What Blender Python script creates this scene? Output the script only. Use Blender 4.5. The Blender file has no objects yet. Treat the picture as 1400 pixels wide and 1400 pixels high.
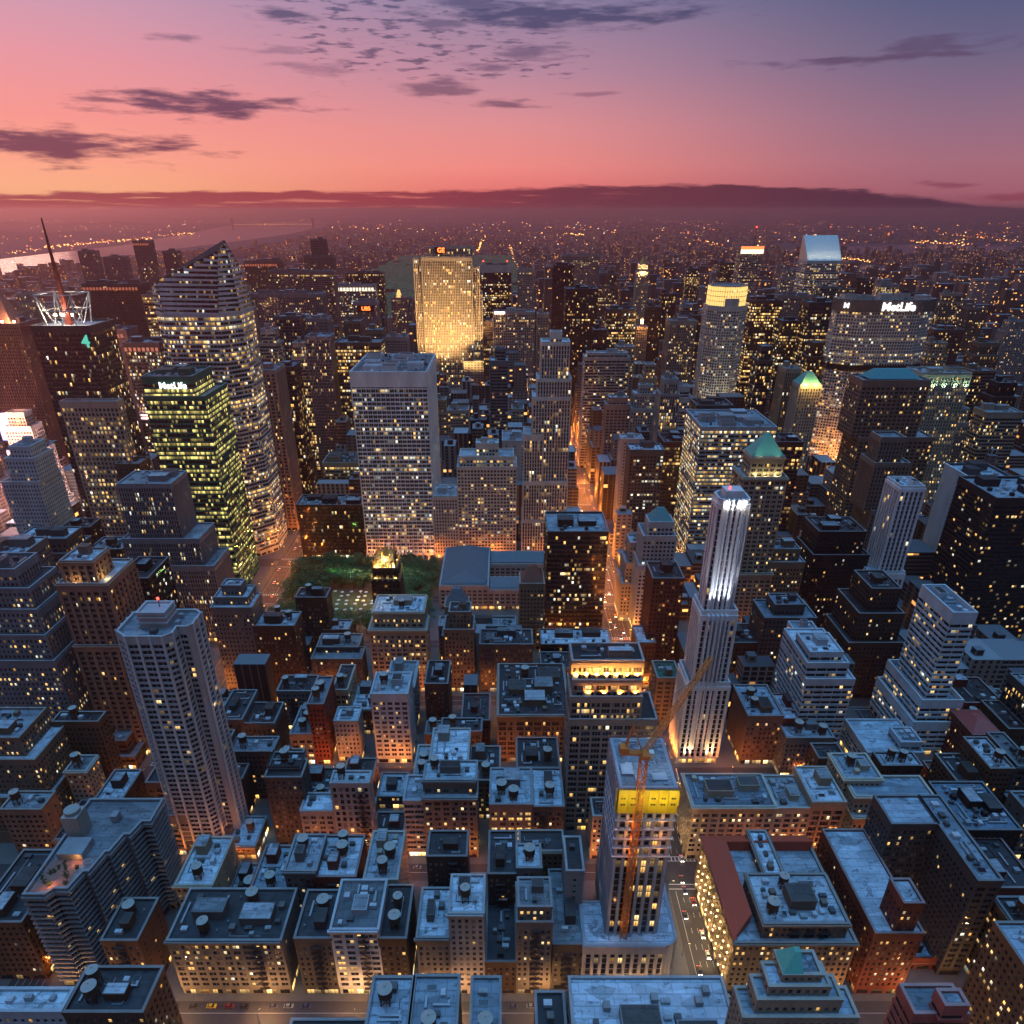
import bpy, math, random
from math import radians as R, pi, sin, cos, tan, atan2, sqrt
HAZE = 8.5e-5
C = bpy.context.scene.collection
sc = bpy.context.scene
# ---------------------------------------------------------------- camera, sky, sun, exposure
H = 320.0; PX0 = 690.0; PY0 = 800.0; F = 974.0; TH = math.atan(513.0/974.0)
CT, ST = cos(TH), sin(TH)
cam_d = bpy.data.cameras.new('camera'); cam = bpy.data.objects.new('camera', cam_d); C.objects.link(cam)
sc.camera = cam
cam.location = (0, 0, H); cam.rotation_euler = (pi/2-TH, 0, 0)
cam_d.sensor_width = 36.0; cam_d.lens = 36.0*F/1400.0
cam_d.shift_x = (700-PX0)/1400.0; cam_d.shift_y = (PY0-700)/1400.0
cam_d.clip_start = 1.0; cam_d.clip_end = 200000.0
sc.view_settings.view_transform = 'Standard'; sc.view_settings.look = 'None'
sc.view_settings.exposure = 0.0; sc.view_settings.gamma = 1.0
sc.cycles.max_bounces = 5; sc.cycles.diffuse_bounces = 2; sc.cycles.glossy_bounces = 2
sc.cycles.transmission_bounces = 2; sc.cycles.volume_bounces = 0; sc.cycles.transparent_max_bounces = 4
sc.cycles.sample_clamp_indirect = 3.0; sc.cycles.caustics_reflective = False; sc.cycles.caustics_refractive = False
sc.cycles.use_denoising = True; sc.cycles.use_light_tree = True

def lin(r, g, b):
    def f(v):
        v /= 255.0
        return v/12.92 if v <= .04045 else ((v+.055)/1.055)**2.4
    return (f(r), f(g), f(b), 1.0)

class NT:                                   # tiny node-graph helper
    def __init__(s, tree): s.t = tree; s.t.nodes.clear()
    def n(s, typ, **kw):
        o = s.t.nodes.new(typ)
        for k, v in kw.items():
            if k.startswith('i_'):
                o.inputs[int(k[2:]) if k[2:].isdigit() else k[2:].replace('_', ' ')].default_value = v
            else: setattr(o, k, v)
        return o
    def l(s, a, b): s.t.links.new(a, b)
    def m(s, op, a, b=None, c=None, clamp=False):
        o = s.t.nodes.new('ShaderNodeMath'); o.operation = op; o.use_clamp = clamp
        for i, v in enumerate((a, b, c)):
            if v is None: continue
            if hasattr(v, 'is_linked'): s.l(v, o.inputs[i])
            else: o.inputs[i].default_value = v
        return o.outputs[0]
    def mix(s, f, a, b, bt='MIX'):
        o = s.t.nodes.new('ShaderNodeMix'); o.data_type = 'RGBA'; o.blend_type = bt; o.clamp_factor = True
        for i, v in ((0, f), (6, a), (7, b)):
            if hasattr(v, 'is_linked'): s.l(v, o.inputs[i])
            else: o.inputs[i].default_value = v
        return o.outputs[2]
    def ramp(s, f, stops, interp='LINEAR'):
        o = s.t.nodes.new('ShaderNodeValToRGB'); o.color_ramp.interpolation = interp
        e = o.color_ramp.elements
        while len(e) < len(stops): e.new(0.5)
        for q, (p, c) in zip(e, stops): q.position = p; q.color = c if len(c) == 4 else (*c, 1)
        s.l(f, o.inputs[0]); return o.outputs[0]
    def step(s, v, a, b):                   # smooth 0..1 between a and b
        o = s.t.nodes.new('ShaderNodeMapRange'); o.interpolation_type = 'SMOOTHSTEP'
        s.l(v, o.inputs[0]); o.inputs[1].default_value = a; o.inputs[2].default_value = b
        return o.outputs[0]

def dirpx(x, y):                            # direction of a point of the photograph -> azimuth, elevation in degrees
    dx, dz, dy = (x-PX0)/F, (PY0-y)/F, 1.0
    Y = dy*CT + dz*ST; Z = dz*CT - dy*ST
    return math.degrees(atan2(dx, Y)), math.degrees(atan2(Z, math.hypot(dx, Y)))

world = bpy.data.worlds.new('World'); sc.world = world; world.use_nodes = True
def build_world():
    g = NT(world.node_tree)
    out = g.n('ShaderNodeOutputWorld'); bg = g.n('ShaderNodeBackground'); g.l(bg.outputs[0], out.inputs[0])
    tc = g.n('ShaderNodeTexCoord'); sx = g.n('ShaderNodeSeparateXYZ'); g.l(tc.outputs['Generated'], sx.inputs[0])
    X, Y, Z = sx.outputs
    az = g.m('MULTIPLY', g.m('ARCTAN2', X, Y), 180/pi)
    el = g.m('MULTIPLY', g.m('ARCSINE', Z), 180/pi)
    ef = g.m('DIVIDE', g.m('ADD', el, 2.0), 92.0, clamp=True)
    def P(e): return (e+2)/92.0
    zen_fill = (.66, 1.95, 3.9, 1); mid = (.09, .085, .12, 1)  # unnaturally bright blue cone overhead, out of frame, added to light roofs over facades
    def col(st, z=zen_fill, m_=mid): return g.ramp(ef, [(P(e), lin(*c)) for e, c in st] + [(P(24), m_), (P(52), m_), (P(76), z)])
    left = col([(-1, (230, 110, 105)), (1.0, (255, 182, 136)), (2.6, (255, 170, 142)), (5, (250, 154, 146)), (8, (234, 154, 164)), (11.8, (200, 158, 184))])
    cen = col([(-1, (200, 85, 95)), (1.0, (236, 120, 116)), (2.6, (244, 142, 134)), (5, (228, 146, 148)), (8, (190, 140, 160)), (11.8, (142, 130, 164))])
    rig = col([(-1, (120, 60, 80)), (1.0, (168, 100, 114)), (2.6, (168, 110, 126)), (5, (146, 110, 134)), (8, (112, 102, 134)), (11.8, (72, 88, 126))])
    south = g.ramp(ef, [(P(-1), (.06, .045, .05, 1)), (P(6), (.075, .068, .08, 1)), (P(24), (.072, .074, .092, 1)), (P(52), (.075, .085, .12, 1)), (P(76), zen_fill)])
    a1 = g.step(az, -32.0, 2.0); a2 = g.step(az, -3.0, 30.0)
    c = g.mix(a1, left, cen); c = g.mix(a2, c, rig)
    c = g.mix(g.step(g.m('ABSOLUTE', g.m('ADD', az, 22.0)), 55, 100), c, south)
    # clouds, in azimuth / elevation
    comb = g.n('ShaderNodeCombineXYZ'); g.l(az, comb.inputs[0]); g.l(g.m('MULTIPLY', el, 6.5), comb.inputs[1])
    n1 = g.n('ShaderNodeTexNoise', i_Scale=.30, i_Detail=6.0, i_Roughness=.58); g.l(comb.outputs[0], n1.inputs[0])
    n2 = g.n('ShaderNodeTexNoise', i_Scale=.115, i_Detail=3.0, i_Roughness=.55); g.l(comb.outputs[0], n2.inputs[0])
    nn = g.m('MULTIPLY', g.m('SUBTRACT', n1.outputs[0], .5), 1.0)
    warp = g.m('MULTIPLY', g.m('SUBTRACT', n2.outputs[0], .5), 1.0)
    mask = None
    for (x, y, rx, ry, k) in CLOUDS:
        ca, ce = dirpx(x, y); rxa = rx/F*57.3*.95; rye = ry/F*57.3*.80
        dx = g.m('DIVIDE', g.m('SUBTRACT', az, ca), rxa)
        dy = g.m('DIVIDE', g.m('SUBTRACT', g.m('ADD', el, g.m('MULTIPLY', warp, 1.1)), ce), rye)
        dy = g.m('MULTIPLY', dy, 1.0)
        d = g.m('SQRT', g.m('ADD', g.m('MULTIPLY', dx, dx), g.m('MULTIPLY', dy, dy)))
        v = g.m('SUBTRACT', 1.0, g.m('ADD', d, g.m('MULTIPLY', nn, -3.2)))
        v = g.m('MULTIPLY', g.step(v, -.05, .85), k)
        mask = v if mask is None else g.m('MAXIMUM', mask, v)
    # field of broken wisps high in the middle
    n3 = g.n('ShaderNodeTexNoise', i_Scale=.62, i_Detail=5.0, i_Roughness=.55); g.l(comb.outputs[0], n3.inputs[0])
    wz = g.m('MULTIPLY', g.step(az, -24, -10), g.m('SUBTRACT', 1.0, g.step(az, 2, 11)))
    wz = g.m('MULTIPLY', wz, g.m('MULTIPLY', g.step(el, 5.4, 8.5), g.m('SUBTRACT', 1.0, g.step(el, 11.5, 16))))
    w = g.m('MULTIPLY', g.step(g.m('MULTIPLY', n3.outputs[0], g.m('ADD', .66, g.m('MULTIPLY', wz, .42))), .54, .70), g.m('MULTIPLY', wz, .85))
    mask = g.m('MAXIMUM', mask, w)
    # long bank lying on the horizon
    pts = [(0, dirpx(0, 270)[1]), (220, dirpx(220, 266)[1]), (430, dirpx(430, 266)[1]), (620, dirpx(620, 266)[1]), (800, dirpx(800, 259)[1]),
           (980, dirpx(980, 257)[1]), (1180, dirpx(1180, 266)[1]), (1330, dirpx(1330, 284)[1]), (1400, dirpx(1400, 292)[1])]
    e_min, e_max = -.5, 2.5
    top = g.ramp(g.m('DIVIDE', g.m('ADD', az, 60), 120.0), [((dirpx(x, 280)[0]+60)/120, ((e-e_min)/(e_max-e_min),)*3) for x, e in pts])
    topv = g.m('ADD', g.m('MULTIPLY', top, e_max-e_min), e_min+.30)
    edge = g.m('SUBTRACT', g.m('ADD', topv, g.m('MULTIPLY', nn, .75)), el)
    bank = g.step(edge, 0.0, .22)
    comb2 = g.n('ShaderNodeCombineXYZ'); g.l(g.m('MULTIPLY', az, .5), comb2.inputs[0]); g.l(g.m('MULTIPLY', el, 9.0), comb2.inputs[1])
    n4 = g.n('ShaderNodeTexNoise', i_Scale=.35, i_Detail=4.0, i_Roughness=.5); g.l(comb2.outputs[0], n4.inputs[0])
    gaps = g.m('MULTIPLY', g.step(n4.outputs[0], .54, .66), g.m('SUBTRACT', 1.0, g.step(az, -2, 12)))
    bank = g.m('MULTIPLY', bank, g.m('SUBTRACT', 1.0, g.m('MULTIPLY', gaps, .6)))
    cloudc = g.ramp(ef, [(P(0), lin(140, 48, 68)), (P(1.6), lin(118, 55, 78)), (P(5), lin(108, 66, 92)), (P(11), lin(78, 76, 112)), (P(30), (.1, .16, .3, 1))])
    bankc = g.ramp(g.m('DIVIDE', g.m('ADD', az, 40), 80.0), [(0, lin(158, 62, 76)), (.38, lin(150, 55, 70)), (.55, lin(104, 48, 66)), (.8, lin(74, 42, 62)), (1, lin(60, 46, 70))])
    c = g.mix(g.m('MULTIPLY', mask, .92), c, cloudc)
    c = g.mix(g.m('MULTIPLY', bank, .93), c, bankc)
    # physical dusk sky adds a little of its own blue
    sky = g.n('ShaderNodeTexSky', sky_type='NISHITA', sun_disc=False, sun_elevation=R(1.0), sun_rotation=R(-35))
    sky.altitude = 300
    sm = g.n('ShaderNodeVectorMath', operation='SCALE'); g.l(sky.outputs[0], sm.inputs[0]); sm.inputs['Scale'].default_value = .0
    add = g.mix(1.0, c, sm.outputs[0], 'ADD')
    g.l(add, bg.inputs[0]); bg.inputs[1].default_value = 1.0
CLOUDS = [(50, 196, 175, 21, 1), (270, 143, 135, 17, 1), (150, 139, 50, 6, .8), (790, 20, 190, 17, 1), (660, 12, 70, 12, .8), (388, 16, 44, 11, .9),
          (600, 120, 66, 12, .75), (695, 143, 52, 8, .8), (735, 70, 66, 10, .7), (680, 88, 40, 7, .7), (600, 34, 50, 8, .7), (1210, 79, 150, 8, .85),
          (1290, 60, 66, 11, .75), (1290, 252, 60, 4, .6), (250, 50, 36, 4, .6), (440, 92, 60, 8, .5), (380, 70, 50, 5, .4), (810, 128, 40, 5, .5), (1400, 270, 50, 6, .6)]
build_world()
sun_d = bpy.data.lights.new('sun', 'SUN'); sun = bpy.data.objects.new('sun', sun_d); C.objects.link(sun)
sun_d.energy = 0.3; sun_d.specular_factor = 0.0; sun_d.angle = R(12); sun_d.color = (1, .55, .42)
sun.rotation_euler = (R(86), 0, R(215))

# ---------------------------------------------------------------- mesh helper
class MB:
    def __init__(s): s.v = []; s.f = []; s.uv = []; s.mi = []
    def face(s, pts, uv=None, mi=0):
        n = len(s.v); s.v += pts; s.f.append(tuple(range(n, n+len(pts)))); s.uv += (uv or [(0, 0)]*len(pts)); s.mi.append(mi)
    def box(s, x0, x1, y0, y1, z0, z1, mi=0, bottom=False):
        a, b, c, d = (x0, y0), (x1, y0), (x1, y1), (x0, y1)
        for p, q in ((a, b), (b, c), (c, d), (d, a)):
            s.face([(*p, z0), (*q, z0), (*q, z1), (*p, z1)], mi=mi)
        s.face([(*a, z1), (*b, z1), (*c, z1), (*d, z1)], mi=mi)
        if bottom: s.face([(*d, z0), (*c, z0), (*b, z0), (*a, z0)], mi=mi)
    def prism(s, poly, z0, z1, mi=0, top=True, poly2=None):
        p2 = poly2 or poly; n = len(poly)
        for i in range(n):
            j = (i+1) % n
            s.face([(*poly[i], z0), (*poly[j], z0), (*p2[j], z1), (*p2[i], z1)], mi=mi)
        if top: s.face([(*p, z1) for p in p2], mi=mi)
    def cone(s, cx, cy, r0, r1, z0, z1, n=12, mi=0, top=True):
        P0 = [(cx+r0*cos(2*pi*i/n), cy+r0*sin(2*pi*i/n)) for i in range(n)]
        P1 = [(cx+r1*cos(2*pi*i/n), cy+r1*sin(2*pi*i/n)) for i in range(n)]
        s.prism(P0, z0, z1, mi, top and r1 > .01, P1)
    def beam(s, p, q, w, mi=0):
        ax = [q[i]-p[i] for i in range(3)]; L = sqrt(sum(a*a for a in ax)) or 1; ax = [a/L for a in ax]
        up = (0, 0, 1) if abs(ax[2]) < .9 else (1, 0, 0)
        u = [ax[1]*up[2]-ax[2]*up[1], ax[2]*up[0]-ax[0]*up[2], ax[0]*up[1]-ax[1]*up[0]]
        l = sqrt(sum(a*a for a in u)); u = [a/l*w/2 for a in u]
        v = [ax[1]*u[2]-ax[2]*u[1], ax[2]*u[0]-ax[0]*u[2], ax[0]*u[1]-ax[1]*u[0]]
        cs = [(1, 1), (-1, 1), (-1, -1), (1, -1)]
        a = [tuple(p[i]+c[0]*u[i]+c[1]*v[i] for i in range(3)) for c in cs]
        b = [tuple(q[i]+c[0]*u[i]+c[1]*v[i] for i in range(3)) for c in cs]
        for i in range(4):
            j = (i+1) % 4; s.face([a[i], a[j], b[j], b[i]], mi=mi)
        s.face(a[::-1], mi=mi); s.face(b, mi=mi)
    def mesh(s, name, mats, org=(0, 0, 0)):
        me = bpy.data.meshes.new(name)
        me.from_pydata([(x-org[0], y-org[1], z-org[2]) for x, y, z in s.v], [], s.f)
        uvl = me.uv_layers.new(name='UVMap'); flat = [c for t in s.uv for c in t]; uvl.data.foreach_set('uv', flat)
        for m in (mats if isinstance(mats, (list, tuple)) else [mats]): me.materials.append(m)
        if any(s.mi): me.polygons.foreach_set('material_index', s.mi)
        me.update(); return me
    def build(s, name, mats, parent=None, org=(0, 0, 0), color=None):
        if not s.f: return None
        o = bpy.data.objects.new(name, s.mesh(name, mats, org)); C.objects.link(o)
        if parent is not None: o.parent = parent
        else: o.location = org
        if color: o.color = (*color[:3], color[3] if len(color) > 3 else 1)
        return o
def tag(o, label=None, cat=None, group=None, kind=None):
    if label: o['label'] = label
    if cat: o['category'] = cat
    if group: o['group'] = group
    if kind: o['kind'] = kind
    return o
def empty(name, loc):
    e = bpy.data.objects.new(name, None); e.location = loc; e.empty_display_size = 2; C.objects.link(e); return e

# ---------------------------------------------------------------- materials
def mat(name):
    m = bpy.data.materials.new(name); m.use_nodes = True; g = NT(m.node_tree)
    out = g.n('ShaderNodeOutputMaterial'); b = g.n('ShaderNodeBsdfPrincipled'); g.l(b.outputs[0], out.inputs[0])
    return m, g, b
def coords(g, scale=(1, 1, 1)):
    tc = g.n('ShaderNodeTexCoord'); mp = g.n('ShaderNodeMapping'); mp.inputs['Scale'].default_value = scale
    oi = g.n('ShaderNodeObjectInfo'); sc_ = g.n('ShaderNodeVectorMath', operation='SCALE'); g.l(oi.outputs['Random'], sc_.inputs['Scale'])
    sc_.inputs[0].default_value = (917, 533, 311)
    ad = g.n('ShaderNodeVectorMath', operation='ADD'); g.l(tc.outputs['Object'], ad.inputs[0]); g.l(sc_.outputs[0], ad.inputs[1])
    g.l(ad.outputs[0], mp.inputs[0]); return mp.outputs[0], oi
def wallmat():
    m, g, b = mat('masonry'); v, oi = coords(g, (.12, .12, .03))
    n = g.n('ShaderNodeTexNoise', i_Scale=1.0, i_Detail=5.0, i_Roughness=.6); g.l(v, n.inputs[0])
    v2, _ = coords(g, (1.3, 1.3, 2.6)); n2 = g.n('ShaderNodeTexNoise', i_Scale=1.0, i_Detail=2.0); g.l(v2, n2.inputs[0])
    k = g.m('ADD', g.m('MULTIPLY', n.outputs[0], .9), g.m('MULTIPLY', n2.outputs[0], .35))
    k = g.m('ADD', k, .38)
    c = g.mix(1.0, oi.outputs['Color'], g.n('ShaderNodeRGB').outputs[0], 'MULTIPLY')
    vm = g.n('ShaderNodeVectorMath', operation='SCALE'); g.l(oi.outputs['Color'], vm.inputs[0]); g.l(k, vm.inputs['Scale'])
    g.l(vm.outputs[0], b.inputs['Base Color']); b.inputs['Roughness'].default_value = .8
    return m
def glassmat():
    """window glass: a cell per window in UV; some rooms behind are lit. object colour = (share lit, warmth, strength)"""
    m, g, b = mat('window_glass')
    uv = g.n('ShaderNodeUVMap'); s = g.n('ShaderNodeSeparateXYZ'); g.l(uv.outputs[0], s.inputs[0])
    oi = g.n('ShaderNodeObjectInfo'); oc = g.n('ShaderNodeSeparateColor'); g.l(oi.outputs['Color'], oc.inputs[0])
    fu = g.m('FLOOR', s.outputs[0]); fv = g.m('FLOOR', s.outputs[1])
    ru = g.m('FRACT', s.outputs[0]); rv = g.m('FRACT', s.outputs[1]); rnd = g.m('MULTIPLY', oi.outputs['Random'], 997.0)
    def wn(a, b_, c_):
        cb = g.n('ShaderNodeCombineXYZ')
        for i, q in enumerate((a, b_, c_)):
            if hasattr(q, 'is_linked'): g.l(q, cb.inputs[i])
            else: cb.inputs[i].default_value = q
        w = g.n('ShaderNodeTexWhiteNoise', noise_dimensions='3D'); g.l(cb.outputs[0], w.inputs[0]); return w
    w1 = wn(fu, fv, rnd); n1 = w1.outputs[0]
    wf = wn(0.0, fv, rnd).outputs[0]
    wg = wn(g.m('FLOOR', g.m('DIVIDE', g.m('ADD', fu, g.m('MULTIPLY', wf, 5.0)), 5.0)), fv, g.m('ADD', rnd, 3.3)).outputs[0]
    thr = g.m('MULTIPLY', g.m('MULTIPLY', oc.outputs[0], .62), g.m('ADD', .10, g.m('ADD', g.m('MULTIPLY', g.m('POWER', wf, 5.0), 3.6), g.m('MULTIPLY', g.m('POWER', wg, 4.0), 3.4))))
    lit = g.m('LESS_THAN', n1, thr)
    w2 = wn(fu, fv, g.m('ADD', rnd, 7.7)); sp = g.n('ShaderNodeSeparateColor'); g.l(w2.outputs[1], sp.inputs[0])
    warm = g.mix(sp.outputs[0], (1.0, .50, .10, 1), (1.0, .72, .30, 1))
    pale = g.mix(sp.outputs[0], (1.0, .80, .50, 1), (.85, .95, .80, 1))
    colr = g.mix(g.m('LESS_THAN', sp.outputs[2], oc.outputs[1]), pale, warm)
    colr = g.mix(g.m('GREATER_THAN', oc.outputs[1], 1.5), colr, g.mix(sp.outputs[0], (.90, .86, .22, 1), (1.0, .74, .24, 1)))
    # bright ceiling near the head of the window, furniture and blinds below
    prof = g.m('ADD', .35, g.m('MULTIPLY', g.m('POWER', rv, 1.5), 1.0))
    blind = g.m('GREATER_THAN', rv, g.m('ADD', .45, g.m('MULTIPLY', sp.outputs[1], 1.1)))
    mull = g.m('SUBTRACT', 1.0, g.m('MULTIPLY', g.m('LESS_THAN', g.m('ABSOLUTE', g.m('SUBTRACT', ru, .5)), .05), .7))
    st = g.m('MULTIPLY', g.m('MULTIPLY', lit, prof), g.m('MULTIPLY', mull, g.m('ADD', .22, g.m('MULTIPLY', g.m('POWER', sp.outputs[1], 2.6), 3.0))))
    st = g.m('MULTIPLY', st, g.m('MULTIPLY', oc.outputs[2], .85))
    base = g.mix(g.m('MULTIPLY', blind, .55), (.012, .016, .022, 1), (.20, .19, .17, 1))
    g.l(base, b.inputs['Base Color']); b.inputs['Roughness'].default_value = .12
    b.inputs['IOR'].default_value = 1.5
    g.l(colr, b.inputs['Emission Color']); g.l(st, b.inputs['Emission Strength'])
    return m
def plain(name, col, rough=.6, metal=0.0, em=None, es=0.0, noise=.25, nsc=.6):
    m, g, b = mat(name); v, oi = coords(g, (nsc, nsc, nsc)); n = g.n('ShaderNodeTexNoise', i_Scale=1.0, i_Detail=4.0); g.l(v, n.inputs[0])
    vm = g.n('ShaderNodeVectorMath', operation='SCALE'); vm.inputs[0].default_value = col[:3]
    g.l(g.m('ADD', 1-noise, g.m('MULTIPLY', n.outputs[0], noise*2)), vm.inputs['Scale']); g.l(vm.outputs[0], b.inputs['Base Color'])
    b.inputs['Roughness'].default_value = rough; b.inputs['Metallic'].default_value = metal
    if em: b.inputs['Emission Color'].default_value = (*em[:3], 1); b.inputs['Emission Strength'].default_value = es
    return m
def objcol(name, rough=.6, metal=0.0, noise=.2):
    m, g, b = mat(name); v, oi = coords(g, (.7, .7, .7)); n = g.n('ShaderNodeTexNoise', i_Scale=1.0, i_Detail=4.0); g.l(v, n.inputs[0])
    vm = g.n('ShaderNodeVectorMath', operation='SCALE'); g.l(oi.outputs['Color'], vm.inputs[0])
    g.l(g.m('ADD', 1-noise, g.m('MULTIPLY', n.outputs[0], noise*2)), vm.inputs['Scale']); g.l(vm.outputs[0], b.inputs['Base Color'])
    b.inputs['Roughness'].default_value = rough; b.inputs['Metallic'].default_value = metal; return m
def roofmat():
    m, g, b = mat('roofing'); v, oi = coords(g, (.11, .11, .11))
    n = g.n('ShaderNodeTexNoise', i_Scale=1.0, i_Detail=7.0, i_Roughness=.65); g.l(v, n.inputs[0])
    v2, _ = coords(g, (.055, .16, 1)); n2 = g.n('ShaderNodeTexVoronoi', feature='F1', i_Scale=1.6); g.l(v2, n2.inputs[0])
    bw = g.n('ShaderNodeRGBToBW'); g.l(n2.outputs['Color'], bw.inputs[0])
    v3, _ = coords(g, (.22, .5, .3)); n3 = g.n('ShaderNodeTexNoise', i_Scale=1.0, i_Detail=3.0, i_Roughness=.7); g.l(v3, n3.inputs[0])
    br = g.n('ShaderNodeTexBrick', i_Scale=1.0); v4, _ = coords(g, (.10, .055, .1)); g.l(v4, br.inputs[0]); br.inputs['Color1'].default_value = (.90, .90, .90, 1); br.inputs['Color2'].default_value = (1.1, 1.1, 1.1, 1); br.inputs['Mortar'].default_value = (.66, .66, .66, 1); br.inputs['Mortar Size'].default_value = .016
    brw = g.n('ShaderNodeRGBToBW'); g.l(br.outputs[0], brw.inputs[0])
    patch = g.m('GREATER_THAN', n.outputs[0], .60)
    k = g.m('ADD', .25, g.m('ADD', g.m('MULTIPLY', bw.outputs[0], .75), g.m('MULTIPLY', n.outputs[0], .85)))
    k = g.m('MULTIPLY', k, g.m('SUBTRACT', 1.0, g.m('MULTIPLY', g.step(n3.outputs[0], .55, .68), .55)))
    k = g.m('MULTIPLY', k, g.m('MULTIPLY', brw.outputs[0], g.m('SUBTRACT', 1.0, g.m('MULTIPLY', patch, .5))))
    k = g.m('MULTIPLY', k, g.m('ADD', .50, g.m('MULTIPLY', g.m('FRACT', g.m('MULTIPLY', oi.outputs['Random'], 53.0)), .75)))
    vm = g.n('ShaderNodeVectorMath', operation='SCALE'); g.l(oi.outputs['Color'], vm.inputs[0]); g.l(k, vm.inputs['Scale'])
    g.l(vm.outputs[0], b.inputs['Base Color']); b.inputs['Roughness'].default_value = .55
    return m
def farmat():
    """distant facades: walls and windows of each building island"""
    m, g, b = mat('distant_facade'); ge = g.n('ShaderNodeNewGeometry'); isl = ge.outputs['Random Per Island']
    uv = g.n('ShaderNodeUVMap'); s = g.n('ShaderNodeSeparateXYZ'); g.l(uv.outputs[0], s.inputs[0])
    cb = g.n('ShaderNodeCombineXYZ'); g.l(g.m('FLOOR', s.outputs[0]), cb.inputs[0]); g.l(g.m('FLOOR', s.outputs[1]), cb.inputs[1]); g.l(g.m('MULTIPLY', isl, 991.0), cb.inputs[2])
    w = g.n('ShaderNodeTexWhiteNoise', noise_dimensions='3D'); g.l(cb.outputs[0], w.inputs[0])
    ru = g.m('FRACT', s.outputs[0]); rv = g.m('FRACT', s.outputs[1])
    i2 = g.m('FRACT', g.m('MULTIPLY', isl, 37.0)); i3 = g.m('FRACT', g.m('MULTIPLY', isl, 71.0))
    win = g.m('MULTIPLY', g.m('LESS_THAN', g.m('ABSOLUTE', g.m('SUBTRACT', ru, .5)), g.m('ADD', .2, g.m('MULTIPLY', i2, .3))), g.m('LESS_THAN', g.m('ABSOLUTE', g.m('SUBTRACT', rv, .5)), g.m('ADD', .2, g.m('MULTIPLY', i3, .3))))
    wall = g.ramp(isl, [(0, (.24, .19, .15)), (.3, (.12, .07, .05)), (.5, (.34, .31, .27)), (.7, (.10, .09, .09)), (.85, (.42, .4, .38)), (1, (.2, .13, .1))])
    roof = g.m('GREATER_THAN', s.outputs[0], 900.0)
    rc = g.ramp(isl, [(0, (.2, .22, .24)), (.5, (.04, .04, .045)), (1, (.3, .32, .34))])
    c = g.mix(win, wall, (.015, .02, .025, 1)); c = g.mix(roof, c, rc)
    g.l(c, b.inputs['Base Color']); b.inputs['Roughness'].default_value = .6
    sp = g.n('ShaderNodeSeparateColor'); g.l(w.outputs[1], sp.inputs[0])
    lit = g.m('MULTIPLY', g.m('LESS_THAN', w.outputs[0], .045), win)
    lit = g.m('MULTIPLY', lit, g.m('SUBTRACT', 1.0, roof))
    g.l(g.mix(sp.outputs[0], (1, .42, .1, 1), (1, .75, .4, 1)), b.inputs['Emission Color'])
    g.l(g.m('MULTIPLY', lit, g.m('ADD', .5, g.m('MULTIPLY', sp.outputs[1], 2.5))), b.inputs['Emission Strength'])
    return m
WALL = wallmat(); GLASS = glassmat(); ROOF = roofmat(); FAR = farmat(); PAINT = objcol('painted_surface', .5)
METAL = objcol('metal_sheet', .35, .6)
TANKW = plain('tank_wood', (.07, .045, .03), .9, noise=.4, nsc=1.5); TANKR = plain('tank_lid', (.42, .40, .36), .8)
STEEL = plain('dark_steel', (.05, .05, .055), .5, .3); ORANGE = plain('crane_paint', (.70, .20, .03), .5, noise=.3)
DUCT = plain('galvanised_duct', (.36, .38, .40), .4, .4); DARKF = plain('window_frame_paint', (.10, .10, .10), .5)
def em(name, col, s): return plain(name, (.3, .3, .3), .5, 0, col, s, noise=0)
E_WARM = em('lit_warm', (1, .55, .14), 1.6); E_PALE = em('lit_pale', (1, .80, .45), 1.6); E_WHITE = em('sign_white', (1, .98, .95), 2.4)
E_RED = em('lamp_red', (1, .05, .02), 6.0); E_SOD = em('lamp_sodium', (1, .42, .08), 30.0); E_HEAD = em('headlamp', (1, .9, .7), 25.0); E_ORSIGN = em('sign_red', (1, .16, .02), 5.0)
E_SHOP = em('shopfront_glow', (1, .50, .14), 1.4)
def litpane(name, col, s, blind):
    m, g, b = mat(name); tc = g.n('ShaderNodeTexCoord'); sp = g.n('ShaderNodeSeparateXYZ'); g.l(tc.outputs['Object'], sp.inputs[0])
    oi = g.n('ShaderNodeObjectInfo')
    b.inputs['Base Color'].default_value = (.2, .19, .16, 1); b.inputs['Roughness'].default_value = .2
    b.inputs['Emission Color'].default_value = (*col, 1)
    k = g.m('ADD', .55, g.m('MULTIPLY', sp.outputs[2], .28)); r = g.m('ADD', .35, g.m('MULTIPLY', oi.outputs['Random'], 1.4))
    g.l(g.m('MULTIPLY', g.m('MULTIPLY', k, r), s), b.inputs['Emission Strength']); return m
PANES = [plain('pane_dark', (.012, .016, .022), .1, noise=.1), litpane('pane_warm', (1, .58, .16), 1.7, 0), litpane('pane_pale', (1, .80, .42), 1.7, 1),
         plain('pane_blind', (.17, .17, .16), .3, noise=.1)]
# ---------------------------------------------------------------- from a point of the photograph to the place
def hgt(y, D):
    q = (y-PY0)/F; return H - D*(ST+q*CT)/(CT-q*ST)
def dist(y, z):
    q = (y-PY0)/F; return (H-z)*(CT-q*ST)/(ST+q*CT)
def xat(x, D, z): return (x-PX0)/F*(D*CT+(H-z)*ST)
def proj(X, Y, Z):
    zc = Y*CT+(H-Z)*ST; return PX0+F*X/zc, PY0+F*((H-Z)*CT-Y*ST)/zc
STREET = lambda n: 194+77*(n-36)
X5, X6, XM, XP, X7, X8, XL = 97.0, -222.0, 262.0, 415.0, -520.0, -800.0, 560.0

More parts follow.
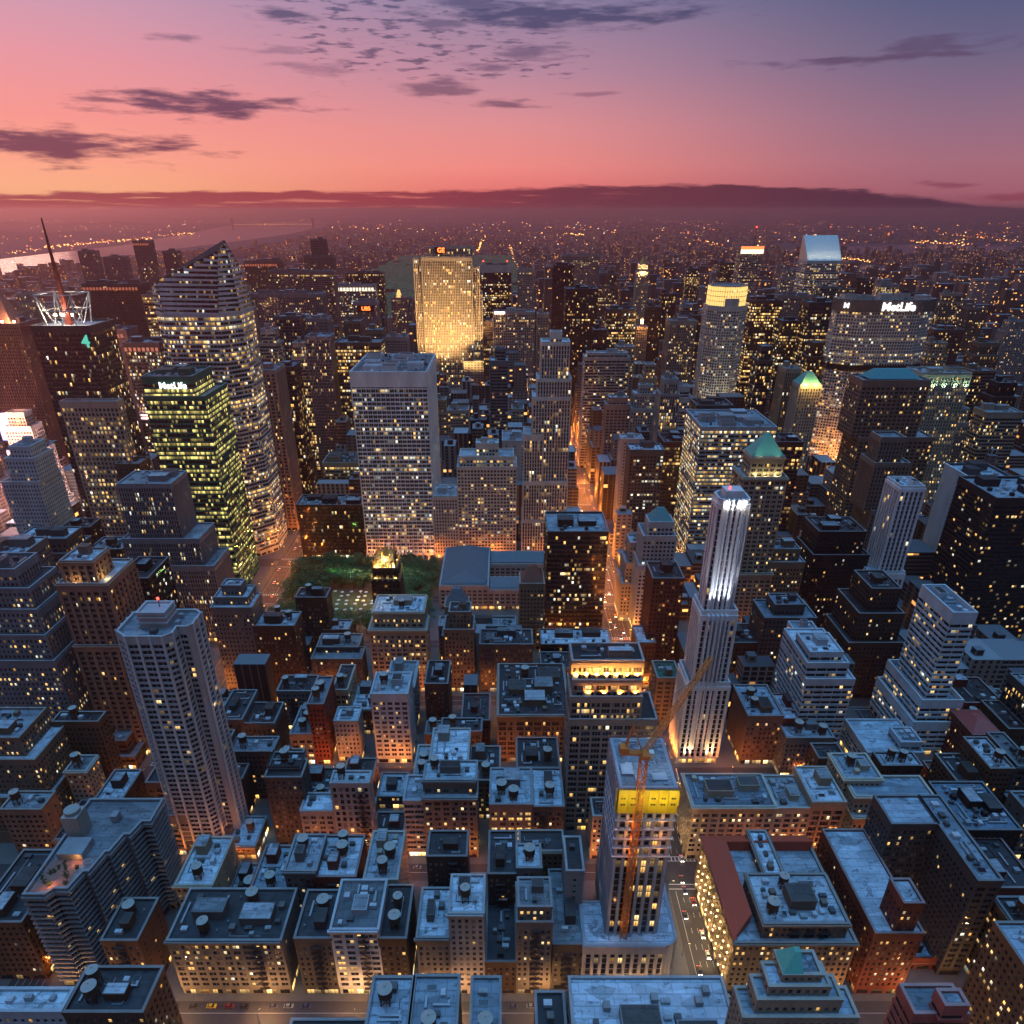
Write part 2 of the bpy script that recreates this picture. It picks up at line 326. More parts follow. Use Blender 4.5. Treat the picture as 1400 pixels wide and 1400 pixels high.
COL = dict(lime=(.34, .30, .24), grey=(.15, .145, .14), dgrey=(.065, .064, .064), brown=(.10, .058, .036), red=(.15, .036, .022), white=(.62, .62, .62), cream=(.46, .39, .29),
           dark=(.035, .035, .04), black=(.012, .012, .014), tan=(.19, .14, .095), bronze=(.05, .033, .024), green=(.006, .05, .042), pinkg=(.42, .29, .24),
           steel=(.26, .29, .33), pink=(.42, .13, .10), sand=(.36, .28, .19), umber=(.055, .036, .026), lgrey=(.30, .30, .30), silver=(.45, .48, .52))
# bay, pier, pier depth, storey, band, band depth, cells per bay
STY = dict(mas=(2.7, 1.35, .35, 3.6, 1.75, .28, 1), mas2=(4.6, 1.5, .40, 3.7, 1.6, .3, 2), loft=(5.6, 1.1, .55, 4.0, 1.3, .3, 3), vert=(2.9, 1.35, .8, 3.7, 1.5, .2, 1),
           vert2=(5.0, 1.9, .9, 3.8, 1.6, .25, 2), pin=(1.9, .8, .6, 3.8, 1.0, .12, 1), horiz=(6.0, .45, .2, 3.8, 1.7, .5, 3), glass=(1.6, .14, .15, 3.9, .75, .08, 1), ribbon=(3.2, .14, .1, 3.9, 1.5, .18, 2),
           grid=(4.4, .6, .7, 4.0, 1.25, .75, 2), punch=(3.6, 1.5, .5, 4.2, 1.4, .48, 1), party=(8.5, 6.9, .25, 3.8, 2.3, .22, 1), blank=None, cell=(3.2, 1.2, .5, 3.6, 1.5, .45, 1),
           balc=(6.0, .35, .25, 3.0, 1.0, 1.1, 3), strip=(3.6, 1.5, 1.0, 3.8, .45, .12, 1), fine=(2.6, 1.15, .9, 3.8, .6, .12, 1), slab=(5.2, 1.0, .45, 3.2, 1.2, .4, 2), bigrid=(7.6, 1.0, .8, 4.3, 1.1, .85, 3))
NLIST = []      # registry of footprints (x0,x1,y0,y1)
BLD = []        # registry of buildings for the labels of the ones between
class Facade:
    def __init__(s): s.wall = MB(); s.glass = MB(); s.op = []
def edge_frame(p, q):
    L = math.hypot(q[0]-p[0], q[1]-p[1]); t = ((q[0]-p[0])/L, (q[1]-p[1])/L); n = (t[1], -t[0])
    def W(a, b, z): return (p[0]+t[0]*a+n[0]*b, p[1]+t[1]*a+n[1]*b, z)
    return L, t, n, W
def lbox(mb, W, s0, s1, d0, d1, z0, z1, ends=True, tb=True, back=False, mi=0):
    mb.face([W(s0, d1, z0), W(s1, d1, z0), W(s1, d1, z1), W(s0, d1, z1)], mi=mi)
    if ends:
        mb.face([W(s0, d0, z0), W(s0, d1, z0), W(s0, d1, z1), W(s0, d0, z1)], mi=mi)
        mb.face([W(s1, d1, z0), W(s1, d0, z0), W(s1, d0, z1), W(s1, d1, z1)], mi=mi)
    if tb:
        mb.face([W(s0, d1, z1), W(s1, d1, z1), W(s1, d0, z1), W(s0, d0, z1)], mi=mi)
        mb.face([W(s0, d0, z0), W(s1, d0, z0), W(s1, d1, z0), W(s0, d1, z0)], mi=mi)
    if back: mb.face([W(s1, d0, z0), W(s0, d0, z0), W(s0, d0, z1), W(s1, d0, z1)], mi=mi)
def facade(fc, p, q, z0, z1, sty, voff=0, opn=False, base=5.5):
    L, t, n, W = edge_frame(p, q)
    if sty is None or STY[sty] is None or L < 3:
        lbox(fc.wall, W, 0, L, -.2, .02, z0, z1, ends=False, tb=False); return
    bay, pw, dp, fh, bh, db, sub = STY[sty]
    nb = max(1, round(L/bay)); bw = L/nb; pw = pw*bw/bay
    zb = z0 + (base if z0 < 1 else 0); nf = max(1, int((z1-zb-1.2)/fh)); ztop = zb+nf*fh
    # glass plane
    u0, v0 = voff*37.0, (zb/fh)//1
    fc.glass.face([W(0, 0, zb), W(L, 0, zb), W(L, 0, ztop), W(0, 0, ztop)], [(u0, v0), (u0+nb*sub, v0), (u0+nb*sub, v0+nf), (u0, v0+nf)])
    dmax = max(dp, db)
    for i in range(nb+1):
        c = i*bw; a, b = c-pw/2, c+pw/2
        if i == 0: a, b = -dp, pw/2
        if i == nb: a, b = L-pw/2, L
        lbox(fc.wall, W, a, b, -.01, dp, zb-.01 if z0 < 1 else z0, ztop, tb=True)
        if sub > 1 and i < nb and sty not in ('horiz', 'ribbon'):
            for k in range(1, sub):
                m_ = c+pw/2+(bw-pw)*k/sub; lbox(fc.wall, W, m_-.09, m_+.09, -.01, .12, zb, ztop, tb=False)
    for j in range(nf+1):
        zc = zb+j*fh
        h0, h1 = zc-bh*.45, zc+bh*.55
        if j == 0: h0 = zc - .6 if z0 < 1 else zc-.001
        if j == nf: continue
        lbox(fc.wall, W, -db, L, -.01, db, h0, h1, tb=True, ends=True)
    lbox(fc.wall, W, -dmax-.06, L, -.01, dmax+.06, ztop-bh*.3, z1, ends=True, tb=True)
    if z0 < 1:
        fc.wall.face([W(-dp, .0, 0), W(L, 0, 0), W(L, 0, zb-.6), W(-dp, 0, zb-.6)])
    if opn: fc.op.append((W, nb, bw, pw, zb, fh, nf, bh, sub, t, n, z0))
def shop(fc, mb, p, q, z1=4.6):
    L, t, n, W = edge_frame(p, q); k = max(1, int(L/6)); w = L/k
    for i in range(k): u = len(mb.f)*5; mb.face([W(i*w+.9, .07, .5), W((i+1)*w-.9, .07, .5), W((i+1)*w-.9, .07, 3.3), W(i*w+.9, .07, 3.3)], [(u, 0), (u+2, 0), (u+2, .99), (u, .99)])
def rect(x0, x1, y0, y1): return [(x0, y0), (x1, y0), (x1, y1), (x0, y1)]
def octo(x0, x1, y0, y1, c): return [(x0+c, y0), (x1-c, y0), (x1, y0+c), (x1, y1-c), (x1-c, y1), (x0+c, y1), (x0, y1-c), (x0, y0+c)]
def parapet(mb, poly, z, h=1.1, d=.6, out=.5, mi=0):
    m = len(poly)
    for i in range(m):
        p, q = poly[i], poly[(i+1) % m]; L, t, n, W = edge_frame(p, q)
        lbox(mb, W, -out, L-d, -d, out, z-.35, z+h, back=True, mi=mi)
def coping(mb, poly, z):
    for i in range(len(poly)):
        L, t, n, W = edge_frame(poly[i], poly[(i+1) % len(poly)]); lbox(mb, W, -.58, L-.53, -.53, .58, z+.003, z+.22, back=True)
def water_tank(root, org, x, y, z, r=2.6, h=4.2, leg=3.0):
    st = MB()
    for a in (-1, 1):
        for b in (-1, 1): st.beam((x+a*r*.62, y+b*r*.62, z), (x+a*r*.62, y+b*r*.62, z+leg), .35)
    for a in (-1, 1):
        st.beam((x-r*.62, y+a*r*.62, z+.2), (x+r*.62, y+a*r*.62, z+leg), .18); st.beam((x+a*r*.62, y-r*.62, z+.2), (x+a*r*.62, y+r*.62, z+leg), .18)
    st.box(x-r*.8, x+r*.8, y-r*.8, y+r*.8, z+leg-.15, z+leg+.15, bottom=True)
    tk = MB(); tk.cone(x, y, r, r*.93, z+leg+.16, z+leg+h, 16)
    for k in range(5):
        zz = z+leg+.5+k*(h-.8)/4; tk.cone(x, y, r+.06, r+.06, zz, zz+.12, 16)
    t = tk.build('water_tank', TANKW, root, org)
    st.build('stand', TANKW, t, org)
    ld = MB(); ld.cone(x, y, r*1.08, .12, z+leg+h+.01, z+leg+h+r*.55, 16); ld.cone(x, y, .35, .35, z+leg+h+r*.5, z+leg+h+r*.5+.5, 8)
    ld.build('conical_lid', TANKR, t, org)
    return t
def roof_kit(root, org, x0, x1, y0, y1, z, rnd, dens=1.0, wt=0, col=(.3, .3, .3), big=True):
    w, d = x1-x0, y1-y0; used = []
    def spot(a, b, m=1.2):
        for _ in range(14):
            x = rnd.uniform(x0+m, max(x0+m+.1, x1-m-a)); y = rnd.uniform(y0+m, max(y0+m+.1, y1-m-b))
            if x+a > x1-m+.2 or y+b > y1-m+.2: continue
            if all(x+a+.5 < u[0] or x > u[1]+.5 or y+b+.5 < u[2] or y > u[3]+.5 for u in used):
                used.append((x, x+a, y, y+b)); return x, y
        return None
    for _q in range((1+int(w*d/750)) if big and w > 11 and d > 11 else 0):
        a, b = rnd.uniform(.25, .45)*w, rnd.uniform(.25, .4)*d; a = min(a, 14); b = min(b, 11); p = spot(a, b, 2)
        if p:
            hh = rnd.uniform(3.5, 6); m = MB(); m.box(p[0], p[0]+a, p[1], p[1]+b, z, z+hh)
            m.box(p[0]-.15, p[0]+a+.15, p[1]-.15, p[1]+b+.15, z+hh-.4, z+hh+.35)
            m.box(p[0]+a*.3, p[0]+a*.3+1.1, p[1]-.05, p[1], z+.05, z+2.2)
            m.build('bulkhead', WALL, root, org, col)
            r = MB(); r.face([(p[0]+.2, p[1]+.2, z+hh+.36), (p[0]+a-.2, p[1]+.2, z+hh+.36), (p[0]+a-.2, p[1]+b-.2, z+hh+.36), (p[0]+.2, p[1]+b-.2, z+hh+.36)]); r.build('bulkhead_roof', ROOF, root, org, rnd.choice([(.3, .33, .36), (.05, .05, .05)]))
    for i in range(wt):
        r = rnd.uniform(2.0, 2.7); p = spot(2*r, 2*r)
        if p: water_tank(root, org, p[0]+r, p[1]+r, z, r, rnd.uniform(3.6, 4.6), rnd.uniform(2.2, 4.5))
    if dens >= .8 and w > 9 and d > 9:
        for i in range(rnd.choice([1, 2, 3])):
            m = MB(); xa, ya = rnd.uniform(x0+1, x1-1), rnd.uniform(y0+1, y1-1); xb, yb = rnd.uniform(x0+1, x1-1), rnd.uniform(y0+1, y1-1)
            m.beam((xa, ya, z+.3), (xb, ya, z+.3), .22); m.beam((xb, ya, z+.3), (xb, yb, z+.3), .22); m.beam((xa, ya, z), (xa, ya, z+.45), .3); m.build('pipe_run', rnd.choice([STEEL, DUCT]), root, org)
        if rnd.random() < .4: m = MB(); xa, ya = rnd.uniform(x0+1, x1-1), rnd.uniform(y0+1, y1-1); m.beam((xa, ya, z), (xa, ya, z+rnd.uniform(4, 8)), .12); m.beam((xa-.8, ya, z+3.4), (xa+.8, ya, z+3.4), .08); m.build('aerial', STEEL, root, org)
    for i in range(min(60, int(dens*w*d/80)+2)):
        k = rnd.random()
        if k < .4:
            a, b = rnd.uniform(1.5, 3.5), rnd.uniform(1.5, 3); p = spot(a, b)
            if not p: continue
            m = MB(); hh = rnd.uniform(1, 2.2); m.box(p[0], p[0]+a, p[1], p[1]+b, z+.3, z+.3+hh, bottom=True); m.box(p[0]+.1, p[0]+a-.1, p[1]+.1, p[1]+b-.1, z, z+.3)
            m.cone(p[0]+a/2, p[1]+b/2, min(a, b)*.35, min(a, b)*.35, z+.3+hh, z+.5+hh, 10); m.build('air_handler', PAINT, root, org, rnd.choice([(.5, .52, .55), (.08, .08, .08), (.3, .32, .34)]))
        elif k < .62:
            L = rnd.uniform(4, 12); hx = rnd.random() < .5; a, b = (L, .8) if hx else (.8, L); p = spot(a, b)
            if not p: continue
            m = MB(); m.box(p[0], p[0]+a, p[1], p[1]+b, z+.25, z+1.0, bottom=True)
            if hx: m.box(p[0]+a-1.0, p[0]+a-.1, p[1]+b, p[1]+b+1.2, z+.24, z+1.1)
            m.build('duct', DUCT, root, org)
        elif k < .8:
            p = spot(.9, .9)
            if not p: continue
            m = MB(); m.cone(p[0]+.45, p[1]+.45, .3, .3, z, z+1.3, 8); m.cone(p[0]+.45, p[1]+.45, .5, .2, z+1.3, z+1.7, 8); m.build('roof_vent', DUCT, root, org)
        elif k < .92:
            a, b = rnd.uniform(2, 4), rnd.uniform(1.5, 2.5); p = spot(a, b)
            if not p: continue
            m = MB(); m.box(p[0], p[0]+a, p[1], p[1]+b, z, z+.5); m.face([(p[0]+.15, p[1]+.15, z+.52), (p[0]+a-.15, p[1]+.15, z+.52), (p[0]+a-.15, p[1]+b-.15, z+.75), (p[0]+.15, p[1]+b-.15, z+.75)], mi=1)
            m.build('skylight', [DUCT, PANES[0]], root, org)
        else:
            p = spot(3, 3)
            if not p: continue
            m = MB(); m.box(p[0], p[0]+2.6, p[1], p[1]+2.8, z, z+2.6); m.box(p[0]+.8, p[0]+1.7, p[1]-.05, p[1], z+.05, z+2.1); m.build('stair_head', WALL, root, org, col)
WMESH = {}
def fire_escape(root, org, x, y0, z1, w=4.6):
    m = MB(); z = 5.2; k = 0
    while z < z1-3:
        m.box(x, x+w, y0-1.5, y0-.42, z, z+.12, bottom=True)
        for xx in (x, x+w/2, x+w): m.beam((xx, y0-1.45, z), (xx, y0-1.45, z+1.0), .07)
        m.beam((x, y0-1.45, z+1.0), (x+w, y0-1.45, z+1.0), .08)
        if z+3.6 < z1-3: m.beam((x+.5 if k % 2 else x+w-.5, y0-1.0, z+.1), (x+w-.5 if k % 2 else x+.5, y0-1.0, z+3.6), .35)
        z += 3.6; k += 1
    m.build('fire_escape', STEEL, root, org)
def window_mesh(w, h, kind):
    key = (round(w, 1), round(h, 1), kind)
    if key not in WMESH:
        m = MB(); w, h = key[0]/2, key[1]/2; f = .09
        m.face([(-w+f, -.03, -h+f), (w-f, -.03, -h+f), (w-f, -.03, h-f), (-w+f, -.03, h-f)], mi=1)
        for a, b, c, d in ((-w, w, -h, -h+f), (-w, w, h-f, h), (-w, -w+f, -h+f, h-f), (w-f, w, -h+f, h-f), (-w+f, w-f, -.05, .05)):
            m.box(a, b, -.10, 0, c, d)
        WMESH[key] = m.mesh('window', [DARKF, PANES[kind]])
    return WMESH[key]
def building(name, label, cat, tiers, sty, col, lit=(.12, .6, 1.0), side=None, roofc=(.24, .27, .30), near=False, wt=0, kit=1.0, cornice=False,
             group=None, seed=0, par=1.0, shopf=True, nwin=100, kits=None, rec=True):
    """tiers: (poly, z0, z1). One root Empty; wall, glazing, roof, windows and roof plant are its parts."""
    rnd = random.Random(seed*7919+len(BLD)*31+5)
    xs = [p[0] for t in tiers for p in t[0]]; ys = [p[1] for t in tiers for p in t[0]]
    org = ((min(xs)+max(xs))/2, (min(ys)+max(ys))/2, 0)
    root = empty(name, org); tag(root, label, cat, group)
    fc = Facade(); rf = MB(); cn = MB(); sh = MB(); cp = MB()
    for ti, (poly, z0, z1) in enumerate(tiers):
        m = len(poly)
        for i in range(m):
            p, q = poly[i], poly[(i+1) % m]; L, t, n, W = edge_frame(p, q)
            if n[1] > .9: facade(fc, p, q, z0, z1, None); continue
            front = n[1] < -.5
            s_ = sty if front else (side or sty)
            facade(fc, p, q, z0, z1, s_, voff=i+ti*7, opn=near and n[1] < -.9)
            if z0 < 1 and shopf: shop(fc, sh, p, q)
        rf = MB(); cp = MB(); cn = MB(); rf.face([(*p, z1) for p in poly])
        parapet(fc.wall, poly, z1, par, .45, .5)
        coping(cp, poly, z1+par)
        if cornice:
            for i in range(m):
                p, q = poly[i], poly[(i+1) % m]; L, t, n, W = edge_frame(p, q)
                if n[1] > .9 or (n[1] > -.5 and side == 'party'): continue
                lbox(cn, W, -1.3, L, 0, 1.3, z1-.2, z1+.55, back=True); lbox(cn, W, -.95, L, 0, .95, z1-1.3, z1-.2)
        rf.build('roof', ROOF, root, org, roofc); cn.build('cornice', WALL, root, org, tuple(min(.7, c*1.25) for c in col[:3]))
        cp.build('coping', WALL, root, org, tuple(min(.55, c*.6+.16) for c in col[:3]))
        NLIST.append((min(p[0] for p in poly), max(p[0] for p in poly), min(p[1] for p in poly), max(p[1] for p in poly)))
    fc.wall.build('wall', WALL, root, org, col)
    # windows of the front as parts
    cnt = 0; wl = []
    if near and fc.op:
        ops = sorted(fc.op, key=lambda o: -o[4])
        for (W, nb, bw, pw, zb, fh, nf, bh, sub, t, n, z0) in ops:
            for j in range(nf-1, -1, -1):
                fl = rnd.random()**2*1.8*lit[0]
                for i in range(nb):
                    for k in range(sub):
                        if cnt >= nwin: break
                        cw = (bw-pw)/sub; s = i*bw+pw/2+cw*(k+.5); zc = zb+j*fh+(bh*.55+fh-bh*.45)/2; hh = fh-bh
                        r = rnd.random(); kind = 0 if rnd.random() < .72 else 3
                        if r < fl+lit[0]*.35: kind = 1 if rnd.random() < lit[1] else 2
                        o = bpy.data.objects.new('window', window_mesh(min(cw-.02, 3.2), hh, kind)); P = W(s, .08, zc)
                        o.location = (P[0]-org[0], P[1]-org[1], P[2]); o.rotation_euler = (0, 0, atan2(t[1], t[0])); o.parent = root; C.objects.link(o); cnt += 1
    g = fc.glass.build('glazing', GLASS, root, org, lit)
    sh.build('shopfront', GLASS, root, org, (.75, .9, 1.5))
    t0 = tiers[0]; X0, Y0 = t0[0][0]; X1 = t0[0][1][0]
    if near and side == 'party' and len(t0[0]) == 4 and X1-X0 > 9 and t0[2] < 75 and rnd.random() < .6: fire_escape(root, org, X0+rnd.uniform(1.2, X1-X0-6), Y0, t0[2])
    # roof kit on the last tiers
    for (poly, z0, z1) in (kits if kits is not None else tiers[-1:]):
        x0, x1 = min(p[0] for p in poly), max(p[0] for p in poly); y0, y1 = min(p[1] for p in poly), max(p[1] for p in poly)
        if kit > 0 and x1-x0 > 5: roof_kit(root, org, x0+1, x1-1, y0+1, y1-1, z1, rnd, kit, wt, tuple(c*.9 for c in col[:3]))
    zt = max(t[2] for t in tiers)
    if rec: BLD.append((root, proj(org[0], min(ys), zt), zt, org, label))
    root['_z'] = zt
    del root['_z']
    return root, org
def tiersof(rows):
    """rows (xl, xr, yf, D, depth|yb[, 'g']) in pixels of the photograph; each next tier stands on the highest one it lies over"""
    out = []
    for r in rows:
        xl, xr, yf, D, dep = r[:5]; z = hgt(yf, D)
        if dep > 250: dep = max(8, dist(dep, z)-D)
        if D < 600:
            nx = min([STREET(k)-9 for k in range(36, 50) if STREET(k)-9 > D+6]); dep = min(dep, nx-D)
        x0, x1 = xat(xl, D, z), xat(xr, D, z)
        base = 0
        if out and (len(r) < 6):
            for (pl, a, b) in out:
                px0, px1 = min(p[0] for p in pl), max(p[0] for p in pl); py0, py1 = min(p[1] for p in pl), max(p[1] for p in pl)
                cx, cy = (x0+x1)/2, D+dep/2
                if px0 <= cx <= px1 and py0 <= cy <= py1 and b < z: base = max(base, b)
        out.append((rect(x0, x1, D, D+dep), base, z))
    return out
def text(root, org, s, loc, size, m, rot=(pi/2, 0, 0), name='sign_lettering', ext=.3, bold=.02):
    cu = bpy.data.curves.new(name, 'FONT'); cu.body = s; cu.size = size; cu.extrude = ext; cu.offset = bold*size*.35; cu.align_x = 'CENTER'; cu.align_y = 'CENTER'
    cu.materials.append(m); ob_ = bpy.data.objects.new(name, cu); C.objects.link(ob_); bpy.context.view_layer.update(); me = bpy.data.meshes.new_from_object(ob_.evaluated_get(bpy.context.evaluated_depsgraph_get())); bpy.data.objects.remove(ob_); o = bpy.data.objects.new(name, me); o.location = (loc[0]-org[0], loc[1]-org[1], loc[2]-org[2]); o.rotation_euler = rot; o.parent = root; C.objects.link(o); return o
def flood(x, y, z, tx, ty, tz, power, col, ang=70, blend=.8, r=1.5):
    d = bpy.data.lights.new('floodlight', 'SPOT'); d.energy = power; d.color = col; d.spot_size = R(ang); d.spot_blend = blend; d.shadow_soft_size = r
    o = bpy.data.objects.new('floodlight', d); o.location = (x, y, z); C.objects.link(o)
    from mathutils import Vector
    o.rotation_euler = Vector((tx-x, ty-y, tz-z)).to_track_quat('-Z', 'Y').to_euler(); return o
def lamp(x, y, z, power, col, r=.5):
    d = bpy.data.lights.new('lamp_light', 'POINT'); d.energy = power; d.color = col; d.shadow_soft_size = r
    o = bpy.data.objects.new('lamp_light', d); o.location = (x, y, z); C.objects.link(o); return o
# ---------------------------------------------------------------- ground, river, streets
GROUND = plain('ground_soil', (.05, .045, .045), .9, nsc=.002, noise=.4); ASPH = plain('asphalt', (.032, .032, .034), .65, nsc=.15, noise=.35)
PAVE = plain('paving', (.10, .098, .095), .8, nsc=.3); MARK = plain('road_paint', (.65, .64, .6), .6, noise=.2, nsc=1.5)
def sheet(name, poly, z, m, kind='structure'):
    b = MB(); b.face([(x, y, z) for x, y in poly]); o = b.build(name, m); o['kind'] = kind; return o
sheet('ground', [(-90000, -300), (90000, -300), (90000, 120000), (-90000, 120000)], -3.0, GROUND)
def g2(x, y, z=0): D = dist(y, z); return (xat(x, D, z), D)
WATER, wg, wb = mat('river_water'); wb.inputs['Base Color'].default_value = (.02, .03, .04, 1); wb.inputs['Roughness'].default_value = .24; wb.inputs['IOR'].default_value = 1.33
wv, _ = coords(wg, (.02, .006, .02)); wn_ = wg.n('ShaderNodeTexNoise', i_Scale=1.0, i_Detail=4.0); wg.l(wv, wn_.inputs[0]); wbp = wg.n('ShaderNodeBump'); wbp.inputs['Strength'].default_value = .25; wbp.inputs['Distance'].default_value = 4
wg.l(wn_.outputs[0], wbp.inputs['Height']); wg.l(wbp.outputs[0], wb.inputs['Normal'])
sheet('river_west', [(-2600, 1500)]+[g2(*p) for p in [(-160, 415), (0, 376), (60, 366), (150, 354), (250, 339), (330, 329), (400, 319), (440, 310), (455, 304), (430, 300.5), (400, 302), (320, 307), (240, 322), (170, 335), (60, 347), (0, 354), (-200, 380)]]+[(-6000, 1500)], -1.0, WATER)
sheet('river_east', [g2(*p) for p in [(1060, 343), (1150, 337), (1270, 334), (1420, 338), (1420, 347), (1330, 345), (1250, 350), (1190, 347), (1140, 352)]], -1.0, WATER)
sheet('river_channel', [g2(*p) for p in [(1130, 372), (1200, 360), (1290, 363), (1500, 400), (1500, 425), (1400, 401), (1290, 381), (1220, 377)]], -1.0, WATER)
sheet('road', [(-1500, 60), (1500, 60), (1500, 2100), (-1500, 2100)], 0.0, ASPH)
AV = [-1400, X8-280, X8, X7, X6, X5, XM, XP, XL, XL+170, XL+360, XL+560]
pv = MB()
for k in range(33, 60):
    s0 = STREET(k)+5.5; s1 = STREET(k+1)-5.5
    if k == 42: s0 += 3.5
    if k == 41: s1 -= 3.5
    for i in range(len(AV)-1):
        x0, x1 = AV[i]+9.5, AV[i+1]-9.5; c = 3.0
        pv.prism([(x0+c, s0), (x1-c, s0), (x1-1, s0+1), (x1, s0+c), (x1, s1-c), (x1-1, s1-1), (x1-c, s1), (x0+c, s1), (x0+1, s1-1), (x0, s1-c), (x0, s0+c), (x0+1, s0+1)], -.2, .15)
tag(pv.build('pavement', PAVE), kind='structure')
mk = MB()
def q4(x0, x1, y0, y1): mk.face([(x0, y0, .012), (x1, y0, .012), (x1, y1, .012), (x0, y1, .012)])
for ax in (X6, X5, XM):
    for k in range(35, 48):
        a, b = STREET(k), STREET(k+1)
        for lx in (-6.2, 6.2): q4(ax+lx-.08, ax+lx+.08, a+12, b-12)
        for lx in (-3.1, 0, 3.1):
            y = a+13
            while y < b-14: q4(ax+lx-.07, ax+lx+.07, y, y+3); y += 9
        for yy in (a+7.5, a+10.5, b-7.9, b-10.9): q4(ax-9.3, ax+9.3, yy, yy+.35)
        for i in range(9):
            x = ax-8.6+i*2.1; q4(x, x+.5, a+7.9, a+10.4)
        for xx in (ax-11.5, ax+8.5+2.6):
            for yy in (-4.6, -2.3, 0, 2.3, 4.4): q4(xx, xx+.4, a+yy-.2, a+yy+.1) if False else None
            q4(xx, xx+.35, a-5, a+5); q4(xx+2.6*(1 if xx > ax else -1), xx+2.6*(1 if xx > ax else -1)+.35, a-5, a+5)
for k in range(36, 44):
    for (a, b) in ((X6, X5), (X5, XM)): q4(a+16, b-16, STREET(k)-.08, STREET(k)+.08)
tag(mk.build('road_markings', MARK), kind='structure')

# ---------------------------------------------------------------- the buildings one can tell apart
def B(label, rows, sty, col, name='office_building', cat='building', **kw):
    return building(name, label, cat, tiersof(rows), sty, COL[col] if isinstance(col, str) else col, **kw)
BLUE = (.42, .48, .54); TAR = (.03, .03, .034); GREYR = (.20, .22, .24)
n_ = dict(near=True)
# --- 36th to 37th Street, front row
B('wide grey loft building with a black roof and blue corner, rows of pale lit windows', [(229, 384, 1287, 203, 1217)], 'mas2', 'grey', 'loft_building', roofc=TAR, wt=2, cornice=True, lit=(.30, .4, 1.1), side='party', **n_)
B('plain grey building with black roof just left of the white corniced loft', [(403, 453, 1284, 203, 1219)], 'mas', 'dgrey', 'loft_building', roofc=TAR, wt=1, lit=(.10, .8, 1), side='party', **n_)
B('pale blue-white corniced loft building with penthouse blocks on its long roof', [(452, 517, 1272, 203, 1205)], 'mas2', 'silver', 'loft_building', roofc=GREYR, wt=0, cornice=True, lit=(.16, .9, .7), side='party', kit=1.6, **n_)
B('narrow brown building with black tarred roof and two small water tanks', [(518, 555, 1284, 203, 1212)], 'mas', 'umber', 'loft_building', roofc=TAR, wt=2, lit=(.04, .8, 1), side='party', **n_)
B('grey ornamented building with blue littered roof beside a taller white-gabled one', [(570, 614, 1283, 203, 1216)], 'mas', 'grey', 'loft_building', roofc=BLUE, lit=(.03, .8, 1), side='party', cornice=True, **n_)
B('slim pale building with white cornice and white bulkheads on a blue roof', [(614, 661, 1250, 203, 1198)], 'mas', 'lgrey', 'loft_building', roofc=BLUE, wt=1, lit=(.05, .4, 1), side='party', cornice=True, **n_)
B('low dark building sunk between two taller lofts', [(664, 706, 1316, 203, 50)], 'mas', 'umber', 'loft_building', roofc=TAR, lit=(.03, .8, 1), side='party', **n_)
B('tall narrow grey building with stacked setbacks and rows of pale yellow windows', [(707, 755, 1262, 203, 20), (709, 754, 1241, 204, 1202)], 'mas', 'grey', 'loft_building', roofc=GREYR, wt=2, lit=(.25, .5, 1), side='party', **n_)
B('low grey building wedged left of the curved glass podium', [(757, 800, 1292, 205, 40)], 'mas', 'dgrey', roofc=GREYR, side='party', lit=(.05, .5, 1), **n_)
# --- back row of that block
B('water-tank building with two tanks and a blue roof, left of an empty lot', [(389, 432, 1192, 233, 1143)], 'mas', 'grey', 'loft_building', roofc=BLUE, wt=2, cornice=True, side='party', lit=(.06, .6, 1), **n_)
B('red-fronted building with blue roof and a pair of pale tank lids', [(427, 486, 1200, 233, 1144)], 'mas', 'red', 'loft_building', roofc=BLUE, wt=2, side='party', lit=(.06, .6, 1), **n_)
B('black-roofed building ringed by a pale stone parapet', [(584, 638, 1172, 236, 1138)], 'mas', 'umber', 'loft_building', roofc=TAR, wt=1, side='party', lit=(.05, .6, 1), **n_)
B('black-roofed building with a white front coping, right of the parapet-ringed roof', [(668, 707, 1196, 233, 1138)], 'mas', 'umber', 'loft_building', roofc=TAR, wt=0, side='party', lit=(.05, .6, 1), **n_)
B('blue-roofed building with a curved gable behind the narrow setback tower', [(707, 740, 1188, 233, 1156)], 'mas', 'grey', 'loft_building', roofc=BLUE, wt=1, side='party', lit=(.05, .6, 1), **n_)
B('slim windowless grey slab standing left of the construction tower', [(775, 798, 1192, 225, 1146)], 'party', 'lgrey', roofc=TAR, kit=.5, lit=(.02, .6, 1))
B('brown brick building with black roof in front of the zigzag balconied block', [(139, 188, 1287, 203, 1230)], 'mas', 'brown', 'loft_building', roofc=TAR, wt=2, side='party', lit=(.10, .9, 1.1), **n_)
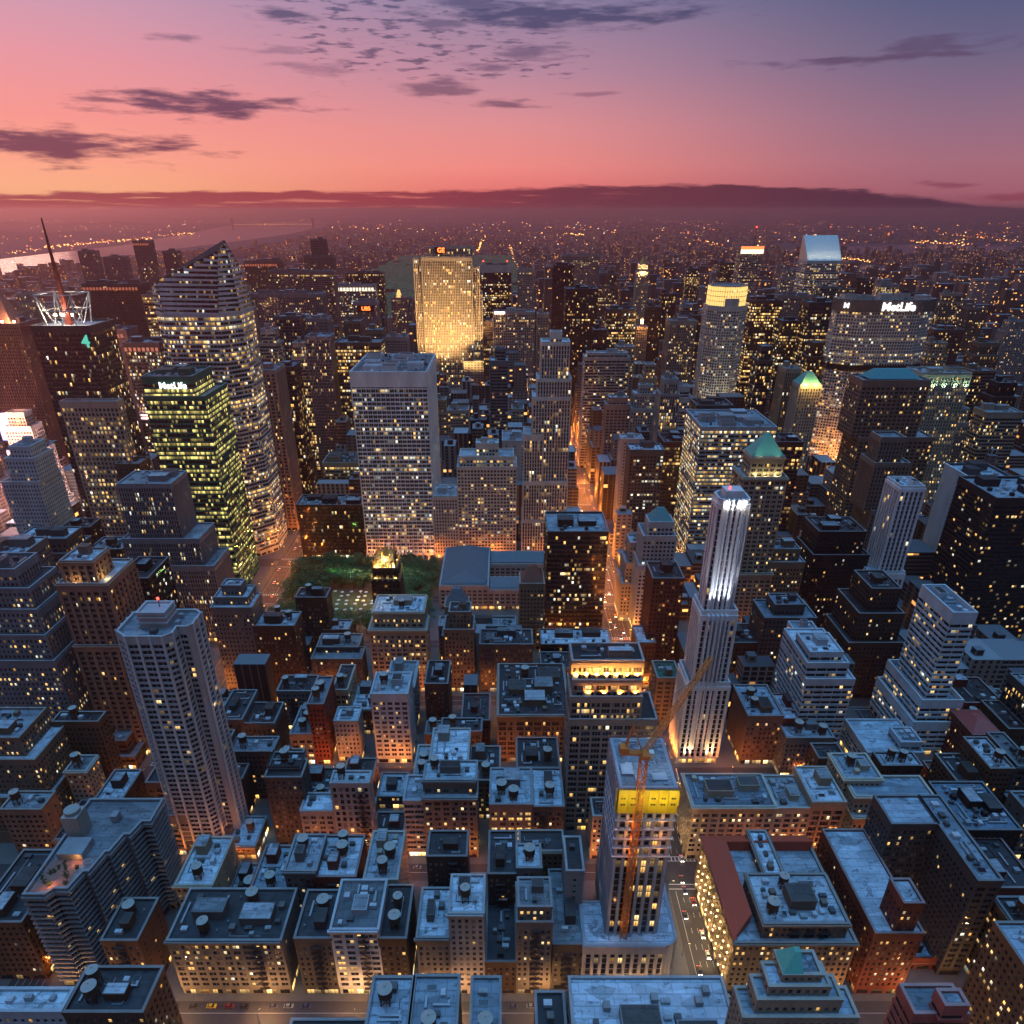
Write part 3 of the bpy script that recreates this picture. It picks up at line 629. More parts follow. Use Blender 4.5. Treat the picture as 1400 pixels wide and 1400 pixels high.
# --- 35th to 36th
B('brick corner building at bottom left with a large white box on its black roof', [(88, 196, 1386, 150, 1325)], 'mas', 'brown', 'loft_building', roofc=TAR, wt=2, lit=(.12, .4, 1.1), par=1.4, **n_)
B('white building at bottom left corner with a glass penthouse', [(-20, 84, 1384, 150, 1366)], 'mas', 'silver', roofc=(.4, .45, .5), lit=(.1, .4, 1))
for i, (xl, xr, yb, D, lab, wt) in enumerate([(400, 508, 1396, 150, 'low dark roof at the bottom edge left of the lit skylights', 0), (512, 566, 1338, 148, 'blue roof at the bottom edge with tall lit skylights and a tank', 1),
        (568, 628, 1336, 148, 'blue roof at the bottom edge with one water tank on a steel frame', 1), (646, 684, 1338, 148, 'small square blue roof at the bottom edge with white lidded tank', 1), (732, 770, 1358, 148, 'black roof at the bottom edge left of the big pale blue roof', 0)]):
    z = (58, 76, 76, 70, 52)[i]; Db = dist(yb, z)
    x0, x1 = xat(xl, Db, z), xat(xr, Db, z)
    building('loft_building', lab, 'building', [(rect(x0, x1, Db-42, Db), 0, z)], 'mas', COL['grey'], roofc=TAR if i in (0, 4) else (.28, .34, .40), wt=wt, kit=1.6)
z = 62; Db = dist(1338, z); BBR = (xat(778, Db, z), 82)
building('loft_building', 'broad pale blue flat roof at the bottom edge beside the avenue', 'building', [(rect(BBR[0], BBR[1], Db-46, Db), 0, z)], 'mas', COL['lgrey'], roofc=(.40, .46, .52), kit=.6)
# --- 37th to 38th, west of Fifth
B('grey building with blue roof and a blank brown side wall above the lit shop corner', [(270, 349, 1158, 280, 1118)], 'mas', 'grey', 'loft_building', roofc=BLUE, wt=2, cornice=True, side='party', lit=(.08, .9, 1), **n_)
B('brown loft with white fire balcony lattice under its black roof', [(248, 331, 1066, 312, 1046)], 'vert', 'umber', 'loft_building', roofc=TAR, wt=1, lit=(.05, .6, 1), **n_)
B('tall dark setback building with three tanks behind the lit cross street', [(362, 412, 1064, 290, 1040), (366, 410, 1052, 296, 1030)], 'mas', 'dgrey', 'loft_building', roofc=TAR, wt=3, side='party', lit=(.04, .6, 1), **n_)
B('short pale-fronted building between the dark setback one and the hotel tower', [(411, 455, 1110, 282, 1086)], 'mas2', 'lgrey', 'loft_building', roofc=BLUE, side='party', lit=(.02, .6, 1), **n_)
B('slim grey hotel tower with a sloping white glass top', [(452, 504, 1072, 282, 1056)], 'punch', 'lgrey', 'hotel_tower', roofc=(.5, .58, .62), side='party', lit=(.05, .9, 1), kit=.3, wt=1, **n_)
B('low flat-roofed building whose front glows onto the orange cross street', [(508, 557, 1153, 282, 1112)], 'mas2', 'dgrey', 'loft_building', roofc=TAR, side='party', lit=(.1, .9, 1), **n_)
B('low littered rooftop behind the hotel tower', [(516, 553, 1090, 318, 1058)], 'mas', 'dgrey', 'loft_building', roofc=BLUE, side='party', kit=2)
B('narrow building with closely stacked pale sills left of the broad corniced block', [(552, 579, 1096, 282, 1062)], 'horiz', 'lgrey', 'loft_building', roofc=BLUE, side='party', lit=(.03, .6, 1), **n_)
B('broad grey block with black box and white patches on its bright blue roof', [(579, 652, 1092, 281, 20), (579, 651, 1068, 285, 1042)], 'mas2', 'grey', 'loft_building', roofc=(.36, .43, .48), wt=1, side='party', cornice=True, lit=(.10, .4, .9), **n_)
B('blue-roofed loft with a full top floor of bright yellow windows', [(670, 728, 1101, 281, 1052)], 'mas2', 'grey', 'loft_building', roofc=(.34, .42, .48), wt=2, lit=(.5, .8, 1.2), side='party', **n_)
B('blue-roofed loft joined right of the one with yellow top floor', [(729, 771, 1104, 281, 1052)], 'mas2', 'dgrey', 'loft_building', roofc=(.34, .42, .48), wt=1, lit=(.08, .6, 1), side='party', **n_)
# --- 38th to 39th
B('pale tower-like loft with blue-white roof and lower floors lit yellow', [(507, 557, 950, 358, 921)], 'mas2', 'silver', 'loft_building', roofc=(.38, .45, .50), wt=1, lit=(.22, .8, 1.1), side='party', **n_)
B('dark slim building with black roof next to the pale tower-like loft', [(581, 612, 936, 385, 905)], 'mas', 'umber', 'loft_building', roofc=TAR, side='party', lit=(.02, .6, 1), **n_)
B('small pale gabled building with a blue roof', [(457, 489, 987, 360, 968)], 'mas', 'lgrey', 'loft_building', roofc=BLUE, side='party', lit=(.03, .6, 1), **n_)
B('dark red brick building with arched top windows', [(631, 669, 986, 372, 950)], 'mas', 'red', 'loft_building', roofc=TAR, side='party', lit=(.05, .9, 1), **n_)
B('broad building with green skylights and machinery crowding a black roof', [(681, 778, 979, 359, 905)], 'loft', 'tan', 'department_store', roofc=TAR, wt=1, kit=3.2, cornice=True, lit=(.10, .9, 1), **n_)
B('black-roofed loft with one pale-lidded tank near the middle of the picture', [(707, 765, 1051, 313, 1008)], 'mas', 'umber', 'loft_building', roofc=TAR, wt=1, kit=1.5, lit=(.04, .9, 1), side='party', **n_)
B('grey building with black flat roof and skylights left of the centre street gap', [(331, 375, 990, 359, 962)], 'vert', 'dgrey', 'loft_building', roofc=TAR, wt=0, lit=(.08, .9, 1), **n_)
B('grey building with black roof and white scaffold against the white apartment tower', [(297, 331, 985, 359, 945)], 'vert', 'dgrey', 'loft_building', roofc=TAR, lit=(.02, .9, 1), **n_)
B('slender grey loft with light stone piers and a dark box on top', [(379, 427, 946, 392, 925)], 'mas', 'grey', 'loft_building', roofc=TAR, wt=1, side='party', lit=(.05, .7, 1), **n_)
# --- 39th to 40th
B('dark cream stone clubhouse with three tall arched lit windows', [(505, 582, 862, 436, 20), (510, 578, 838, 440, 815)], 'mas2', 'sand', 'club_building', roofc=BLUE, wt=1, kit=2, cornice=True, lit=(.35, .9, 1.1), **n_)
B('narrow stone tower with small upper block right of the arched-window clubhouse', [(607, 647, 862, 436, 20), (614, 643, 838, 440, 14)], 'mas', 'tan', 'loft_building', roofc=TAR, lit=(.12, .9, 1), **n_)
B('dark grey setback building left of the arched-window clubhouse', [(426, 494, 902, 436, 16), (433, 490, 886, 446, 868)], 'mas', 'dgrey', 'loft_building', roofc=GREYR, wt=1, lit=(.04, .5, 1), **n_)
B('brown stepped loft with rooftop tanks at the edge of the park', [(404, 446, 818, 478, 800)], 'mas', 'umber', 'loft_building', roofc=TAR, wt=3, lit=(.05, .8, 1), **n_)
B('small blue-roofed building facing the park lawn', [(442, 477, 862, 478, 834)], 'mas', 'brown', 'loft_building', roofc=BLUE, lit=(.08, .8, 1), **n_)
B('plain brown loft with two round tanks below the park', [(346, 402, 857, 436, 838)], 'mas', 'umber', 'loft_building', roofc=BLUE, wt=2, lit=(.07, .8, 1), **n_)
B('tall grey brick office tower with small square crown at the corner of the park', [(288, 344, 832, 437, 22), (293, 338, 818, 442, 18), (303, 329, 802, 446, 10)], 'mas', 'grey', 'office_tower', roofc=BLUE, lit=(.10, .6, 1), **n_)
B('roof with white machinery behind the department store roof', [(656, 728, 882, 436, 862)], 'mas', 'dgrey', 'loft_building', roofc=TAR, kit=2.5, lit=(.15, .9, 1), **n_)
B('low blue-grey roof in front of the black bronze tower', [(740, 836, 882, 470, 860)], 'glass', 'bronze', 'bank_annex', roofc=BLUE, kit=.8, lit=(.25, .9, 1))
B('dark roof strip between the department store and the floodlit tower', [(740, 782, 915, 434, 893)], 'mas', 'dgrey', 'loft_building', roofc=TAR, kit=2, lit=(.15, .9, 1))
r_, o_ = B('black bronze-glass tower with broken rows of yellow light and a blue roof', [(749, 832, 729, 509, 702)], 'ribbon', 'bronze', 'office_tower', roofc=(.40, .46, .52), lit=(.15, .8, 1.4), kit=.5, par=1.6)
# --- floodlit orange tower at Fifth
OT = tiersof([(783, 882, 912, 302, 882)])[0]; DO = 302
x0, x1 = OT[0][0][0], OT[0][1][0]; zt = OT[2]; dd = min(30, OT[0][2][1]-DO)
ot, oo = building('office_tower', 'grey stone tower whose top floors are floodlit orange', 'building',
    [(rect(x0, x1+9, DO-1, DO+dd+2), 0, zt-34), (rect(x0, x1, DO, DO+dd), zt-34, zt-20), (rect(x0+.8, x1-.8, DO+1.5, DO+dd-1), zt-20, zt-10.5), (rect(x0+.2, x1-.2, DO+4, DO+dd-.5), zt-10.5, zt)], 'loft', (.30, .24, .21), roofc=TAR, lit=(.22, .9, 1.1), kit=1.4, par=1.6, near=True)
for k in range(7):
    xx = x0+2.5+k*(x1-x0-5)/6; flood(xx, DO+2.6, zt-8.6, xx, DO+4, zt-3, 30000 if k not in (3,) else 60000, (1, .42, .07), 120, 1, .3)
for k in range(4):
    xx = x0+9+k*(x1-x0-12)/3; flood(xx, DO+.4, zt-18.0, xx, DO+1.5, zt-14, 20000, (1, .36, .05), 120, 1, .3)
# --- west edge, near
B('great stepped grey-brown brick block at the lower left edge', [(-70, 78, 1240, 292, 46), (-60, 67, 1092, 297, 40), (-50, 48, 1040, 301, 34), (-40, 26, 1010, 305, 26)], 'mas', 'tan', 'loft_building', roofc=BLUE, lit=(.20, .7, 1.1), kits=None, **n_)
B('dark brick block behind the great stepped block', [(72, 134, 988, 330, 40)], 'mas', 'brown', 'loft_building', roofc=TAR, wt=1, lit=(.03, .8, 1))
B('small brown building at the left edge below the balconied block', [(-40, 30, 1262, 210, 40)], 'mas', 'brown', 'loft_building', roofc=TAR, lit=(.1, .5, 1))
B('low parking garage with orange-lit deck beside Sixth Avenue', [(118, 184, 1036, 352, 30), (122, 172, 1014, 356, 22)], 'horiz', 'brown', 'parking_garage', roofc=GREYR, lit=(.02, .9, 1), side='horiz')
B('low flat building on the avenue corner below the garage', [(122, 160, 1106, 290, 30)], 'mas', 'umber', 'loft_building', roofc=BLUE, lit=(.1, .9, 1))
B('low long garage with lit openings at the foot of the white apartment tower', [(212, 258, 1116, 283, 20)], 'horiz', 'grey', 'parking_garage', roofc=GREYR, lit=(.6, .9, 1))
# ---------------------------------------------------------------- special near buildings
# zigzag balconied apartment block on Sixth Avenue
zs = hgt(1225, 207)
def XZ(px, D, z=zs): return xat(px, D, z)
pts = [(XZ(34, 207), 207), (XZ(62, 207), 207), (XZ(66, 207)+1, 210), (XZ(93, 210), 210), (XZ(93, 210)+2, 219), (XZ(122, 219), 219), (XZ(122, 219)+2, 230), (XZ(150, 230), 230), (XZ(150, 230)+2, 240), (XZ(178, 240), 240), (XZ(178, 240)+2, 248), (XZ(206, 248), 248), (XZ(206, 248), 262), (XZ(34, 207), 262)]
apt, ao = building('apartment_block', 'concrete apartment block with zigzag balconies and a lit roof terrace', 'building', [(pts, 0, zs)], 'balc', (.20, .21, .22), roofc=GREYR, lit=(.03, .95, 1.1), kit=0, side='balc', par=1.5)
m = MB(); a0, a1 = XZ(96, 240), XZ(118, 240); m.box(a0, a1, 238, 246, zs, zs+13); m.cone((a0+a1)/2, 242, 3.4, 3.4, zs+13, zs+15, 20); m.build('lift_tower', WALL, apt, ao, (.32, .31, .28))
m = MB(); m.box(a0+2, a1+6, 226, 236, zs, zs+3.6); m.box(a1+8, a1+11, 248, 252, zs+.5, zs+4); m.build('penthouse', WALL, apt, ao, (.26, .27, .28))
m = MB(); m.face([(pts[0][0]+1.5, 208.5, zs+.05), (pts[3][0]-1.5, 211.5, zs+.05), (pts[3][0]-1.5, 226, zs+.05), (pts[0][0]+1.5, 226, zs+.05)]); m.build('terrace_deck', plain('terracotta_deck', (.26, .13, .10), .8), apt, ao)
rnd = random.Random(4)
for i in range(12):
    m = MB(); x = rnd.uniform(pts[0][0]+2, pts[3][0]-2); y = rnd.uniform(212, 225)
    for k in range(26):
        a, b, c = rnd.gauss(0, .5), rnd.gauss(0, .5), rnd.gauss(1.3, .4); m.face([(x+a-.3, y+b, zs+c), (x+a+.3, y+b+.2, zs+c+.1), (x+a+.1, y+b+.3, zs+c+.5)])
    m.box(x-.4, x+.4, y-.4, y+.4, zs+.06, zs+.6); m.build('planter', plain('planter_green', (.03, .06, .02), .9) if i == 0 else bpy.data.materials['planter_green'], apt, ao)
lamp(pts[0][0]+9, 211, zs+2, 900, (1, .35, .06), .4); lamp(pts[0][0]+13, 224, zs+2.2, 500, (1, .4, .08), .4)
# white apartment tower with brown balconies
D = 283; zt = hgt(873, D); x0, x1, x2 = xat(154, D, zt), xat(236, D+4, zt), xat(266, D+14, zt)
P = [(x0+3, D+2.5), (x0+6, D), (x1-3, D), (x1, D+3), (x1, D+9), (x2-2, D+9), (x2, D+11), (x2, D+22), (x2-3, D+25), (x0+3, D+25), (x0, D+22), (x0, D+5)]
wt_, wo = building('apartment_tower', 'tall pale apartment tower with white vertical ribs and corner balconies', 'building', [(P, 0, zt)], 'slab', (.40, .41, .42), side='slab', roofc=(.33, .38, .43), lit=(.05, .95, 1), kit=.5, par=1.3)
ribs = MB()
for i in range(len(P)):
    p, q = P[i], P[(i+1) % len(P)]; L, t, n, W = edge_frame(p, q)
    if L < 5 or n[1] > .9: continue
    nb = max(1, round(L/5.2))
    for k in range(nb+1): lbox(ribs, W, max(-.5, k*L/nb-.5), min(L+.4, k*L/nb+.5), .3, 1.0, 6, zt+1.8)
ribs.build('ribs', WALL, wt_, wo, (.60, .61, .62))
m = MB(); m.box(x0+9, x0+22, D+9, D+20, zt, zt+8); parapet(m, rect(x0+9, x0+22, D+9, D+20), zt+8, 1)
for k in range(2): m.box(x0+8.4, x0+22.6, D+8.4, D+20.6, zt+2.6+k*3, zt+3.4+k*3)
m.build('penthouse', WALL, wt_, wo, (.42, .43, .44)); m = MB(); m.cone(x0+17, D+16, .25, .25, zt+8, zt+12, 6); m.cone(x0+17, D+16, .6, .6, zt+12, zt+13, 8, mi=1); m.build('red_beacon', [STEEL, E_RED], wt_, wo)
# brown stone tower with a square crown
D = 368; z1, z2 = hgt(800, D), 0; xa, xb = xat(79, D, z1), xat(146, D, z1)
z2 = hgt(772, D+3)
bt, bo = building('office_tower', 'brown stone tower with dark vertical window strips and a pale crown', 'building', [(rect(xa-1, xb+1, D-1, D+34), 0, hgt(840, D)-22), (rect(xa, xb, D, D+33), hgt(840, D)-22, z1), (rect(xa+3, xb-7, D+4, D+22), z1, z2+1)], 'vert2', (.26, .165, .12), roofc=BLUE, lit=(.04, .9, 1), kit=1, cornice=True, par=1.2)
lamp((xa+xb)/2-4, D+1.5, z1+2, 900, (1, .6, .2), .4); lamp(xb-3, D+8, z1+2, 1400, (1, .65, .2), .4)
# tower under construction, yellow screens, podium
D = 209; zt = hgt(1083, D)+1; xa, xb = xat(846, D, zt), xat(929, D, zt); Db = dist(1008, zt)
zpod = hgt(1292, 204); pa, pb = xat(800, 204, zpod), 76
PP = [(pa, 204)]+[(pb-5+5*sin(t*pi/12), 209-5*cos(t*pi/12)) for t in range(0, 7)]+[(pb, 258), (pa+13, 258), (pa+13, 226), (pa, 226)]
ct, co = building('construction_tower', 'concrete tower under construction with yellow safety screens below its bare roof', 'building',
    [(PP, 0, zpod), (rect(xa+1.2, xb-1.2, D+1.5, Db-1.5), zpod, zt)], 'strip', (.30, .33, .38), roofc=(.40, .47, .55), side='strip', lit=(.22, 1, .9), kit=0, par=.2, kits=[])
YEL = plain('yellow_screen', (.80, .55, .01), .5, noise=.12, nsc=.3)
zy0, zy1 = zt-11.5, zt+.6; m = MB()
for (p, q) in (((xa, D-.4), (xb, D-.4)), ((xb+.2, D), (xb+.2, Db))):
    L, t, n, W = edge_frame(p, q); k = 6 if n[1] < -.5 else 7
    if n[0] > .5: lbox(m, W, 0, L*.34, 0, .35, zy0+3, zy1-3, back=True)
    else:
        for i in range(k):
            a, b = i*L/k+.08, (i+1)*L/k-.08; lbox(m, W, a, b, 0, .35, zy0, zy1, back=True)
L, t, n, W = edge_frame((xa-.4, Db-18), (xa-.4, D)); lbox(m, W, 12, L, 0, .35, zy0, zy1-1, back=True)
scr = m.build('safety_screen', YEL, ct, co)
m = MB(); L, t, n, W = edge_frame((xa, D-.4), (xb, D-.4))
for i in range(6):
    if i in (2,): continue
    c = (i+.5)*L/6
    for z in (zy0+4.2, zy0+7.4):
        for s in (-.85, .15): lbox(m, W, c+s, c+s+.75, .33, .40, z, z+.8)
m.build('screen_slot', plain('slot_dark', (.02, .02, .02)), ct, co)
m = MB(); m.face([(xa-.2, D, zy0), (xb+.2, D, zy0), (xb+.2, D+5, zy0), (xa-.2, D+5, zy0)][::-1])
for k in range(14):                       # open floor plates and edge columns above the clad part
    z = zpod+3+(zy0-zpod-3)*k/14
    if k > 8: m.box(xa-.3, xb+.3, D-.3, Db-3, z, z+.45, bottom=True)
m.build('floor_plate', WALL, ct, co, (.42, .44, .48))
m = MB()
for i in range(7):
    x = xa+1.2+i*(xb-xa-2.4)/6; m.box(x-.55, x+.55, D+.4, D+1.9, zpod, zy0)
for i in range(9):
    y = D+2+i*(Db-D-4)/8; m.box(xa-.1, xa+.9, y-.6, y+.6, zpod, zt-1)
m.build('column', WALL, ct, co, (.44, .47, .53))
WORKL = em('work_light', (1, .30, .06), 5.0)
m = MB()
for k in range(4):
    z = zy0-3.2-k*4.3
    for i in range(6):
        x = xa+2+i*(xb-xa-4)/5
        if (i+k*2) % 5 != 0: m.box(x-.9, x+.9, D+2.6, D+2.9, z+1.2, z+1.9)
for i in range(5): m.box(pa+6+i*6, pa+8+i*6, 205.2, 205.4, zpod-5, zpod-4.3); m.box(pa+5+i*6.2, pa+8+i*6.2, 205.2, 205.4, zpod-13, zpod-12)
m.build('work_light', WORKL, ct, co)
for k in range(3):
    for i in range(2): lamp(xa+6+i*13, D-1.6, zy0-5-k*8, 420, (1, .32, .07), .6)
for i in range(3): lamp(xa+4+i*9, D-7, zt-3, 1500, (1, .85, .5), .5)
for i in range(2): lamp(xa+7+i*12, D+12, zt+6, 500, (.8, .9, 1), .5)
m = MB(); w2 = (xb-xa)
for (a, b, c, d, e) in ((.1, .3, 8, 14, 1.0), (.15, .2, 18, 26, 2.2), (.45, .75, 20, 21, .6), (.5, .52, 8, 26, .5), (.6, .85, 5, 9, .8), (.2, .5, 28, 30, .9), (.7, .72, 14, 30, .5), (.3, .42, 3, 7, 1.2)):
    m.box(xa+a*w2, xa+b*w2, D+c, min(Db-2, D+d), zt, zt+e)
for i in range(40):
    x = xa+2+rnd.random()*(w2-4); y = D+2+rnd.random()*(Db-D-5); m.box(x, x+rnd.uniform(.3, 3), y, y+rnd.uniform(.2, 1), zt, zt+rnd.uniform(.1, .7))
m.build('building_materials', WALL, ct, co, (.34, .38, .42))
m = MB()
for (p, q) in (((xa, D), (xb, D)), ((xb, D), (xb, Db)), ((xb, Db), (xa, Db)), ((xa, Db), (xa, D))):
    for h_ in (.6, 1.2): m.beam((*p, zt+h_), (*q, zt+h_), .14)
    L, t, n, W = edge_frame(p, q)
    for i in range(int(L/2.2)): m.beam(W(i*2.2, 0, zt), W(i*2.2, 0, zt+1.3), .14)
m.build('guard_rail', plain('rail_red', (.42, .12, .10), .6), ct, co)
# tower crane in front of it
def pxpt(px, D, z): return xat(px, D, z)
zc0 = hgt(1012, 209); zc0 = zt+18; cx = (xat(880, 209, zt)+xat(850, 209, 50))/2; cy = 208
crane = empty('tower_crane', (cx, cy, 0)); tag(crane, 'orange lattice tower crane standing against the yellow-screened construction tower', 'crane')
co2 = (cx, cy, 0)
def lattice(m, p, q, w, n, r=.28):
    ax = [q[i]-p[i] for i in range(3)]; L = sqrt(sum(a*a for a in ax)); ax = [a/L for a in ax]
    up = (0, 1, 0); u = [ax[1]*up[2]-ax[2]*up[1], ax[2]*up[0]-ax[0]*up[2], ax[0]*up[1]-ax[1]*up[0]]; l = sqrt(sum(a*a for a in u)); u = [a/l for a in u]
    v = [ax[1]*u[2]-ax[2]*u[1], ax[2]*u[0]-ax[0]*u[2], ax[0]*u[1]-ax[1]*u[0]]
    def pt(k, a, b): return tuple(p[i]+ax[i]*L*k/n+(u[i]*a+v[i]*b)*w/2 for i in range(3))
    cs = [(1, 1), (-1, 1), (-1, -1), (1, -1)]
    for c in cs: m.beam(pt(0, *c), pt(n, *c), r)
    for k in range(n):
        for i in range(4):
            a, b = cs[i], cs[(i+1) % 4]
            if k % 2: a, b = b, a
            m.beam(pt(k, *a), pt(k+1, *b), r*.6); m.beam(pt(k, *a), pt(k, *b), r*.55)
m = MB(); lattice(m, (cx, cy, 0), (cx, cy, zc0), 2.6, 46, .34); m.build('mast', ORANGE, crane, co2)
tip = (xat(972, 262, 170), 262, hgt(900, 262)); tip = (xat(972, 262, tip[2]), 262, tip[2])
m = MB(); lattice(m, (cx+.5, cy+1, zc0+2), tip, 1.9, 34, .26); m.build('jib', ORANGE, crane, co2)
m = MB(); m.box(cx-2, cx+2, cy-2, cy+2, zc0, zc0+1.6, bottom=True); m.box(cx-9, cx-1, cy-1.6, cy+.6, zc0+1.7, zc0+2.6, bottom=True); m.box(cx-9.6, cx-6.4, cy-2.2, cy+1.2, zc0+2.6, zc0+5.4, bottom=True); m.build('counterweight_deck', ORANGE, crane, co2)
m = MB(); ap = (cx-5.2, cy, zc0+15)
for a in (-1, 1): m.beam((cx-1, cy+a, zc0+2), ap, .4); m.beam((cx-8, cy+a, zc0+2.6), ap, .4)
for k in range(6): m.beam((cx-1-4.2*k/6, cy-1+k/6, zc0+2+13*k/6), (cx-8+2.8*k/6, cy-1+k/6, zc0+2.6+12.4*k/6), .18)
m.build('a_frame', ORANGE, crane, co2)
m = MB(); m.beam(ap, tuple(tip[i]*.75+(cx, cy, zc0)[i]*.25+(0, 0, 1)[i] for i in range(3)), .12); m.beam(tip, (tip[0], tip[1], tip[2]-22), .1); m.build('cable', STEEL, crane, co2)
m = MB(); m.box(cx+1.6, cx+3.4, cy-1.6, cy+.6, zc0+.2, zc0+2.8, bottom=True); m.build('cab', PAINT, crane, co2, (.75, .72, .6))
m = MB()
for z in (38, 66, 92):
    m.beam((cx-1.2, cy+1, z), (cx-5, D+1, z+4), .3); m.beam((cx+1.2, cy+1, z), (cx+5, D+1, z+4), .3)
m.build('tie_bar', STEEL, crane, co2)
lamp(cx-3, cy-5, zc0-8, 350, (1, .5, .16), .5); lamp(cx-3, cy-5, 45, 300, (1, .45, .14), .5); lamp(cx+3, cy-6, 80, 300, (1, .45, .14), .5)

# --- East of Fifth, 36th to 37th
EX = 112.5
def BX(label, x0, x1, y0, y1, z, sty, col, name='office_building', tiers=None, **kw):
    return building(name, label, 'building', tiers or [(rect(x0, x1, y0, y1), 0, z)], sty, COL[col] if isinstance(col, str) else col, **kw)
z = hgt(1290, 203); xa, xb = xat(1006, 203, z), xat(1170, 203, z); z2 = hgt(1264, 206); zr = hgt(1234, 207)
hb, ho = BX('brown stone palazzo with red mansard roof strip and string-lit avenue front', 0, 0, 0, 0, 0, 'mas', (.17, .13, .10), 'department_store', tiers=[(rect(xa, xb, 203, 262), 0, z), (rect(xa+12, xb-4, 206, 232), z, z2), (rect(xa+22, xb-22, 234, 261), z, z2-3)],
    side='mas', roofc=(.48, .54, .60), lit=(.28, .75, 1.1), kit=2.2, wt=2, cornice=True, near=True, kits=[(rect(xa+12, xb-4, 206, 232), 0, z2), (rect(xa+22, xb-22, 234, 261), 0, z2-3)])
REDR = plain('red_roof_tile', (.50, .075, .035), .7, noise=.2, nsc=2)
m = MB(); m.prism([(xa-1.2, 204), (xa+.8, 204), (xa+.8, 262), (xa-1.2, 262)], z+1, z+1.6); m.prism([(xa-1.2, 203.6), (xa+9, 212), (xa+9, 254), (xa-1.2, 262)], z+1.6, z+1.61, top=False)
m.face([(xa-1.2, 203.6, z+1.7), (xa+9, 213, z+6.5), (xa+9, 254, z+6.5), (xa-1.2, 262.4, z+1.7)][::-1]); m.face([(xa+9, 213, z+6.5), (xa+9, 213, z), (xa+9, 254, z), (xa+9, 254, z+6.5)][::-1])
m.face([(xa+9, 254, z+6.5), (xa+52, 254, z+6.5), (xa+52, 262.4, z+1.7), (xa-1.2, 262.4, z+1.7)]); m.face([(xa+9, 254, z+6.5), (xa+9, 254, z), (xa+52, 254, z), (xa+52, 254, z+6.5)]); m.face([(xa-1.2, 203.6, z+1.7), (xa-1.2, 203.6, z), (xa+9, 213, z), (xa+9, 213, z+6.5)])
m.build('red_roof', REDR, hb, ho)
m = MB()                                  # arches of the top storey
for i in range(3):
    c = xa+26+i*6.4; m.face([(c-2.1+0, 204.9, z+1), (c+2.1, 204.9, z+1)]+[(c+2.1*cos(t*pi/8), 204.9, z2-4.2+2.1*sin(t*pi/8)) for t in range(9)])
m.build('arched_window', PANES[0], hb, ho)
STR = em('string_bulb', (1, .60, .20), 14.0); m = MB()
for j in range(9):
    for i in range(5):
        y = 206+j*6.2+rnd.random(); zz = 7+i*(z-10)/5+rnd.random()*2; m.box(xa-1.5, xa-1.1, y, y+.5, zz, zz+.5, bottom=True)
m.build('string_bulb', STR, hb, ho)
for j in range(5): lamp(xa-3.4, 208+j*12, 9, 2500, (1, .62, .22), .5); lamp(xa-3, 208+j*12, 26, 1500, (1, .62, .22), .5)
BX('tall narrow dark red brick building with open corner belfry', xat(1195, 203, 60), 0, 0, 0, 0, 'mas', 'red', 'apartment_building', tiers=tiersof([(1197, 1262, 1277, 203, 58), (1236, 1262, 1236, 204, 12)]), roofc=(.33, .38, .43), lit=(.12, .6, 1), side='mas', near=True, wt=0)
BX('low red building with flat pale blue roof beside the belfry building', 0, 0, 0, 0, 0, 'mas', 'red', 'apartment_building', tiers=tiersof([(1232, 1294, 1318, 215, 1262)]), roofc=(.33, .40, .47), lit=(.18, .9, 1), near=True, kit=.5)
BX('U-shaped apartment house with cream court walls and planted blue roofs', 0, 0, 0, 0, 0, 'mas2', 'dgrey', 'apartment_building', tiers=[(rect(xat(1235, 232, 62), xat(1300, 232, 62), 244, 262), 0, 64), (rect(xat(1300, 232, 62), xat(1362, 215, 62), 212, 262), 0, 64)], side='mas', roofc=(.30, .36, .42), lit=(.10, .8, 1), kit=2.2, near=True)
# east, bottom edge
z = 70; D = 143
BX('cream stepped building with a green copper corner roof at the bottom edge', 0, 0, 0, 0, 0, 'mas', 'sand', 'apartment_building', tiers=tiersof([(1016, 1172, 1392, 140, 1352), (1036, 1150, 1368, 142, 1338), (1052, 1134, 1350, 144, 1326), (1071, 1123, 1334, 146, 1311)]), roofc=(.25, .3, .35), lit=(.05, .8, 1), kit=.8, near=True)
COPPER = plain('green_copper', (.10, .36, .28), .6, noise=.25, nsc=.8)
GR, GO = bpy.data.objects[bpy.context.scene.collection.objects[-1].name], None
m = MB(); xq, xw, yq, yw = NLIST[-1]; zq = BLD[-1][2]+1.2; m.prism(rect(xq-.3, (xq+xw)/2, yq-.3, yw), zq, zq+5, poly2=rect((xq+xw)/2-2, (xq+xw)/2, yq+4, yw-2)); m.build('copper_roof', COPPER, BLD[-1][0], BLD[-1][3])
BX('brown brick tower with bright scattered windows at the bottom right corner', 0, 0, 0, 0, 0, 'mas', (.13, .08, .05), 'apartment_building', tiers=[(rect(xat(1354, 188, hgt(1254, 188)), xat(1354, 188, hgt(1254, 188))+46, 128, 185), 0, hgt(1254, 188))], roofc=(.3, .36, .42), lit=(.38, .7, 1.3), near=False, wt=1)
BX('salmon-pink striped building with a big round tank at the bottom edge', 0, 0, 0, 0, 0, 'horiz', (.42, .12, .09), 'apartment_building', tiers=[(rect(xat(1250, dist(1387, 96), 96), xat(1322, dist(1387, 96), 96), dist(1387, 96), dist(1349, 96)), 0, 96), (rect(xat(1292, dist(1376, 103), 103), xat(1322, dist(1376, 103), 103), dist(1376, 103), dist(1356, 103)), 96, 103)], roofc=(.2, .24, .28), lit=(.02, .8, 1), kit=1, wt=1)
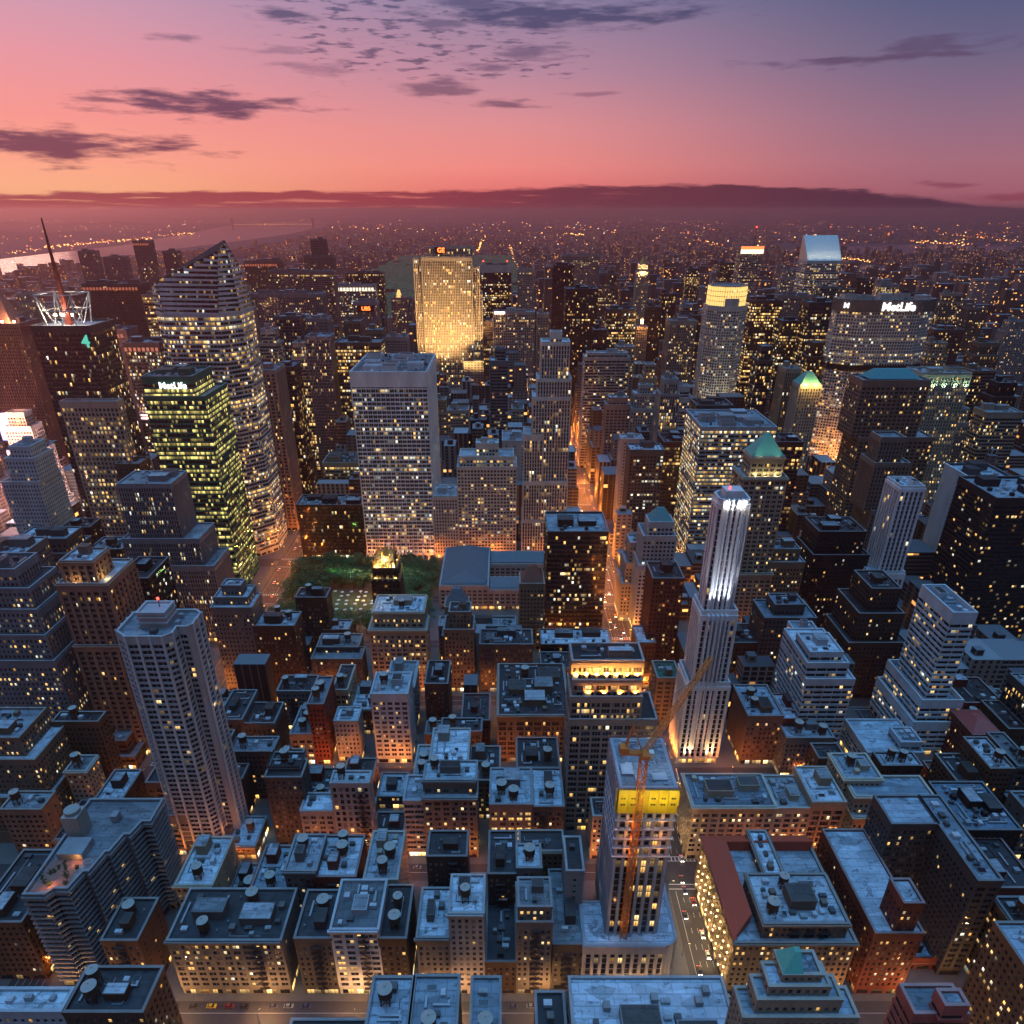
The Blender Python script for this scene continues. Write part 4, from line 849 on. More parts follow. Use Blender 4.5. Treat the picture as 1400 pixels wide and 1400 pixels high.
# --- 37th to 38th, east of Fifth: the department store block
BX('cream corniced store front with a big blue roof beside the avenue', 0, 0, 0, 0, 0, 'mas2', 'cream', 'department_store', tiers=tiersof([(948, 1060, 1104, 280, 1060)]), roofc=(.24, .31, .38), lit=(.30, .6, .8), side='mas', kit=1.6, cornice=True, near=True)
BX('middle part of the store row with a bright lit upper corner and glass monitors', 0, 0, 0, 0, 0, 'mas2', 'cream', 'department_store', tiers=tiersof([(1061, 1110, 1106, 280, 1062)]), roofc=GREYR, lit=(.55, .5, 1.1), kit=2, near=True)
BX('right end of the store row, dark glazed with a blue roof', 0, 0, 0, 0, 0, 'loft', 'sand', 'department_store', tiers=tiersof([(1111, 1156, 1098, 280, 1050)]), roofc=BLUE, lit=(.2, .6, 1), kit=1.5, near=True)
zl = hgt(1098, 316)-16
ls, lo_ = BX('store rear building with orange-lit rooftop structures and two round tanks', xat(929, 312, zl)+2, xat(1092, 312, zl), 316, 338, zl, 'mas', 'tan', 'department_store', roofc=(.02, .02, .02), kit=1.6, wt=2, lit=(.3, .9, 1))
for i, (a, b, c, d, e) in enumerate(((.10, .26, 3, 8, 4), (.34, .60, 6, 10, 4.5), (.55, .78, 1, 5, 6), (.74, .82, 8, 14, 10), (.3, .5, 1, 3, 1.5))):
    w3 = xat(1092, 312, zl)-xat(929, 312, zl); q0 = xat(929, 312, zl); m = MB(); m.box(q0+a*w3, q0+b*w3, 317+c, 317+d, zl, zl+e); m.build('roof_house', WALL, ls, lo_, (.5, .42, .34))
for a, b in ((.12, 1), (.3, 2.5), (.40, 4), (.70, 0), (.85, 6), (.8, 2)): lamp(q0+a*w3, 317+b, zl+3, 5500, (1, .32, .05), .4)
fx, _q = xat(1085, 300, zl), 0
lamp(xat(1095, 300, zl), 284, hgt(1098, 316)+2, 2500, (1, .35, .06), .4)
BX('cream gothic-crested apartment house with scalloped parapets and pale corner finials', 0, 0, 0, 0, 0, 'mas', 'cream', 'apartment_building', tiers=tiersof([(1168, 1279, 1118, 280, 20), (1170, 1276, 1090, 283, 15), (1155, 1205, 1066, 292, 1032)]), roofc=(.24, .32, .38), lit=(.05, .6, 1.1), kit=1.2, near=True, cornice=True, wt=1)
BX('white-topped office house with blue and dark terraces behind the gothic-crested one', 0, 0, 0, 0, 0, 'slab', 'silver', tiers=tiersof([(1186, 1262, 1030, 345, 985), (1232, 1260, 1016, 348, 14)]), roofc=(.30, .38, .44), lit=(.05, .6, 1), kit=2, near=True)
BX('olive-grey building with two tanks between the gothic-crested and white-topped houses', 0, 0, 0, 0, 0, 'mas', 'umber', 'apartment_building', tiers=tiersof([(1206, 1260, 1048, 322, 1030)]), roofc=BLUE, lit=(.03, .6, 1), kit=2, wt=2)
BX('grey setback roof left of the gothic-crested house', 0, 0, 0, 0, 0, 'mas', 'grey', 'apartment_building', tiers=tiersof([(1076, 1140, 1010, 345, 985)]), roofc=BLUE, lit=(.1, .9, 1), kit=2, wt=2)
BX('dark red apartment house with curved red roofs and a green cupola', 0, 0, 0, 0, 0, 'mas', (.11, .03, .02), 'apartment_building', tiers=tiersof([(1272, 1321, 1056, 330, 1004)]), roofc=(.26, .06, .05), lit=(.05, .9, 1.1), kit=.3)
m = MB(); bx = BLD[-1]; m.cone(bx[3][0]-4, bx[3][1]-10, 2.2, 2.2, bx[2], bx[2]+3, 10); m.cone(bx[3][0]-4, bx[3][1]-10, 2.6, .2, bx[2]+3, bx[2]+6, 10); m.build('cupola', COPPER, bx[0], bx[3])
rc, rco = BX('dark red building with a smooth red hipped roof', 0, 0, 0, 0, 0, 'mas', (.13, .04, .03), 'club_building', tiers=tiersof([(1330, 1369, 1006, 345, 24)]), roofc=(.3, .06, .05), lit=(.08, .9, 1.1), kit=0)
t0 = BLD[-1]; NB = NLIST[-1]; m = MB(); m.prism(rect(NB[0]-.6, NB[1]+.6, NB[2]-.6, NB[3]+.6), t0[2]+1.05, t0[2]+6, poly2=rect(NB[0]+6, NB[1]-6, NB[2]+9, NB[3]-9)); m.build('hipped_roof', plain('red_metal_roof', (.36, .07, .06), .45), rc, rco)
BX('brown brick house with a water tank and lit balcony at the right edge', 0, 0, 0, 0, 0, 'mas', 'brown', 'apartment_building', tiers=tiersof([(1354, 1386, 1052, 300, 26)]), roofc=BLUE, lit=(.04, .9, 1.2), kit=1.5, wt=1)
BX('dark building with blue glass rooftop frames in the shade at right', 0, 0, 0, 0, 0, 'mas', 'black', 'apartment_building', tiers=tiersof([(1318, 1396, 1136, 262, 34)]), roofc=(.16, .24, .32), lit=(.01, .9, 1), kit=3)
BX('brown gabled house with a small green spire right of the gothic-crested house', 0, 0, 0, 0, 0, 'mas', 'brown', 'apartment_building', tiers=tiersof([(1310, 1346, 1072, 300, 24)]), roofc=TAR, lit=(.15, .95, 1), kit=1)
BX('dark brick house on the avenue corner at far right', 0, 0, 0, 0, 0, 'mas', 'red', 'apartment_building', tiers=tiersof([(1350, 1420, 1215, 232, 30)]), roofc=TAR, lit=(.15, .9, 1.1), kit=1)
# --- 38th to 40th, east of Fifth
D = 358; zt = hgt(690, D+6); z2 = hgt(840, D+3); z3 = hgt(938, D)
xa, xb = EX+2, xat(1005, D, z3)
A = (xat(960, D+3, z2), xat(1009, D+3, z2)); Bq = (xat(984, D+6, zt), xat(1025, D+6, zt))
tw, to = BX('slender white floodlit residential tower with dark glass strips, stepping out twice', 0, 0, 0, 0, 0, 'strip', (.74, .74, .76), 'residential_tower', tiers=[(rect(A[0]-3, A[1]+1, D, D+24), 0, z3), (rect(A[0], A[1]-1, D+2.5, D+22), z3, z2), (octo(Bq[0], Bq[1], D+5, D+20, 3), z2, zt)],
    side='strip', roofc=(.30, .35, .4), lit=(.05, .8, 1), kit=.4, par=3)
m = MB(); xm = (Bq[0]+Bq[1])/2
for k in range(-2, 3):
    x = xm+k*2.6-1.5; m.box(x-.55, x+.55, D+3.2 if k % 2 else D+3.0, D+4.8, z2+1, zt+4); m.box(x-.5, x+.5, D-.9, D+2.0, 12, z2+1)
m.build('fin', WALL, tw, to, (.72, .72, .75))
m = MB(); m.box(xm-5, xm+5, D+8, D+17, zt, zt+7); m.build('crown', WALL, tw, to, (.6, .6, .62)); m = MB(); m.cone(xm-2, D+12, .5, .5, zt+7, zt+8.5, 8); m.build('red_beacon', E_RED, tw, to)
m = MB()
for k in range(4): m.box(xm-5.5+k*3.4, xm-4.5+k*3.4, D+3.8, D+4.5, zt+2.2, zt+3.0); lamp(xm-5+k*3.4, D+2.6, zt+1, 1200, (1, .93, .8), .3)
m.build('crown_lamp', E_WHITE, tw, to)
for k, x in enumerate((xm-9, xm-6, xm+5, xm+8)): flood(x, D-2.0, 8, x, D+.5, 30, 18000, (1, .7, .3), 60, 1, .3)
for k in range(3): flood(xm-6+k*5, D-1, z2+3, xm-5+k*5, D+4, zt, 34000, (.8, .88, 1), 60, 1, .5)
BX('dark side-walled building with a long blue roof and two tanks behind the lit store roof', 0, 0, 0, 0, 0, 'mas', (.16, .10, .08), tiers=tiersof([(1023, 1071, 980, 357, 938)]), side='blank', roofc=(.28, .36, .44), lit=(.05, .9, 1), wt=2, kit=1.4, near=True)
BX('brick-fronted low house between the dark side-walled building and white stepped offices', 0, 0, 0, 0, 0, 'mas', 'red', tiers=tiersof([(1071, 1103, 984, 357, 950)]), roofc=BLUE, lit=(.1, .9, 1), near=True)
BX('white banded stepped office building with a bare concrete box on top', 0, 0, 0, 0, 0, 'horiz', 'silver', tiers=tiersof([(1103, 1168, 930, 358, 44), (1104, 1160, 908, 361, 40), (1108, 1152, 893, 364, 22)]), side='horiz', roofc=BLUE, lit=(.18, .6, 1), kit=.8)
BX('twin white banded office slab behind the white stepped one', 0, 0, 0, 0, 0, 'horiz', 'silver', tiers=tiersof([(1088, 1120, 866, 402, 14)]), side='horiz', roofc=BLUE, lit=(.15, .6, 1), kit=.8)
BX('silver tower with dark ribbon windows rising from wide stepped terraces', 0, 0, 0, 0, 0, 'horiz', (.58, .64, .70), 'office_tower', tiers=tiersof([(1248, 1313, 992, 366, 52), (1260, 1315, 962, 370, 48), (1302, 1334, 843, 375, 36)]), side='horiz', roofc=(.2, .27, .33), lit=(.22, .7, 1), kit=.6, par=3)
BX('dark brown stepped brick tower with terraces facing the white stepped offices', 0, 0, 0, 0, 0, 'mas', 'umber', 'office_tower', tiers=tiersof([(1160, 1240, 880, 428, 40), (1175, 1236, 840, 432, 36), (1192, 1232, 806, 438, 28)]), roofc=TAR, lit=(.12, .7, 1.1), kit=1)
BX('grey-green building with slanted blue roofs left of the dark stepped tower', 0, 0, 0, 0, 0, 'mas', 'dgrey', tiers=tiersof([(1046, 1116, 846, 428, 26), (1060, 1100, 828, 433, 16)]), roofc=(.26, .34, .42), lit=(.10, .6, 1), kit=1)
BX('brown gable-roofed block behind the white residential tower', 0, 0, 0, 0, 0, 'mas', 'tan', tiers=tiersof([(1050, 1100, 770, 510, 30), (1056, 1094, 752, 514, 20)]), roofc=(.24, .32, .4), lit=(.22, .7, 1), kit=.5)
BX('dark terraced building lit in rows beneath the copper-crowned tower', 0, 0, 0, 0, 0, 'mas', 'black', tiers=tiersof([(1112, 1188, 760, 520, 36), (1120, 1184, 728, 524, 30)]), roofc=TAR, lit=(.22, .6, 1), kit=1)
BX('brown brick tower right behind the white residential tower base', 0, 0, 0, 0, 0, 'mas', 'umber', tiers=tiersof([(995, 1048, 880, 432, 26)]), roofc=TAR, lit=(.30, .6, 1), kit=1)
BX('reddish dark tower by the avenue, left of the white residential tower', 0, 0, 0, 0, 0, 'mas', (.09, .03, .02), tiers=tiersof([(893, 935, 792, 446, 26)]), roofc=TAR, lit=(.18, .95, 1), kit=1)
BX('old stone house with green mansard beside the avenue', 0, 0, 0, 0, 0, 'mas2', 'tan', tiers=tiersof([(899, 930, 928, 395, 20)]), roofc=(.05, .14, .1), lit=(.05, .9, 1), kit=.4)
BX('narrow dark building with a blue flat roof on the avenue curb', 0, 0, 0, 0, 0, 'mas', 'umber', tiers=tiersof([(872, 896, 880, 440, 24)]), roofc=BLUE, lit=(.05, .9, 1), kit=.4)
BX('white art-deco tower with dark vertical strips stepping down in many shoulders', 0, 0, 0, 0, 0, 'strip', (.72, .74, .78), 'office_tower', tiers=tiersof([(1158, 1212, 858, 505, 34), (1170, 1224, 822, 508, 32), (1188, 1236, 784, 511, 30), (1232, 1264, 668, 514, 22)]), side='strip', roofc=BLUE, lit=(.06, .7, 1), kit=.8, par=2)
w1, w1o = BX('tower with blank white flank wall and a dark lit front numbered 100', 0, 0, 0, 0, 0, 'horiz', (.075, .08, .09), 'office_tower', tiers=tiersof([(1326, 1386, 656, 590, 40)]), side='horiz', roofc=BLUE, lit=(.35, .6, 1.1), kit=.6, par=2)
t0 = BLD[-1]; nb = NLIST[-1]; m = MB(); m.box(nb[0]-2.2, nb[0]-.7, nb[2]+3, nb[3]-3, 0, t0[2]+3); m.box(nb[0]-1.6, nb[0]+2.4, nb[2]-1.2, nb[2]-.75, 0, t0[2]+3); m.build('flank_wall', WALL, w1, w1o, (.58, .62, .66))
text(w1, w1o, '100', (nb[0]+11, nb[2]-1.0, t0[2]-4), 7, E_WHITE)
BX('huge black tower with dim lit bands at the right edge', 0, 0, 0, 0, 0, 'horiz', (.02, .02, .024), 'office_tower', tiers=tiersof([(1362, 1470, 684, 512, 50), ]), side='horiz', roofc=BLUE, lit=(.14, .8, .8), kit=.6, par=2)
# --- west of Sixth
BX('grey pinstriped tower stepping down to the right in shoulders', 0, 0, 0, 0, 0, 'pin', (.20, .22, .25), 'office_tower', tiers=tiersof([(170, 292, 775, 506, 34), (168, 272, 738, 509, 32), (160, 233, 663, 512, 30)]), side='pin', roofc=GREYR, lit=(.14, .4, 1), kit=.5)
gt, go_ = BX('green glass tower with yellow-lit floors and a white company sign on top', 0, 0, 0, 0, 0, 'ribbon', (.003, .14, .10), 'office_tower', tiers=tiersof([(197, 280, 545, 590, 52), (194, 262, 518, 592, 44)]), side='ribbon', roofc=GREYR, lit=(.60, 2.0, .9), kit=1.5, par=2)
nb = NLIST[-1]; text(gt, go_, 'MetLife', ((nb[0]+nb[1])/2+4, nb[2]-.9, BLD[-1][2]-5.5), 7.5, E_WHITE, bold=.03)
BX('white brick tower with blank centre wall, left of the lattice-crowned tower', 0, 0, 0, 0, 0, 'mas', (.50, .52, .55), 'office_tower', tiers=tiersof([(2, 52, 660, 585, 34), (6, 46, 628, 588, 28), (12, 40, 612, 591, 22)]), roofc=GREYR, lit=(.05, .8, 1), kit=1)
BX('low broad banded building with dark roof behind the brown stone tower', 0, 0, 0, 0, 0, 'mas2', 'dgrey', tiers=tiersof([(16, 94, 758, 510, 34), (22, 90, 738, 513, 24)]), roofc=BLUE, lit=(.35, .9, 1), kit=1)
BX('dark blocky building with tanks left of the pinstriped tower', 0, 0, 0, 0, 0, 'mas', 'black', tiers=tiersof([(84, 122, 722, 575, 20)]), roofc=TAR, lit=(.1, .9, 1), kit=1.5)
BX('dark roofs with blue boxes directly left of the pinstriped tower', 0, 0, 0, 0, 0, 'mas', 'umber', tiers=tiersof([(122, 166, 752, 545, 30)]), roofc=BLUE, lit=(.2, .95, 1), kit=2.5)
BX('black glass building peeking right of the brown stone tower', 0, 0, 0, 0, 0, 'ribbon', 'black', tiers=tiersof([(160, 202, 792, 440, 34)]), roofc=TAR, lit=(.2, .5, 1.2), kit=1)
BX('narrow tan building with orange-lit flank left of the brown stone tower', 0, 0, 0, 0, 0, 'mas', 'tan', tiers=tiersof([(56, 90, 806, 440, 28)]), roofc=TAR, lit=(.3, .95, 1), kit=1)
BX('black slope-sided setback tower with lit lower rows at the left edge', 0, 0, 0, 0, 0, 'mas', (.20, .21, .23), 'office_tower', tiers=tiersof([(-60, 74, 905, 360, 40), (-60, 62, 870, 363, 36), (-60, 50, 835, 366, 32), (-60, 40, 806, 369, 28), (-60, 20, 780, 372, 22)]), side='vert', roofc=TAR, lit=(.25, .7, 1.2), kit=1)
BX('grey brick block with blue roof above the stepped block at the left edge', 0, 0, 0, 0, 0, 'mas', 'grey', tiers=tiersof([(-60, 30, 760, 440, 30)]), roofc=BLUE, lit=(.1, .9, 1), kit=1)
# ---------------------------------------------------------------- midtown towers
T = lambda *rows: tiersof(rows)
def HB(label, tiers, sty, col, name='office_tower', **kw):
    kw.setdefault('par', 1.5); kw.setdefault('kit', .25)
    return building(name, label, 'building', tiers, sty, COL[col] if isinstance(col, str) else col, **kw)
# 42nd Street row
gr, gro = HB('broad white-gridded slab tower rising behind the park', T((479, 583, 511, 668, 486)), 'grid', (.82, .82, .83), side='pin', lit=(.34, .6, 1.0), roofc=GREYR, kit=.8, par=2)
m = MB(); nb = NLIST[-1]; z = BLD[-1][2]; m.box(nb[0]-.9, nb[1]+.9, nb[2]-.95, nb[2]-.4, z-12, z+2); m.box(nb[0]-.9, nb[0]-.2, nb[2]-.4, nb[3], z-12, z+2); m.build('blank_crown', WALL, gr, gro, (.80, .80, .81))
for k in range(9): m = MB(); yb = nb[2]-2-.9*k*k*.12
sk = MB()
for k in range(12):
    a, b = k/12, (k+1)/12
    for x in [nb[0]+i*(nb[1]-nb[0])/12 for i in range(13)]:
        sk.face([(x-.3, nb[2]-1-14*(1-a)**2.5, 26*a), (x+.3, nb[2]-1-14*(1-a)**2.5, 26*a), (x+.3, nb[2]-1-14*(1-b)**2.5, 26*b), (x-.3, nb[2]-1-14*(1-b)**2.5, 26*b)])
sk.build('curved_pier', WALL, gr, gro, (.62, .63, .64))
HB('black glass block with mirror grid left of the white-gridded slab', T((405, 498, 692, 668, 678)), 'glass', 'black', lit=(.06, .7, 1), roofc=GREYR, kit=1.5)
HB('cream banded office block above the black glass block', T((441, 494, 634, 765, 620)), 'horiz', 'sand', lit=(.55, .8, 1.0), roofc=TAR, kit=1)
HB('stepped cream tower with dense small yellow windows right of the white slab', T((625, 706, 640, 668, 30), (628, 702, 626, 671, 26), (651, 681, 608, 676, 14)), 'cell', (.58, .53, .45), lit=(.34, .8, 1.1), roofc=BLUE, kit=.5)
HB('columned stone building with a blue roof right beside the white slab', T((591, 625, 680, 668, 664)), 'vert', (.55, .53, .49), lit=(.10, .7, 1), roofc=BLUE, kit=1)
HB('plain pale slab between the cream stepped tower and the deco tower', T((687, 720, 604, 760, 590)), 'party', (.50, .46, .43), lit=(.2, .8, 1), roofc=BLUE)
f5, f5o = HB('tall slim white deco tower with setbacks at the avenue corner', T((714, 796, 712, 668, 34), (716, 776, 660, 668, 32), (717, 742, 596, 670, 28), (729, 780, 545, 671, 27), (735, 781, 520, 672, 26), (741, 779, 470, 674, 22), (753, 768, 456, 677, 10)), 'fine', (.60, .57, .50), side='cell', lit=(.22, .8, 1.1), roofc=BLUE, kit=.2)
HB('dark green-grey glass building with blue top below the pink-lit slab', T((670, 694, 495, 860, 26), (677, 691, 478, 865, 12)), 'horiz', (.10, .13, .15), lit=(.15, .7, 1), roofc=BLUE)
# 30 Rock and neighbours
Dk = 1170; zt = hgt(339, Dk+4); xa, xb = xat(563, Dk, zt-15), xat(655, Dk, zt-25)
rk, rko = HB('golden floodlit slab skyscraper with a red GE sign, brightest in the view', [(rect(xat(565, Dk, zt-20), xat(584, Dk, zt-20)+.5, Dk+6, Dk+30), 0, hgt(354, Dk+6)), (rect(xat(577, Dk, zt-20), xat(645, Dk, zt-20), Dk, Dk+30), 0, hgt(352, Dk)), (rect(xat(586, Dk, zt), xat(645, Dk, zt), Dk+5, Dk+28), hgt(352, Dk), zt),
    (rect(xat(645, Dk, zt-40)+.3, xat(655, Dk, zt-40), Dk+5, Dk+30), 0, hgt(366, Dk+5)), (rect(xat(645, Dk, zt-80)+.6, xat(657, Dk, zt-80)+2, Dk+7, Dk+32), 0, hgt(402, Dk+5))], 'fine', (.46, .40, .33), side='fine', lit=(.30, .75, 1.5), kit=0)
m = MB(); gx = xat(601, Dk, zt); m.box(gx-8, gx+9, Dk+3.6, Dk+4.6, zt-8, zt+1); m.build('sign_panel', PAINT, rk, rko, (.10, .01, .01)); text(rk, rko, 'GE', (gx+1.5, Dk+3.0, zt-3.3), 9, E_ORSIGN, bold=.05)
cxk = (xa+xb)/2
for k in range(6):
    x = xa+5+k*(xb-xa-10)/5
    flood(x, Dk-62, 78, x, Dk, 215, 650000, (1, .56, .19), 90, 1, 1)
for k in range(3): flood(xat(590+k*22, Dk, 120), Dk-16, 60, xat(590+k*22, Dk, 120), Dk, 100, 9000, (1, .66, .28), 110, 1, 1)
BLD[-1][0]['_n'] = 1; del BLD[-1][0]['_n']
HB('pink stone slab with floodlit base right of the golden slab', T((675, 731, 428, 1120, 26)), 'vert', (.48, .34, .29), lit=(.22, .8, 1.3), side='blank')
nb = NLIST[-1]; z = BLD[-1][2]; m = MB(); m.box(nb[0]+1, nb[0]+16, nb[2]-1.6, nb[2]-1.0, z-1, z+1.8); m.build('sign_lights', em('sign_glare', (1, .75, .6), 8), BLD[-1][0], BLD[-1][3])
for k in range(3): flood(nb[0]+8+k*22, nb[2]-40, 66, nb[0]+10+k*20, nb[2], 120, 900000, (1, .50, .26), 80, 1, 1)
flood(nb[1]-12, nb[2]-18, 30, nb[1]-14, nb[2], 70, 260000, (1, .6, .3), 100, 1, 3)
HB('low wide stone block at the foot of the golden slab', T((597, 655, 533, 1105, 26)), 'cell', (.38, .33, .28), lit=(.35, .8, 1), roofc=TAR)
HB('dim ribbed block between golden slab and pink stone slab', T((658, 676, 440, 1185, 24)), 'vert', (.22, .15, .12), lit=(.25, .8, 1))
HB('black tower framed by a pale pink top band and edge', T((655, 699, 365, 1500, 40)), 'ribbon', (.03, .02, .02), lit=(.35, .8, 1.2))
nb = NLIST[-1]; z = BLD[-1][2]; m = MB(); m.box(nb[0]-4, nb[1]+3, nb[2]-2.2, nb[2]-.9, z-10, z+4); m.box(nb[1], nb[1]+3, nb[2]-2.1, nb[2]-.9, 0, z-10.1); m.box(nb[0]-4, nb[0]-1.4, nb[2]-2.1, nb[2]-.9, 0, z-10.1); m.build('frame_band', WALL, BLD[-1][0], BLD[-1][3], (.60, .48, .44))
for x in (nb[0]+8, nb[1]-8):
    m = MB(); m.cone(x, nb[2]+4, .3, .3, z+1, z+9, 6); m.cone(x, nb[2]+4, 1.4, 1.4, z+9, z+11, 8, mi=1); m.build('red_beacon', [STEEL, E_RED], BLD[-1][0], BLD[-1][3])
HB('slim checkered pale tower with orange corner lights', T((708, 730, 369, 1480, 24)), 'cell', (.42, .32, .28), lit=(.15, .8, 1))
HB('dark maroon glass tower behind the deco tower', T((757, 785, 364, 1500, 30)), 'glass', (.07, .02, .02), lit=(.03, .9, 1))
HB('wide ribbed tower on the skyline behind the maroon glass tower', T((768, 820, 350, 1750, 30)), 'vert', (.40, .27, .24), lit=(.25, .9, 1.2))
HB('black tower with few lit offices right of the deco tower', T((774, 818, 396, 1180, 34)), 'ribbon', (.025, .02, .022), lit=(.12, .8, 1))
HB('brown ribbed tower with lit floors and green pitched top', T((816, 845, 392, 1420, 24), (821, 843, 375, 1424, 16)), 'vert', (.20, .12, .1), lit=(.3, .85, 1.1), roofc=(.05, .2, .16))
HB('dark banded glass tower with yellow windows in the middle distance', T((831, 870, 424, 1180, 30)), 'ribbon', (.05, .05, .05), lit=(.5, .8, 1.1))
ft, fto = HB('slender gilded floodlit spire tower on the right skyline', T((871, 887, 372, 1620, 20), (873, 885, 362, 1622, 14)), 'vert', (.52, .42, .32), lit=(.3, .9, 1.2), kit=0)
nb = NLIST[-1]; z = BLD[-1][2]; m = MB(); m.cone((nb[0]+nb[1])/2, nb[2]+7, 6.5, .5, z, z+14, 8); m.build('gilded_crown', plain('gilt', (.8, .5, .15), .3, .4), ft, fto)
for a in (-9, 0, 9): flood((nb[0]+nb[1])/2+a, nb[2]-12, z-30, (nb[0]+nb[1])/2, nb[2]+3, z+4, 120000, (1, .66, .3), 60, 1, 1)
HB('grey-white setback block with yellow windows near the avenue', T((800, 861, 490, 960, 26), (803, 858, 484, 963, 16)), 'horiz', (.38, .36, .34), lit=(.25, .8, 1), roofc=BLUE)
HB('stone stepped block with pale crown beside the avenue canyon', T((863, 903, 560, 850, 26), (868, 899, 540, 854, 20), (875, 893, 528, 858, 10)), 'vert', (.36, .34, .31), lit=(.14, .8, 1), roofc=BLUE)
HB('grey old building with small temple-like top right of the avenue canyon', T((829, 862, 555, 850, 22), (833, 858, 545, 853, 16)), 'mas2', (.24, .21, .19), lit=(.10, .8, 1), roofc=BLUE)
HB('charcoal slab with regular white-lit windows right of the avenue canyon', T((862, 908, 617, 690, 22)), 'cell', (.07, .07, .075), lit=(.28, .3, 1.2), roofc=BLUE, kit=1)
HB('pale box building with lit end wall behind the charcoal slab', T((850, 880, 602, 745, 20)), 'party', (.40, .40, .38), lit=(.3, .6, 1), roofc=BLUE)
HB('dark red block right of the charcoal slab', T((908, 948, 606, 705, 30)), 'ribbon', (.06, .02, .02), lit=(.25, .95, 1), roofc=TAR)
HB('brown lit-topped tower with beacon on its corner', T((871, 885, 448, 1180, 18)), 'cell', (.30, .22, .18), lit=(.2, .9, 1))
lamp(xat(877, 1176, hgt(442, 1176)), 1172, hgt(442, 1176)+2, 40000, (1, .5, .15), 1)
m = MB(); m.cone(xat(877, 1180, hgt(442, 1180)), 1176, 2.2, 2.2, hgt(442, 1180), hgt(436, 1180), 8); m.build('beacon', em('beacon_glow', (1, .45, .12), 12), BLD[-1][0], BLD[-1][3])
HB('ribbed grey tower left of the octagonal lit-crowned tower', T((917, 952, 440, 1090, 30)), 'vert', (.22, .2, .19), lit=(.35, .85, 1.1))
HB('white terraced ziggurat block at the foot of the lit-crowned tower', T((917, 950, 560, 860, 30), (921, 947, 545, 863, 24), (926, 943, 530, 866, 16)), 'horiz', (.42, .42, .42), lit=(.15, .7, 1), roofc=BLUE)
# octagonal tower with lit crown
D = 985; z1, z2 = hgt(421, D), hgt(393, D); xa, xb = xat(972, D, z1), xat(1026, D, z1)
oc, oco = HB('pale octagonal tower with a glowing golden glass crown', [(octo(xa, xb, D, D+52, 14), 0, z1), (octo(xa+3, xb-3, D+3, D+49, 14), z1, z2)], 'cell', (.52, .50, .46), lit=(.28, .6, 1.2), kit=0)
m = MB(); P_ = octo(xa+2.4, xb-2.4, D+2.4, D+49.6, 14); GL = em('crown_glow', (1, .62, .16), 1.5)
for i in range(8):
    L, t, n, W = edge_frame(P_[i], P_[(i+1) % 8]); k = max(2, int(L/3))
    for j in range(k):
        for r_ in range(4): m.face([W(j*L/k+.3, .4, z1+1.6+r_*(z2-z1-1)/4), W((j+1)*L/k-.3, .4, z1+1.6+r_*(z2-z1-1)/4), W((j+1)*L/k-.3, .4, z1+.9+(r_+1)*(z2-z1-1)/4), W(j*L/k+.3, .4, z1+.9+(r_+1)*(z2-z1-1)/4)])
m.build('glass_crown', GL, oc, oco)
m = MB(); m.box((xa+xb)/2-8, (xa+xb)/2+10, D+.6, D+4, z1-10, z1+11); m.build('crown_block', WALL, oc, oco, (.45, .44, .42))
for a in (0, 1): flood(xa+10+a*30, D-14, 46, xa+14+a*26, D, 90, 160000, (1, .86, .6), 70, 1, 2)
HB('dark brown tower with bright golden floors right of the octagonal tower', T((1029, 1070, 412, 1060, 40)), 'ribbon', (.06, .03, .025), lit=(.62, .9, 1.25))
HB('ribbed taupe slab behind the golden-floored tower', T((1064, 1112, 405, 1300, 30)), 'vert', (.26, .2, .19), lit=(.3, .85, 1))
HB('black tower with a small green pyramid behind it', T((1070, 1106, 440, 1010, 30)), 'ribbon', (.03, .025, .03), lit=(.35, .85, 1.1))
HB('black-brown tower left of the broad sign-topped slab', T((1107, 1146, 415, 985, 30)), 'ribbon', (.035, .03, .035), lit=(.35, .85, 1.0))
HB('tall striped tower with orange-white lit cap on the skyline', T((1014, 1044, 338, 1900, 34)), 'horiz', (.34, .30, .30), lit=(.3, .85, 1))
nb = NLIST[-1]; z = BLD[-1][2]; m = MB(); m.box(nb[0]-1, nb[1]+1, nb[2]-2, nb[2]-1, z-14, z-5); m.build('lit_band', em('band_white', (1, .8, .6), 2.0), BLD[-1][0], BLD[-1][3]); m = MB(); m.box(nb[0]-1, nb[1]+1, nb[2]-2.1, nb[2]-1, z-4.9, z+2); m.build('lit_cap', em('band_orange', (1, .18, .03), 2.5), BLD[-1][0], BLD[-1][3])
m = MB(); m.cone((nb[0]+nb[1])/2+6, nb[2]+10, .8, .4, z, z+42, 6); m.cone((nb[0]+nb[1])/2+6, nb[2]+10, 2, 2, z+42, z+45, 8, mi=1); m.build('antenna', [STEEL, E_RED], BLD[-1][0], BLD[-1][3])
